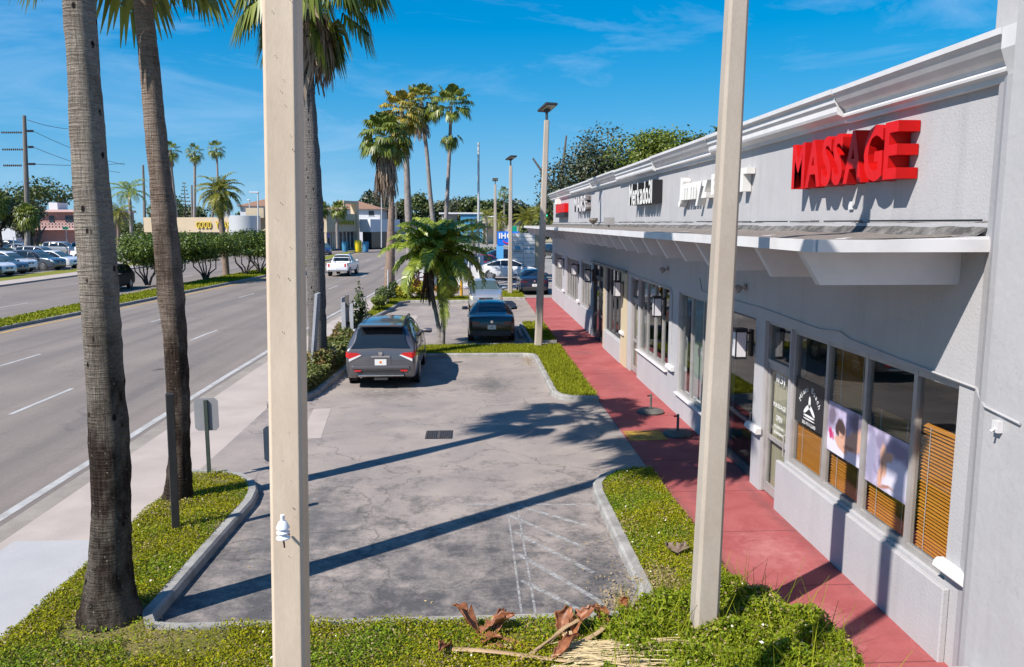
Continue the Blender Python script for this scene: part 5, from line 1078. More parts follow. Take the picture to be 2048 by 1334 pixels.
P, Rd = px_trunk([(234, 240, 505), (234, 240, 470), (233, 239, 425)], 112); feather_palm('date_palm', 'drooping golden palm below and left of the royal palm', P, Rd, m_trunkb, m_feathy, 22, 3.0, .7, -40, 70, 1.7, None, 20)
P, Rd = px_trunk([(446, 460, 553), (443, 457, 520), (437, 448, 440), (434, 444, 400), (434, 444, 385)], 69.5); feather_palm('date_palm', 'dense round headed palm among the clipped trees on the median', P, Rd, m_trunkb, m_feathy, 46, 2.5, .62, -58, 82, 1.55, None, 24)
P, Rd = px_trunk([(950, 958, 580), (947, 954, 520), (942, 948, 465)], 60); feather_palm('christmas_palm', 'small feather palm behind the twin trunked one, beside the tall white pole', P, Rd, m_trunk, m_feath, 15, 1.7, .45, -10, 80, 1.9, None, 22)
P, Rd = px_trunk([(971, 976, 490), (971, 975, 430)], 150); feather_palm('royal_palm', 'slim feather palm right of the tall white pole, before the beige store', P, Rd, m_trunk, m_feathy, 13, 3.4, .8, -20, 65, 1.5, None, 16)
P, Rd = px_trunk([(1050, 1058, 480), (1050, 1058, 440)], 140); feather_palm('date_palm', 'wide golden date palm left of the tall lamp post above the canopy end', P, Rd, m_trunkb, m_feathy, 40, 3.6, .8, -45, 80, 1.3, None, 20)
P, Rd = px_trunk([(1078, 1084, 480), (1078, 1084, 430)], 150); feather_palm('date_palm', 'golden date palm directly behind the tall lamp post', P, Rd, m_trunkb, m_feathy, 30, 3.0, .8, -40, 80, 1.3, None, 18)
P, Rd = px_trunk([(995, 1001, 490), (995, 1001, 440)], 140); feather_palm('date_palm', 'bushy palm between the two far lamp posts', P, Rd, m_trunkb, m_feathy, 34, 2.6, .7, -60, 80, 1.5, None, 18)
P, Rd = px_trunk([(1102, 1108, 480), (1102, 1108, 440)], 155); feather_palm('date_palm', 'golden palm at the far corner of the shop row', P, Rd, m_trunkb, m_feathy, 26, 3.2, .8, -40, 80, 1.4, None, 16)

# broadleaf trees
def leaf_ball(rng, cen, rad, n, size, lobes=9, rough=.28, solid=.45, flat=.0):
    """leaves in uneven clumps over an ellipsoid volume, gaps between clumps"""
    cen = np.array(cen, float); rad = np.array(rad, float); D = unit(rng.normal(size=(lobes, 3)) + np.array((0, 0, .25))); lc = D * rng.uniform(.42, .82, (lobes, 1)); lr = rng.uniform(.26, .52, lobes)
    k = rng.choice(lobes, n, p=lr ** 2 / (lr ** 2).sum()); o = unit(rng.normal(size=(n, 3))); r = lr[k][:, None] * (solid + (1 - solid) * rng.random((n, 1)) ** .5) * (1 + rough * rng.normal(size=(n, 1)) * .5)
    return leaf_quads(rng, cen + (lc[k] + o * r) * rad, size, .25, .6, o)
def limbs(b, base, tops, r0, rng, mid=.5):
    for tp in tops:
        tp = np.array(tp, float); base = np.array(base, float); m = base * (1 - mid) + tp * mid + rng.normal(size=3) * .12 * np.linalg.norm(tp - base) * np.array((1, 1, .3)); b.tube([base, base * .5 + m * .5 + rng.normal(size=3) * .03, m, tp], [r0, r0 * .8, r0 * .6, r0 * .25], 6)
m_barkd = M('dark_bark', (.06, .048, .04), .9, col2=(.12, .10, .085), ns=9); 
def tree(name, label, base, cen, rad, n, size, leafm, lobes=10, nl=6, r0=.2, group=None, cat='tree', seed=1, parts=2, solid=.45):
    rg = np.random.default_rng(seed); t = empty(name, label, cat, base, 0, group); b = MB(); base = np.array(base, float); cen = np.array(cen, float); rad = np.array(rad, float)
    limbs(b, base, [cen + rg.normal(size=3) * rad * .45 for _ in range(nl)], r0, rg); b.build('trunk', m_barkd, t, smooth=True)
    quads_mesh('crown', leaf_ball(rg, cen, rad, n, size, lobes, solid=solid), [leafm], t)
    return t
m_oak = M('oak_leaf', (.030, .045, .018), .5, rand=(.085, .10, .045), trans=.15); m_lime = M('lime_leaf', (.06, .10, .01), .45, rand=(.21, .25, .025), trans=.3); m_mid = M('mid_leaf', (.035, .06, .014), .5, rand=(.11, .14, .03), trans=.2)
m_olive = M('olive_leaf', (.07, .085, .04), .6, rand=(.13, .14, .06), trans=.15); m_ligu = M('ligustrum_leaf', (.035, .065, .010), .45, rand=(.16, .22, .025), trans=.25)
tree('broadleaf_tree', 'dark grey green tree rising behind the far end of the shop row', (9.8, 64, 0), (9.6, 64, 7.6), (4.0, 3.2, 4.1), 17000, .12, m_oak, 34, 9, .3, seed=2, solid=.6)
tree('broadleaf_tree', 'bright lime green tree behind the roof in the middle of the shop row', (15.2, 62, 0), (14.3, 61, 8.4), (4.0, 3.2, 2.9), 15000, .12, m_lime, 30, 9, .3, seed=4, solid=.6)
tree('broadleaf_tree', 'leafy tips of a tree showing above the cornice left of the near lamp post', (18.8, 60, 0), (17.6, 60, 10.0), (2.0, 2.5, 1.7), 1600, .16, m_mid, 9, 6, .3, seed=6)
for i, (x, y, lab) in enumerate(((296, 570, 'clipped tree on the median half hidden by the brown palm trunk'), (353, 566, 'clipped tree right against the brown palm trunk on the median'), (412, 560, 'many stemmed clipped tree on the median left of the round palm'), (492, 549, 'clipped tree on the median right of the round palm'), (520, 544, 'clipped tree on the median nearest the concrete pole'))):
    g = G(x, y, .02); rg = np.random.default_rng(40 + i); t = empty('clipped_tree', lab, 'tree', g, 0, 'clipped trees on the median'); sc = g[1] / 60; b = MB(); w = (2.3, 3.3, 3.6, 3.4, 3.2)[i]
    for k in range(6): a = k * 1.05 + rg.random(); top = g + np.array((math.cos(a) * .95, math.sin(a) * .8, 1.85 + .5 * rg.random())); q = g * .45 + top * .55 + np.array((math.cos(a) * .28, math.sin(a) * .25, -.12)) + rg.normal(size=3) * .08; b.tube([g + np.array((math.cos(a), math.sin(a), 0)) * .12, g * .75 + top * .25 + np.array((math.cos(a) * .12, 0, 0)), q, top], [.075, .06, .05, .03], 6)
    b.build('trunk', m_barkd, t, smooth=True)
    quads_mesh('crown', np.concatenate([leaf_ball(rg, g + (0, 0, 2.55), (w, 2.2, 1.25), 9000, .085, 30, solid=.35), leaf_ball(rg, g + (0, 0, 2.5), (w * .75, 1.6, .95), 3500, .085, 14, solid=.2)]), [m_ligu], t)
far = [(58, 443, 104, 2.2, 2.1, m_oak, 'dark round tree before the pink building'), (-6, 425, 104, 2.2, 3.0, m_oak, 'dark tree cut by the left edge before the pink building'), (95, 402, 190, 8.5, 5.0, m_mid, 'spreading tree behind the pink building'), (20, 425, 170, 4, 3.6, m_mid, 'bushy tree at the left edge behind the far lot'), (265, 470, 150, 5.5, 3.0, m_mid, 'low dark tree left of the brown palm trunk'), (330, 425, 210, 5, 5, m_mid, 'tree behind the tan store, left part'), (372, 440, 230, 7, 4.5, m_mid, 'tree behind the tan store, right part'),
       (742, 415, 215, 5, 4.5, m_oak, 'dark round tree behind the apartment block'), (722, 440, 230, 5, 5, m_oak, 'dark tree at the end of the apartment block'), (832, 420, 190, 4.2, 3.4, m_mid, 'green tree at the left end of the far treeline'), (790, 432, 200, 4, 3, m_oak, 'low dark tree between the skirted palm and its neighbour'), (872, 425, 215, 5.5, 3.5, m_olive, 'grey olive tree in the far treeline behind the slender palms'), (905, 422, 225, 6.5, 4, m_olive, 'broad grey olive tree left of the tall white pole'),
       (945, 424, 220, 5, 4, m_mid, 'olive green tree behind the tall white pole'), (985, 428, 210, 5, 4, m_mid, 'green tree behind the far lamp posts'), (1030, 428, 215, 5, 4.2, m_oak, 'dark tree right of the second lamp post'), (1062, 432, 220, 6, 4, m_mid, 'far tree behind the golden date palm'), (1096, 434, 205, 5, 3.6, m_mid, 'far tree by the corner of the shop row'), (645, 436, 230, 6, 4, m_mid, 'tree behind the row of shops'), (515, 440, 240, 8, 4, m_mid, 'tree behind the brown roofed house'), (1075, 462, 130, 3.5, 1.8, m_mid, 'low dark green hedge tree under the green road sign')]
for i, (x, y, Y, rx, rz, lm, lab) in enumerate(far):
    c = PYw(x, y, Y); tree('broadleaf_tree', lab, (c[0], Y, 0), c, (rx, rx * .8, rz), 2600, .38 * Y / 200, lm, 16, 4, .3, None, seed=100 + i, solid=.4)
# distant pine with tiers
t = empty('norfolk_pine', 'spire shaped tiered pine far behind the tan store', 'tree', (PYw(368, 470, 200)[0], 200, 0)); c = PYw(368, 364, 200); b = MB(); b.tube([(c[0], 200, 0), c], [.3, .04], 6); b.build('trunk', m_barkd, t); Q = []
for k in range(17):
    z = c[2] - .3 - k * .85; r = .35 + k * .17
    for a in range(9): th = a * .7 + k; e = np.array((c[0] + math.cos(th) * r, 200 + math.sin(th) * r, z - .15 * r)); s = np.array((-math.sin(th), math.cos(th), 0)) * .18; Q.append([(c[0], 200, z + .1), e + s, e + (0, 0, .12), e - s]); Q.append([(c[0], 200, z), e + (0, 0, .25), e - (0, 0, .1), e - s])
quads_mesh('crown', np.array(Q), [m_oak], t)
# shrubs
def shrub(name, label, cen, rad, n, size, mats, seed, mi=None, lobes=9, cat='shrub', group=None):
    rg = np.random.default_rng(seed); t = empty(name, label, cat, (cen[0], cen[1], .08), 0, group); b = MB(); limbs(b, (cen[0], cen[1], .08), [np.array(cen) + rg.normal(size=3) * np.array(rad) * .4 for _ in range(6)], .025, rg); b.build('stems', m_barkd, t)
    Q = np.concatenate([leaf_ball(rg, cen, rad, n, size, lobes, solid=.3), leaf_ball(rg, cen, np.array(rad) * .6, n // 4, size, 5, solid=.1)])
    quads_mesh('foliage', Q, mats, t, mi=(rg.random(len(Q)) < (mi or 0)).astype(int)); return t
m_cry = M('croton_yellow', (.20, .22, .02), .4, rand=(.55, .46, .03), trans=.15); m_cro = M('croton_orange', (.20, .13, .02), .4, rand=(.55, .20, .025), trans=.15); m_crg = M('croton_green', (.05, .08, .015), .4, rand=(.16, .15, .02), trans=.15)
shrub('croton_shrub', 'yellow variegated shrub behind the kerb left of the twin trunked palm', (-3.25, 45.9, .75), (1.15, .7, .75), 3000, .07, [m_cry, m_crg], 51, .2, 14)
shrub('croton_shrub', 'orange and green croton shrub right of the twin trunked palm', (-1.35, 45.9, .65), (.85, .6, .65), 2600, .06, [m_cro, m_crg], 52, .4, 12)
shrub('green_shrub', 'rounded green shrub in the bed by the pavement, before the white post', (-4.55, 43.0, .55), (.75, .9, .5), 2200, .06, [m_mid], 53, None, 10)
shrub('green_shrub', 'low bright green shrub left of the rounded one by the pavement', (-4.6, 40.2, .45), (.5, .9, .42), 1800, .06, [m_lime], 54, None, 10)
shrub('green_shrub', 'small dark green shrub beside the yellow variegated one', (-4.5, 46.3, .6), (.5, .5, .5), 1200, .07, [m_mid], 57, None, 8)
shrub('tall_shrub', 'thin upright leafy shrub between the grey sign frame and the SUV', (-4.30, 31.0, 1.05), (.36, .4, 1.0), 420, .07, [m_mid], 55, None, 12)
shrub('green_hedge', 'clipped green hedge at the foot of the far lamp post', (1.2, 88, .9), (2.6, 2.2, 1.0), 2200, .13, [m_mid], 56, None, 14)
shrub('green_hedge', 'low green hedge at the left edge behind the far car lot', (PYw(55, 490, 115)[0], 115, .8), (5, 1.2, .9), 1800, .2, [m_lime], 58, None, 14)

# ------------------------------------------------------------------ poles
m_conc = M('pole_concrete', (.49, .385, .285), .85, col2=(.60, .485, .365), ns=3.2, stretch=(1, 1, .3), fine=.05, fs=70, bump=.0006, bs=120)
m_conc2 = M('post_concrete', (.36, .305, .25), .85, col2=(.42, .365, .305), ns=2.2, stretch=(1, 1, .4), fine=.07, fs=60, bump=.001, bs=100)
m_hole = M('pole_pit', (.05, .04, .035), .9)
def square_pole(b, p0, p1, w0, w1, ch=.12, rot=0.0):
    """tapered square pole with chamfered edges"""
    V = []
    for p, w in ((p0, w0), (p1, w1)):
        h = w / 2; c = h - w * ch
        for x, y in ((h, -c), (h, c), (c, h), (-c, h), (-h, c), (-h, -c), (-c, -h), (c, -h)): V.append((p[0] + x * math.cos(rot) - y * math.sin(rot), p[1] + x * math.sin(rot) + y * math.cos(rot), p[2]))
    return b.add(V, [tuple(range(7, -1, -1)), tuple(range(8, 16))] + [(i, (i + 1) % 8, 8 + (i + 1) % 8, 8 + i) for i in range(8)])
m_head = M('lamp_head', (.05, .05, .055), .5, .3); m_led = M('led_panel', (.35, .32, .24), .4)
def lamp_post(name, label, base, top, w0, w1, zhead, az, rot=0.0, mat=m_conc2, size=1.0):
    t = empty(name, label, 'lamp post', base, 0, 'parking lot lamp posts'); b = MB(); square_pole(b, base, top, w0, w1, .13, rot); b.build('pole', mat, t, bevel=.006)
    h = np.array((top[0], top[1], zhead)); MB().tube([(top[0], top[1], top[2] - .02), h], .045, 8).build('tenon', m_head, t)
    Mx = Matrix.Translation(h) @ Euler((R(-14), 0, az), 'XYZ').to_matrix().to_4x4()
    hd = MB().box(-.22 * size, .22 * size, -.42 * size, .30 * size, -.03, .05, 0, Mx).box(-.08, .08, -.1, .1, -.12, -.03, 0, Mx).build('lamp_head', m_head, t, bevel=.012)
    MB().box(-.17 * size, .17 * size, -.38 * size, .10 * size, -.045, -.031, 0, Mx).build('led_panel', m_led, hd)
    return t
lamp_post('lamp_post', 'thick square concrete lamp post standing in the flowering ground cover by the walkway', (2.47, 7.9, 0), (2.60, 7.92, 7.35), .262, .185, 7.95, -.4)
lamp_post('lamp_post', 'square concrete lamp post on the grass where the parking bays end', (2.40, 28.0, 0), (2.66, 28.0, 7.95), .27, .17, 8.35, .35)
lamp_post('lamp_post', 'square concrete lamp post beside the navy saloon', (2.46, 49.3, 0), (2.5, 49.3, 7.9), .29, .18, 8.35, .45)
lamp_post('lamp_post', 'farthest square lamp post, dark topped, above the clipped hedge', (2.88, 92, 0), (2.9, 92, 8.8), .42, .26, 9.3, 0, 0, m_conc2, 1.4)
t = empty('concrete_pole', 'huge smooth concrete pole nearest us with a white insulator bolted on it', 'utility pole', (-.99, 4.13, 0))
pb, ptp = PYw(584, 1334, 4.13), PYw(565, 0, 4.13); dv = (ptp - pb) / (ptp[2] - pb[2]); p0 = pb + dv * (0 - pb[2]); p1 = pb + dv * (8.6 - pb[2])
b = MB(); square_pole(b, p0, p1, .178, .162, .10, 0); b.build('pole', m_conc, t, bevel=.004)
rg = np.random.default_rng(9); b = MB(); dirx, diry = 1.0, 0.0
for k in range(34):
    z = rg.uniform(1.8, 6); s_ = rg.uniform(-.07, .07); c = p0 + dv * z; q = c + np.array((s_, -(.186 - .016 * z / 8.6) / 2 - .0006, 0)) ; r_ = rg.uniform(.001, .003)
    b.lathe([(r_, 0), (r_ * .6, .002)], 6, (0, 0, 0)); V = b.v[-1]; V[:] = q + np.column_stack([V[:, 0] * dirx, V[:, 0] * diry - V[:, 2], V[:, 1] * rg.uniform(.6, 1.6)])
b.build('pit_marks', m_hole, t)
MB().tube([p1, p1 + np.array((0, 0, .35))], .04, 8).build('tenon', m_head, t); MB().box(p1[0] - .22, p1[0] + .3, p1[1] - .25, p1[1] + .3, p1[2] + .3, p1[2] + .4).build('lamp_head', m_head, t, bevel=.02)
# insulator on the pole
q = PYw(566, 1058, 3.93); t = empty('insulator', 'white stacked disc insulator on a rusty pin on the near concrete pole', 'insulator', q)
m_porc = M('porcelain', (.74, .74, .76), .3); m_pin = M('rusty_pin', (.07, .025, .02), .8)
b = MB(); b.lathe([(0, .075), (.011, .075), (.012, .062), (.010, .058), (.012, .045), (.02, .04), (.033, .012), (.034, .006), (.016, 0.0), (.018, -.004), (.034, -.014), (.034, -.019), (.018, -.026), (.02, -.030), (.036, -.044), (.035, -.05), (.012, -.055), (0, -.05)], 24, q); b.build('discs', m_porc, t, smooth=True)
b = MB(); b.tube([q + (0, 0, -.05), q + (.004, 0, -.10)], .0045, 6); b.tube([q + (.0, .02, -.06), q + (.004, .10, -.07)], .008, 6); b.build('pin', m_pin, t)
# utility poles and wires
m_wood = M('grey_wood', (.20, .175, .15), .9, col2=(.13, .11, .095), ns=6, stretch=(1, 1, .2)); m_wire = M('wire', (.06, .06, .065), .6); m_galv = M('galvanised', (.55, .55, .55), .45, .3)
def upole(label, rows, Y, ins=()):
    P, Rd = trunk_px(rows, Y); t = empty('utility_pole', label, 'utility pole', P[0]); MB().tube(P, Rd, 10).build('pole', m_wood, t)
    for (y, x0, x1) in ins:
        a, c = PYw(x0, y, Y), PYw(x1, y, Y); b = MB(); nd = 10
        for k in range(nd): p = a + (c - a) * k / (nd - 1); b.lathe([(.1, -.06), (.16, 0), (.1, .06)], 8, p, 0, 'x')
        b.tube([a, c], .05, 6); b.build('insulator_string', M('dark_insulator', (.05, .045, .045), .4), t)
    return t
upole('tall utility pole with three tiers of insulators at the far left', [(52, 63, 505), (50, 61, 440), (47, 56, 330), (45, 52, 231)], 108, ((265, 4, 42), (299, 6, 44), (331, 8, 42), (262, 55, 66), (294, 57, 66), (328, 58, 70)))
upole('thin utility pole seen between the royal palm and the brown palm trunk', [(286, 294, 500), (286, 292, 420), (284, 288, 330)], 150)
upole('thin utility pole among the distant palms on the left', [(343, 349, 480), (342, 347, 400), (341, 345, 360)], 160)
upole('slim wooden pole right of the tiered pine', [(381, 387, 475), (382, 386, 420), (382, 385, 370)], 175)
upole('small pole with a cross arm right of the apartment block', [(790, 795, 470), (791, 794, 405)], 180, ((407, 786, 800),))
b = MB()
for (a, c, Ya, Yc, sag) in (((66, 262), (250, 330), 108, 150, .5), ((66, 294), (240, 345), 108, 150, .5), ((70, 328), (250, 326), 108, 150, .3), ((55, 240), (140, 258), 108, 130, .2)):
    p, q = PYw(*a, Ya), PYw(*c, Yc); b.tube([p + (q - p) * u + np.array((0, 0, -4 * sag * u * (1 - u))) for u in np.linspace(0, 1, 10)], .035, 4)
b.build('power_wires', m_wire, label='thin black power wires sagging from the tall utility pole', category='wires')
def plain_pole(name, label, x, y0, y1, Y, r, mat, head=None, cat='pole'):
    P = [PYw(x, y0, Y), PYw(x, y1, Y)]; t = empty(name, label, cat, P[0]); MB().tube(P, [r, r * .8], 10).build('pole', mat, t)
    if head: p = P[1]; MB().box(p[0] - head, p[0] + .15, p[1] - .2, p[1] + .2, p[2] - .02, p[2] + .18).build('lamp_head', mat, t, bevel=.05)
    return t
plain_pole('white_pole', 'tall bare white pole beside the small feather palm', 957, 590, 285, 60, .10, m_galv)
plain_pole('white_pole', 'thin white pole left of the long skirted palm', 763, 495, 382, 120, .09, m_galv)
plain_pole('street_light', 'white street light right of the round headed palm, nearer the pole', 516, 500, 386, 120, .12, m_galv, 1.2, 'street light')
plain_pole('street_light', 'shorter white street light left of its twin before the brown roofed house', 499, 490, 401, 150, .12, m_galv, .4, 'street light')

# ------------------------------------------------------------------ signs and posts
m_sgrey = M('sign_back', (.30, .30, .315), .5, .2, col2=(.26, .26, .27), ns=3); m_post = M('green_post', (.025, .045, .035), .6, col2=(.05, .06, .05), ns=20); m_bpost = M('black_post', (.016, .016, .018), .7, col2=(.03, .027, .025), ns=14, stretch=(1, 1, .3))
def sign_plate(name, label, base, top, cz, w, h, rz):
    t = empty(name, label, 'road sign', base); b = MB(); b.box(-.03, .03, -.03, .012, 0, top - base[2]); o = b.build('post', m_post, t, world=False); o.rotation_euler = (0, 0, rz)
    hw, hh, c = w / 2, h / 2, .05; poly = [(-hw + c, -hh), (hw - c, -hh), (hw, -hh + c), (hw, hh - c), (hw - c, hh), (-hw + c, hh), (-hw, hh - c), (-hw, -hh + c)]
    o = MB().prism(poly, .013, .019, fn=lambda a, q, k: (a, k, q + cz - base[2])).build('plate', m_sgrey, t, world=False); o.rotation_euler = (0, 0, rz); return t
g = G(419, 950, .1); zt = PYw(425, 800, g[1])[2]; sign_plate('sign', 'grey back of a square sign on a green post at the grass island tip', g, zt, PYw(424, 829, g[1])[2], .40, .57, R(4))
g2 = np.array((PYw(553, 888, 13.3)[0], 13.3, .05)); sign_plate('sign', 'grey edge of a sign plate peeping out from behind the near concrete pole', g2, 1.75, PYw(540, 888, 13.3)[2], .42, .62, R(8))
t = empty('square_post', 'bare black square post leaning at the foot of the brown palm', 'post', G(352, 1062, .1)); g = G(352, 1062, .1); tp = PYw(339, 788, g[1]); b = MB(); square_pole(b, g - (0, 0, .05), tp, .105, .105, .06, .4); b.build('post', m_bpost, t)
# two legged sign frame seen nearly edge on
m_gwood = M('grey_painted_wood', (.40, .41, .44), .75, col2=(.30, .31, .33), ns=4, stretch=(1, 1, .3)); m_dwood = M('dark_board', (.12, .11, .10), .85)
t = empty('yard_sign', 'weathered two legged sign frame seen nearly edge on beside the hedge', 'sign', (-4.65, 29.2, .1)); Yf = 29.0
for xa, yb in ((690, 705), (705, 690)): g = PYw(xa, yb, Yf); MB().box(g[0] - .06, g[0] + .06, Yf - .06, Yf + .06, .05, 1.55 + (.05 if xa < 700 else 0)).build('leg', m_gwood, t)
xa = PYw(683, 640, Yf)[0]; xb = PYw(708, 640, Yf)[0]
MB().box(xa, xa + .03, Yf - .02, Yf + 1.7, .55, 1.75).build('board', m_gwood, t); MB().box(xa + .03, xb, Yf + .07, Yf + .12, 1.42, 1.56).build('rail', m_dwood, t); MB().box(xa + .03, xb, Yf + .07, Yf + .12, .62, .76).build('rail', m_dwood, t); MB().box(xa + .14, xa + .27, Yf + .03, Yf + .07, 1.45, 1.85).build('board', m_dwood, t)
t = empty('leaning_board', 'thin pale sign board seen edge on, leaning by the palm behind the concrete pole', 'sign', (-4.6, 22.6, .1)); a, c = PYw(622, 735, 22.6), PYw(632, 588, 22.6)
b = MB(); dd = c - a
b.add([a + (-.03, 0, 0), a + (.03, 0, 0), a + (.03, .5, 0), a + (-.03, .5, 0), c + (-.04, 0, 0), c + (.04, 0, 0), c + (.04, .5, 0), c + (-.04, .5, 0)], [(3, 2, 1, 0), (4, 5, 6, 7), (0, 1, 5, 4), (1, 2, 6, 5), (2, 3, 7, 6), (3, 0, 4, 7)]); b.build('board', m_gwood, t)
MB().lathe([(.085, .05), (.085, 1.0), (.07, 1.06), (0, 1.08)], 14, (-.54, 47.2, 0)).build('bollard', M('bollard_yellow', (.60, .32, .03), .5, col2=(.5, .24, .03), ns=3), smooth=True, label='yellow concrete filled bollard left of the silver saloon', category='bollard')
plain_pole('white_post', 'thin white post in the shrubs beside the pavement', 776, 620, 540, 43.5, .05, m_galv, None, 'post')
# umbrella bases on the walkway
m_ub = M('umbrella_base', (.09, .085, .08), .8, col2=(.13, .12, .11), ns=8)
for i, (x, y, lab) in enumerate(((4.23, 18.15, 'round dark umbrella stand on the walkway, the farther of two'), (4.35, 16.15, 'round dark umbrella stand on the walkway by the lamp post, the nearer of two'))):
    t = empty('umbrella_stand', lab, 'umbrella stand', (x, y, .012), 0, 'umbrella stands'); MB().lathe([(.30, .012), (.31, .05), (.27, .085), (.12, .105), (.04, .11)], 20, (x, y, 0)).build('base', m_ub, t, smooth=True); MB().tube([(x, y, .1), (x, y, .46)], .027, 8).build('tube', m_ub, t); MB().tube([(x - .0, y, .42), (x - .09, y, .42)], .018, 6).build('knob', m_black, t)
# drain grate and fallen leaf
t = empty('drain_grate', 'dark iron drain grate set in the parking lot', 'drain', (-.68, 16.5, 0)); b = MB(); b.box(-.97, -.40, 16.14, 16.80, .002, .006, 1)
for k in range(12): b.box(-.95 + k * .0455, -.93 + k * .0455, 16.17, 16.77, .006, .016)
b.box(-.70, -.67, 16.16, 16.78, .006, .018); b.build('grate', [M('cast_iron', (.07, .06, .055), .7), m_black], t)
# wheel stops
for (x, y, lab) in ((1.98, 31.6, 'grey concrete wheel stop right of the black saloon'),):
    t = MB().prism([(-.09, 0), (.09, 0), (.06, .13), (-.06, .13)], -1.2, 1.2, fn=lambda a, c, h: (x + a, y + h, c)).build('wheel_stop', m_kerb, label=lab, category='wheel stop')

# ------------------------------------------------------------------ fallen palm debris on the near grass
m_boot = M('palm_sheath', (.32, .115, .045), .5, col2=(.13, .048, .022), ns=6, stretch=(1, 1, 3)); m_petio = M('dry_stalk', (.42, .29, .16), .6, col2=(.30, .18, .09), ns=3); m_strand = M('dry_strand', (.42, .31, .16), .8, rand=(.56, .45, .26))
def curl(name, label, org, az, L_, w, bend, roll, tilt=0.0, mat=None, ragged=.35):
    """a dry leaf sheath: a curled, torn, tapering shell"""
    rr_ = np.random.default_rng(abs(hash(label)) % 1000 if False else sum(map(ord, label))); t = MB(); n, m = 12, 9; V = []
    edge = 1 + ragged * rr_.normal(size=(n, 2)); ph = rr_.random() * 6
    for i in range(n):
        u = i / (n - 1); ww = w * (.55 + .6 * math.sin(min(1, u * 1.3) * 2.2)) * (1 - .8 * max(0, u - .55) / .45); z = bend * math.sin(u * 1.7) + tilt * u
        for j in range(m):
            q = j / (m - 1) - .5; a = q * roll * (.7 + .6 * u) * (edge[i, int(q > 0)] if abs(q) > .3 else 1); V.append((u * L_ * (1 - .15 * abs(q)) + .015 * math.sin(9 * q + ph), math.sin(a) * ww / max(roll / 2, .7) + .02 * math.sin(4 * u + ph), z + (1 - math.cos(a)) * ww * .8 + .012 * math.sin(7 * u + 3 * q + ph)))
    V = np.array(V) + rr_.normal(size=(n * m, 3)) * .004; c, s_ = math.cos(az), math.sin(az); V = np.column_stack([V[:, 0] * c - V[:, 1] * s_, V[:, 0] * s_ + V[:, 1] * c, V[:, 2]]) + np.array(org)
    o = t.grid(V, n, m).build(name, mat or m_boot, smooth=True, label=label, category='palm debris', group='fallen palm debris'); md = o.modifiers.new('thickness', 'SOLIDIFY'); md.thickness = .006; return o
gz = lambda x, y, z=.14: G(x, y, z)
m_boot2 = M('pale_sheath', (.34, .15, .06), .55, col2=(.20, .08, .035), ns=8)
curl('palm_sheath', 'torn red brown palm sheath sticking up at the left of the debris pile', gz(962, 1268), R(165), 0.308, 0.101, 0.182, 2.0, .10)
curl('palm_sheath', 'curled brown palm sheath lying against the torn one', gz(955, 1272), R(15), 0.420, 0.081, 0.078, 2.6, .10)
curl('palm_sheath', 'broad flat brown sheath at the foot of the torn one', gz(935, 1280), R(-8), 0.364, 0.095, 0.026, 1.3, .02)
curl('palm_sheath', 'rust coloured sheath with a hooked tip right of the torn one', gz(985, 1268), R(50), 0.238, 0.074, 0.091, 2.4, .08)
curl('palm_sheath', 'shiny upright red brown palm sheath in the middle of the debris', gz(1128, 1280), R(75), 0.238, 0.101, 0.130, 2.2, .12)
curl('palm_sheath', 'pointed brown sheath tip leaning right in the middle of the debris', gz(1142, 1262, .2), R(30), 0.308, 0.074, 0.078, 1.5, .12)
curl('palm_sheath', 'second shiny brown sheath hugging the upright one', gz(1150, 1283), R(85), 0.196, 0.068, 0.104, 2.4, .08)
curl('palm_sheath', 'curled brown sheath with a long stalk at the right of the debris', gz(1212, 1262, .2), R(110), 0.238, 0.074, 0.078, 2.6, .10)
curl('palm_sheath', 'dark brown husk on the kerb at the right end of the debris', gz(1244, 1222, .08), R(60), 0.224, 0.068, 0.039, 2.4, .02)
curl('palm_sheath', 'small brown sheath at the lower left end of the debris', gz(906, 1296), R(-120), 0.280, 0.074, 0.091, 2.4, .03)
curl('palm_sheath', 'tan sheath strip lying across the grass', gz(1000, 1278), R(-38), 0.448, 0.054, 0.026, 1.2, 0, m_boot2)
curl('palm_sheath', 'pale orange sheath strip left of the tan one', gz(965, 1288), R(-30), 0.364, 0.047, 0.026, 1.2, 0, m_boot2)
curl('palm_sheath', 'small upright brown scale at the right of the debris', gz(1262, 1300), R(90), 0.126, 0.041, 0.052, 2.0, .06)
curl('palm_sheath', 'brown sheath half buried under the straw strands', gz(1100, 1318, .2), R(35), 0.420, 0.068, 0.065, 2.6, .05)
curl('fallen_leaf', 'grey brown forked leaf base lying on the grass beside the lamp post', gz(1356, 1108), R(115), .24, .07, .05, 1.5, .03, M('grey_brown_leaf', (.13, .09, .065), .8, col2=(.22, .16, .12), ns=9))
curl('fallen_leaf', 'grey brown folded half of the forked leaf base beside the lamp post', gz(1357, 1108), R(55), .22, .06, .05, 1.5, .05, MATS['grey_brown_leaf'])
def stalk(label, pts, w0, w1):
    P, Rd = resample([np.array(p, float) for p in pts], np.linspace(w0, w1, len(pts)), 16); MB().tube(P, Rd, 8, sq=.5).build('frond_stalk', m_petio, smooth=True, label=label, category='palm debris', group='fallen palm debris')
stalk('long pale palm stalk lying flat along the bottom of the view', [gz(905, 1298, .2), gz(985, 1303, .21), gz(1100, 1318, .2), gz(1240, 1332, .19), gz(1400, 1346, .18)], .034, .024)
stalk('tan palm stalk rising to the upright sheath', [gz(1040, 1322, .15), gz(1085, 1295, .2), gz(1125, 1258, .27), gz(1155, 1240, .3)], .016, .03)
stalk('thin straight palm stalk crossing the long one', [gz(985, 1352, .15), gz(1060, 1306, .22), gz(1120, 1264, .26)], .012, .014)
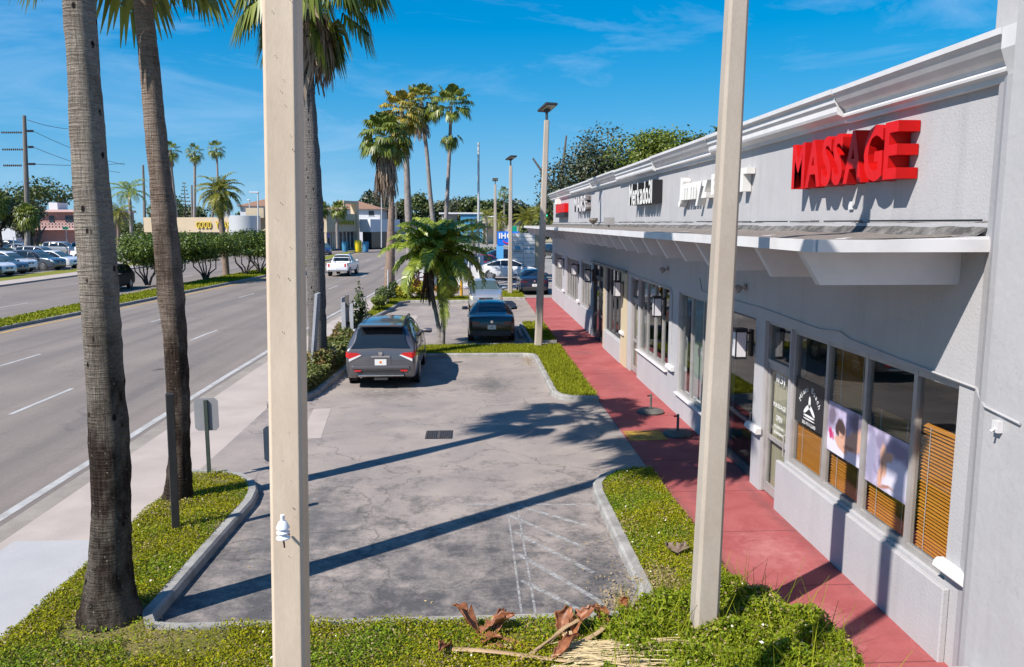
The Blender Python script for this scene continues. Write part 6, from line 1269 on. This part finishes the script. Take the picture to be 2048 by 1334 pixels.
stalk('brown palm stalk ending in the curled sheath on the right', [gz(1095, 1320, .15), gz(1150, 1290, .19), gz(1200, 1262, .24), gz(1222, 1240, .27)], .04, .02)
rg = np.random.default_rng(71); Q = []
for k in range(260):
    a = gz(rg.uniform(1100, 1250), rg.uniform(1285, 1345), rg.uniform(.14, .24)); e = a + np.array((rg.uniform(.25, .95), rg.normal() * .07 - .03, rg.uniform(-.05, .05))); s = np.array((0, .003, .002)) * rg.uniform(.5, 1.6); m = (a + e) / 2 + np.array((0, rg.normal() * .02, rg.uniform(0, .04))); Q += [[a - s, a + s, m + s, m - s], [m - s, m + s, e + s, e - s]]
for k in range(9):
    a = gz(1115 + rg.uniform(0, 30), 1262, .24); e = gz(1165 + rg.uniform(-15, 20), 1320, .2); s = np.array((.004, 0, .002)); Q.append([a - s, a + s, e + s, e - s])
quads_mesh('dead_frond', np.array(Q), [m_strand], label='straw coloured shredded frond strands at the bottom of the view', category='palm debris', group='fallen palm debris')
rg = np.random.default_rng(72); n = 1700; p = np.column_stack([np.concatenate([rg.normal(1.75, .12, 500), rg.normal(1.9, .25, 150), rg.normal(1.85, .1, 250), rg.normal(2.28, .17, 620), rg.uniform(-3.3, 1.9, 180)]), np.concatenate([rg.normal(8.75, .22, 500), rg.normal(9.6, .5, 150), rg.normal(25.4, .5, 250), rg.normal(9.15, .2, 620), rg.uniform(8.5, 26, 180)]), np.concatenate([rg.uniform(.006, .06, 900), rg.uniform(.10, .14, 620), np.full(180, .008)])])
quads_mesh('leaf_litter', leaf_quads(rg, p, .022, .8, .4), [m_dry], kind='stuff')

# ------------------------------------------------------------------ buildings across the road
m_tan = M('tan_render', (.52, .42, .29), .85, col2=(.48, .39, .27), ns=.5); m_tan2 = M('taupe_render', (.45, .39, .28), .85, col2=(.42, .36, .26), ns=.5); m_shop = M('shop_glass', (.03, .035, .04), .12, spec=.6); m_bw = M('white_render', (.62, .62, .64), .8, col2=(.56, .56, .58), ns=.6); m_roofb = M('brown_tiles', (.22, .12, .075), .9, col2=(.30, .17, .11), ns=2, bump=.03, bs=6)
m_purple = M('purple_fascia', (.22, .18, .42), .6); m_yl = M('yellow_letter', (.62, .46, .05), .5); m_pinkb = M('pink_render', (.40, .215, .185), .85, col2=(.34, .18, .155), ns=.6); m_pinkl = M('pale_pink_trim', (.62, .42, .38), .8); m_bluew = M('blue_render', (.05, .22, .38), .8, col2=(.04, .18, .33), ns=.6); m_winb = M('window_dark', (.03, .035, .045), .15)
def facade_map(P0, P1):
    P0, P1 = np.array((*P0, 0.0)), np.array((*P1, 0.0)); ex = (P1 - P0); L_ = np.linalg.norm(ex); ex /= L_; n = np.array((ex[1], -ex[0], 0)); return P0, ex, n, L_
def fbox(b, fm, u0, u1, z0, z1, d0, d1, mi=0):
    """box on a facade: u along it, z up, d outwards"""
    P0, ex, n, _ = fm; V = [P0 + ex * u + n * d + np.array((0, 0, z)) for z in (z0, z1) for d in (d1, d0) for u in (u0, u1)]
    return b.add(V, [(0, 2, 3, 1), (4, 5, 7, 6), (0, 1, 5, 4), (2, 6, 7, 3), (0, 4, 6, 2), (1, 3, 7, 5)], mi)
def ftext(parent, fm, txt, h, u0, u1, z, d, mat, name='letter', bold=.02):
    P0, ex, n, _ = fm; ps = text_pieces(txt, h, .12, u1 - u0, bold)
    for ch, V, F, fr in ps: MB().add(place(V, P0 + ex * u0 + n * (d + .13) + np.array((0, 0, z)), ex, (0, 0, 1), n), F).build(name, mat, parent)
A, Bc, Cc = (-56, 141), (-23.5, 133), (-19.6, 141.5)
t = empty('shop_building', 'long tan shop row across the road with yellow sign letters', 'shop building', (-40, 137, 0)); fm = facade_map(A, Bc); Lf_ = fm[3]
zt_, zb_ = 5.4, 2.9
b = MB(); fbox(b, fm, 0, Lf_, zb_, zt_, -10, 0); fbox(b, fm, 0, Lf_, 0, zb_, -10, -2); b.build('wall', m_tan, t)
b = MB(); fbox(b, fm, .2, Lf_ - .2, .3, 2.9, -1.99, -1.9); b.build('shopfront', m_shop, t); b = MB(); fbox(b, fm, Lf_ - 4.5, Lf_ - .1, 2.0, 2.98, -1.5, -.2); b.build('purple_fascia', m_purple, t)
b = MB(); [fbox(b, fm, u, u + .35, 0, 2.98, -.4, -.05) for u in (0.2, 8, 16, 24, 29.5, Lf_ - .45)]; b.build('pillar', m_tan, t)
u_ = lambda px: (PYw(px, 450, 138)[0] + 56) / math.cos(math.atan2(8, 32.5)); ftext(t, fm, 'GOOD', 1.1, u_(391), u_(424), 3.6, 0, m_yl); ftext(t, fm, 'YEAR', 1.1, u_(433), u_(466), 3.6, 0, m_yl)
p = PYw(484, 440, 130); b = MB(); b.lathe([(2.45, 0), (2.45, 5.6), (2.3, 5.65)], 24, (p[0], 131.5, 0)); b.build('round_tower', m_galv, t, smooth=True); MB().box(p[0] + 2.5, p[0] + 4.6, 137.5, 138, 5.3, 6.6).build('roof_screen', m_tan, t); MB().box(p[0] - .6, p[0] + 2.3, 134.5, 136, 5.3, 6.9).build('roof_screen', m_tan, t)
b = MB(); [b.box(x, x + 1.3, 137.5, 139, 5.38, 6.5) for x in (-42, -37.5, -35.8)]; b.build('air_unit', m_galv, t)
t2 = empty('shop_building', 'beige corner shop with dark yellow script on its sign wall', 'shop building', (-21.5, 137, 0)); fm = facade_map(Bc, Cc); L2 = fm[3]
b = MB(); fbox(b, fm, 0, L2, 3.0, 6.0, -3, 0.05); fbox(b, fm, L2 - .6, L2, 0, 8.2, -1, .3, 1); fbox(b, fm, L2 - 4.6, L2 - .6, 7.7, 8.2, -1, .3, 1); fbox(b, fm, L2 - 4.6, L2 - 4.1, 6.0, 7.7, -1, .3, 1); fbox(b, fm, 0, L2, 0, 3.0, -3, -.6); b.build('wall', [m_tan2, m_tan], t2)
b = MB(); fbox(b, fm, .3, L2 - .6, 0.2, 2.95, -.59, -.5); b.build('shopfront', m_shop, t2); b = MB(); [fbox(b, fm, u, u + .12, 0, 3, -.49, -.3) for u in np.linspace(.2, L2 - .8, 8)]; b.build('mullion', m_galv, t2)
ftext(t2, fm, 'ecofreez', 1.0, L2 * .30, L2 * .86, 4.2, .06, M('olive_letter', (.34, .30, .03), .5))
t3 = empty('shop_building', 'white fronted shop between the beige corner shop and the pole', 'shop building', (-17, 144, 0)); b = MB(); b.prism([(-19.4, 142.2), (-17.3, 140.6), (-13.0, 150), (-17, 158)], 2.9, 5.1); b.build('fascia', m_bw, t3); b = MB(); b.prism([(-19.0, 143.0), (-17.3, 141.8), (-13.4, 150.5), (-17, 157)], 0, 2.89); b.build('shopfront', m_shop, t3)
for (x, y, c, lab) in ((690, 496, m_bluew, 'blue barrel on the pavement left of the yellow one'), (716, 497, M('yellow_barrel', (.62, .48, .01), .5), 'tilted yellow barrel on the pavement before the shops'), (731, 494, m_bluew, 'blue bin right of the yellow barrel')):
    g = PYw(x, y, 126); k = 1.0 if y != 497 else 1.12
    MB().lathe([(.42 * k, 0), (.44 * k, .1), (.50 * k, 1.0), (.52 * k, 1.55 * k), (.46 * k, 1.58 * k)], 14, (g[0], 126, 0)).build('barrel', c, smooth=True, label=lab, category='barrel', group='barrels before the shops')
t = empty('delineator_post', 'orange topped marker post on the tip of the median', 'marker post', (-17.9, 126, 0)); g = PYw(717, 520, 126); MB().tube([(g[0], 126, 0), (g[0], 126, .75)], .07, 8).build('post', m_bw, t); MB().tube([(g[0], 126, .75), (g[0], 126, 1.25)], .13, 8).build('cap', M('orange_cap', (.65, .2, .02), .5), t)
def block(label, x0, x1, y_eave, y_roof, Y, depth, floors, wallm, roofm, over=.8, name='apartment_building', win=True):
    a, c = PYw(x0, y_eave, Y), PYw(x1, y_eave, Y); ze = a[2]; zr = PYw(x0, y_roof, Y)[2]; t = empty(name, label, 'building', ((a[0] + c[0]) / 2, Y, 0)); MB().box(a[0], c[0], Y, Y + depth, 0, ze).build('wall', wallm, t)
    X0, X1, Y0, Y1 = a[0] - over, c[0] + over, Y - over, Y + depth + over; h = min((X1 - X0), (Y1 - Y0)) / 2; V = [(X0, Y0, ze), (X1, Y0, ze), (X1, Y1, ze), (X0, Y1, ze)]
    if X1 - X0 > Y1 - Y0: V += [(X0 + h, (Y0 + Y1) / 2, zr), (X1 - h, (Y0 + Y1) / 2, zr)]; F = [(0, 1, 5, 4), (1, 2, 5), (2, 3, 4, 5), (3, 0, 4), (3, 2, 1, 0)]
    else: V += [((X0 + X1) / 2, Y0 + h, zr), ((X0 + X1) / 2, Y1 - h, zr)]; F = [(0, 1, 4), (1, 2, 5, 4), (2, 3, 5), (3, 0, 4, 5), (3, 2, 1, 0)]
    MB().add(V, F).build('roof', roofm, t)
    if win:
        n = max(2, int((c[0] - a[0]) / 3.2)); fh = ze / floors
        for f in range(floors):
            for k in range(n):
                x = a[0] + (k + .5) * (c[0] - a[0]) / n
                w_ = MB().box(x - .6, x + .6, Y - .05, Y - .01, f * fh + fh * .42, f * fh + fh * .85).build('window', m_winb, t); MB().box(x - .7, x + .7, Y - .09, Y - .052, f * fh + fh * .36, f * fh + fh * .41).build('window_sill', m_bw, w_)
        MB().box(a[0], c[0], Y - 1.0, Y - .02, fh * (floors - 1) - .1, fh * (floors - 1) + .05).build('balcony', m_bw, t)
    return t
block('white house with a brown hipped roof behind the tan shop row', 480, 560, 412, 397, 178, 14, 2, m_bw, m_roofb)
block('white three storey apartment block with a brown roof behind the corner shop', 655, 760, 418, 400, 182, 16, 3, m_bw, m_roofb)
# pink building
t = empty('pink_building', 'pink two storey building with patterned balcony at the far left', 'building', (-84, 160, 0)); X0, X1 = PYw(86, 440, 158)[0], PYw(152, 440, 158)[0]; zt_ = PYw(86, 424, 158)[2]; zm = PYw(86, 457, 158)[2]
MB().box(X0 - 4, X1 + 6, 158, 170, 0, zt_).build('wall', m_pinkb, t); MB().box(X0 - 4.5, X1 + 6.5, 157, 170, zt_, zt_ + .45).build('roof', m_pinkl, t); MB().box(X0 - 4, X1 + 6, 156.4, 157.99, zm - .25, zm).build('balcony_floor', m_pinkl, t)
b = MB(); x = X0
while x < X1 + 5:
    for z in np.arange(zm + .1, zm + 1.2, .55): b.lathe([(.30, -.05), (.30, .05), (.17, .05), (.17, -.05)], 8, (x, 156.5, z + .2), 0, 'y')
    x += .62
b.build('breeze_block_railing', m_pinkl, t)
for x, w in ((X0 + 1.2, .9), (X0 + 4.2, 1.4), (X0 + 8, 2.2)): MB().box(x, x + w, 157.9, 157.97, zm + .9, zt_ - .7).build('window', m_winb, t)
MB().box(PYw(108, 410, 165)[0], PYw(125, 410, 165)[0], 163, 167, zt_ + .46, zt_ + 1.9).build('roof_hut', m_bw, t); MB().box(X0 - 14, X0 - 2, 152, 157.0, 0, 3.4).build('annexe', m_bw, t)
b = MB(); b.box(PYw(215, 510, 120)[0], PYw(330, 510, 120)[0], 128, 128.3, 0, PYw(240, 489, 128)[2]); b.build('white_wall', m_bw, label='long low white wall left of the clipped trees', category='wall')
# stores at the far centre
block('white walled store far behind the slender palms', 772, 862, 431, 428, 200, 12, 1, m_bw, m_bw, .2, 'store_building', False)
t = block('white store with a flat roof at the far centre', 884, 912, 430, 424, 196, 14, 1, m_bw, m_bw, .3, 'store_building', False)
t = empty('store_building', 'blue walled store left of the tall white pole', 'building', (-4, 190, 0)); a, c = PYw(921, 440, 188), PYw(966, 440, 188); zt_ = PYw(921, 428, 188)[2]; MB().box(a[0], c[0], 188, 200, 0, zt_).build('wall', m_bluew, t); MB().box(a[0] - 5, c[0], 187.6, 200, zt_, zt_ + .35).build('roof', m_bw, t); b = MB()
for ps in text_pieces('COCO', .95, .05, 4.0, .02): b.add(place(ps[1], (a[0] + 2.0, 187.95, zt_ - 2.0), (1, 0, 0), (0, 0, 1), (0, -1, 0)), ps[2])
b.build('lettering', m_winb, t)
t = block('cream store with a dark canopy right of the tall white pole', 966, 1010, 434, 431, 180, 14, 1, M('cream_render', (.60, .50, .38), .8), m_bw, .2, 'store_building', False); MB().box(PYw(940, 450, 176)[0], PYw(1000, 450, 176)[0], 176, 179.9, 3.3, 4.4).build('canopy', m_winb, t)
block('low dark roofed store behind the golden date palm', 1020, 1110, 446, 441, 190, 14, 1, m_tan2, m_winb, .4, 'store_building', False)
# enclosure, restaurant sign, tenant board, road signs
t = empty('fence', 'white panel fence enclosure behind the orange croton', 'fence', (-1.5, 52, 0)); m_pan = M('white_panel', (.62, .61, .61), .6)
MB().box(-3.6, .9, 52.0, 52.06, .1, 1.72).build('panel', m_pan, t); MB().box(-3.6, .9, 53.8, 53.86, .1, 2.3).build('panel', m_bw, t); MB().box(.84, .9, 52.06, 53.8, .1, 1.72).build('panel', m_pan, t)
for x in (-3.5, -2.6, -1.35, -.75, -.15, .55): MB().box(x, x + .07, 51.9, 51.99, .05, 2.25).build('post', m_pan, t)
MB().box(-3.7, 1.0, 51.6, 51.9, 0, .3).build('base_wall', m_side, t)
t = empty('restaurant_sign', 'bright blue restaurant sign with white letters behind the second lamp post', 'sign', (3.8, 80, 0)); Y = 80; a, c = PYw(995, 463, Y), PYw(1038, 490, Y); m_ihb = M('sign_blue', (.01, .16, .72), .35); MB().box(a[0], c[0], Y, Y + .4, c[2], a[2]).build('panel', m_ihb, t); g = PYw(1000, 520, Y); MB().box(g[0] - .35, g[0] + .35, Y + .05, Y + .35, 0, c[2]).build('post', M('sign_light_blue', (.10, .36, .66), .5), t)
b = MB(); hh = a[2] - c[2]
for ps in text_pieces('IHOP', hh * .38, .04, (c[0] - a[0]) * .86, .03): b.add(place(ps[1], (a[0] + .14, Y - .03, c[2] + hh * .50), (1, 0, 0), (0, 0, 1), (0, -1, 0)), ps[2])
b.build('lettering', m_vwhite, t); P = [((a[0] + c[0]) / 2 + .55 * math.cos(R(q)), Y - .05, c[2] + hh * .5 + .42 * math.sin(R(q)) - .1) for q in range(200, 345, 12)]; MB().tube(P, .07, 6).build('smile', M('smile_red', (.55, .02, .10), .4), t)
t = empty('tenant_board', 'white tenant directory board between the two nearer lamp posts', 'sign', (3.8, 62, 0)); Y = 66; a, c = PYw(1024, 466, Y), PYw(1070, 532, Y); m_db = M('board_white', (.66, .66, .66), .5); MB().box(a[0], c[0], Y, Y + .4, c[2], a[2]).build('panel', m_db, t); zz = np.linspace(c[2], a[2], 9)
b = MB(); [b.box(a[0] + .05, c[0] - .05, Y - .012, Y - .002, z - .02, z + .02) for z in zz[1:-1]]; xm = (a[0] + c[0]) / 2; b.box(xm - .02, xm + .02, Y - .013, Y - .002, c[2], zz[5]); b.build('rail', m_alu, t); MB().box(c[0] + .02, c[0] + .5, Y + .05, Y + .4, 0, a[2] - .1).build('pillar', m_tan2, t); MB().box(a[0] + .1, c[0] - .1, Y + .05, Y + .3, 0, c[2]).build('plinth', m_side, t)
m_lb = M('letter_blue', (.08, .30, .50), .5); b = MB()
def btxt(b, s, h, x, z, w):
    for ps in text_pieces(s, h, .005, w): b.add(place(ps[1], (x, Y - .02, z), (1, 0, 0), (0, 0, 1), (0, -1, 0)), ps[2])
btxt(b, 'Tennis', .22, a[0] + .12, zz[5] + .08, .85); b.box(a[0] + .25, a[0] + .7, Y - .02, Y - .005, zz[4] + .03, zz[5] - .05); b.box(xm + .08, c[0] - .1, Y - .02, Y - .005, zz[4] + .02, zz[4] + .12); b.build('blue_lettering', m_lb, t); b = MB(); btxt(b, 'FAMOUS', .18, a[0] + .1, zz[3] + .1, .75); b.build('dark_lettering', m_winb, t)
m_gsign = M('sign_green', (.0, .26, .16), .4)
t = empty('road_sign', 'green road sign beyond the second lamp post', 'road sign', (6, 115, 0)); a, c = PYw(1018, 452, 115), PYw(1034, 463, 115); MB().box(a[0], c[0], 115, 115.05, c[2], a[2]).build('plate', m_gsign, t); MB().tube([(a[0] + .5, 115.1, 0), (a[0] + .5, 115.1, a[2])], .06, 6).build('post', m_galv, t)
t = empty('street_sign', 'green street name sign on a white post in the far lot', 'road sign', (PYw(131, 500, 105)[0], 105, 0)); a = PYw(131, 457, 105); MB().box(a[0] - .35, a[0] + .35, 105, 105.04, a[2] - .12, a[2] + .2).build('plate', m_gsign, t); MB().tube([(a[0], 105.1, 0), (a[0], 105.1, a[2])], .05, 6).build('post', m_galv, t)
t = empty('parking_sign', 'small white parking sign on a post at the left edge of the far lot', 'road sign', (PYw(25, 500, 95)[0], 95, 0)); a = PYw(25, 468, 95); MB().box(a[0] - .3, a[0] + .3, 95, 95.04, a[2] - .35, a[2] + .35).build('plate', m_bw, t); MB().tube([(a[0], 95.1, 0), (a[0], 95.1, a[2])], .05, 6).build('post', m_galv, t)
t = empty('traffic_light', 'traffic light showing green right of the tall lamp post', 'traffic light', (PYw(1095, 430, 150)[0], 150, 0)); a = PYw(1095, 429, 150); MB().box(a[0] - .25, a[0] + .25, 150, 150.3, a[2] - .5, a[2] + .6).build('housing', m_black, t); MB().lathe([(.22, -.02), (.2, -.06)], 12, (a[0], 150, a[2] - .2), 0, 'y').build('lens', M('green_lamp', (.0, .5, .2), .3, emit=((.02, .9, .35), 2.0)), t); MB().tube([(a[0], 150.4, a[2] + .6), (a[0] + 8, 150.4, a[2] + .9), (a[0] + 8, 150.4, 0)], .1, 8).build('mast', m_galv, t)
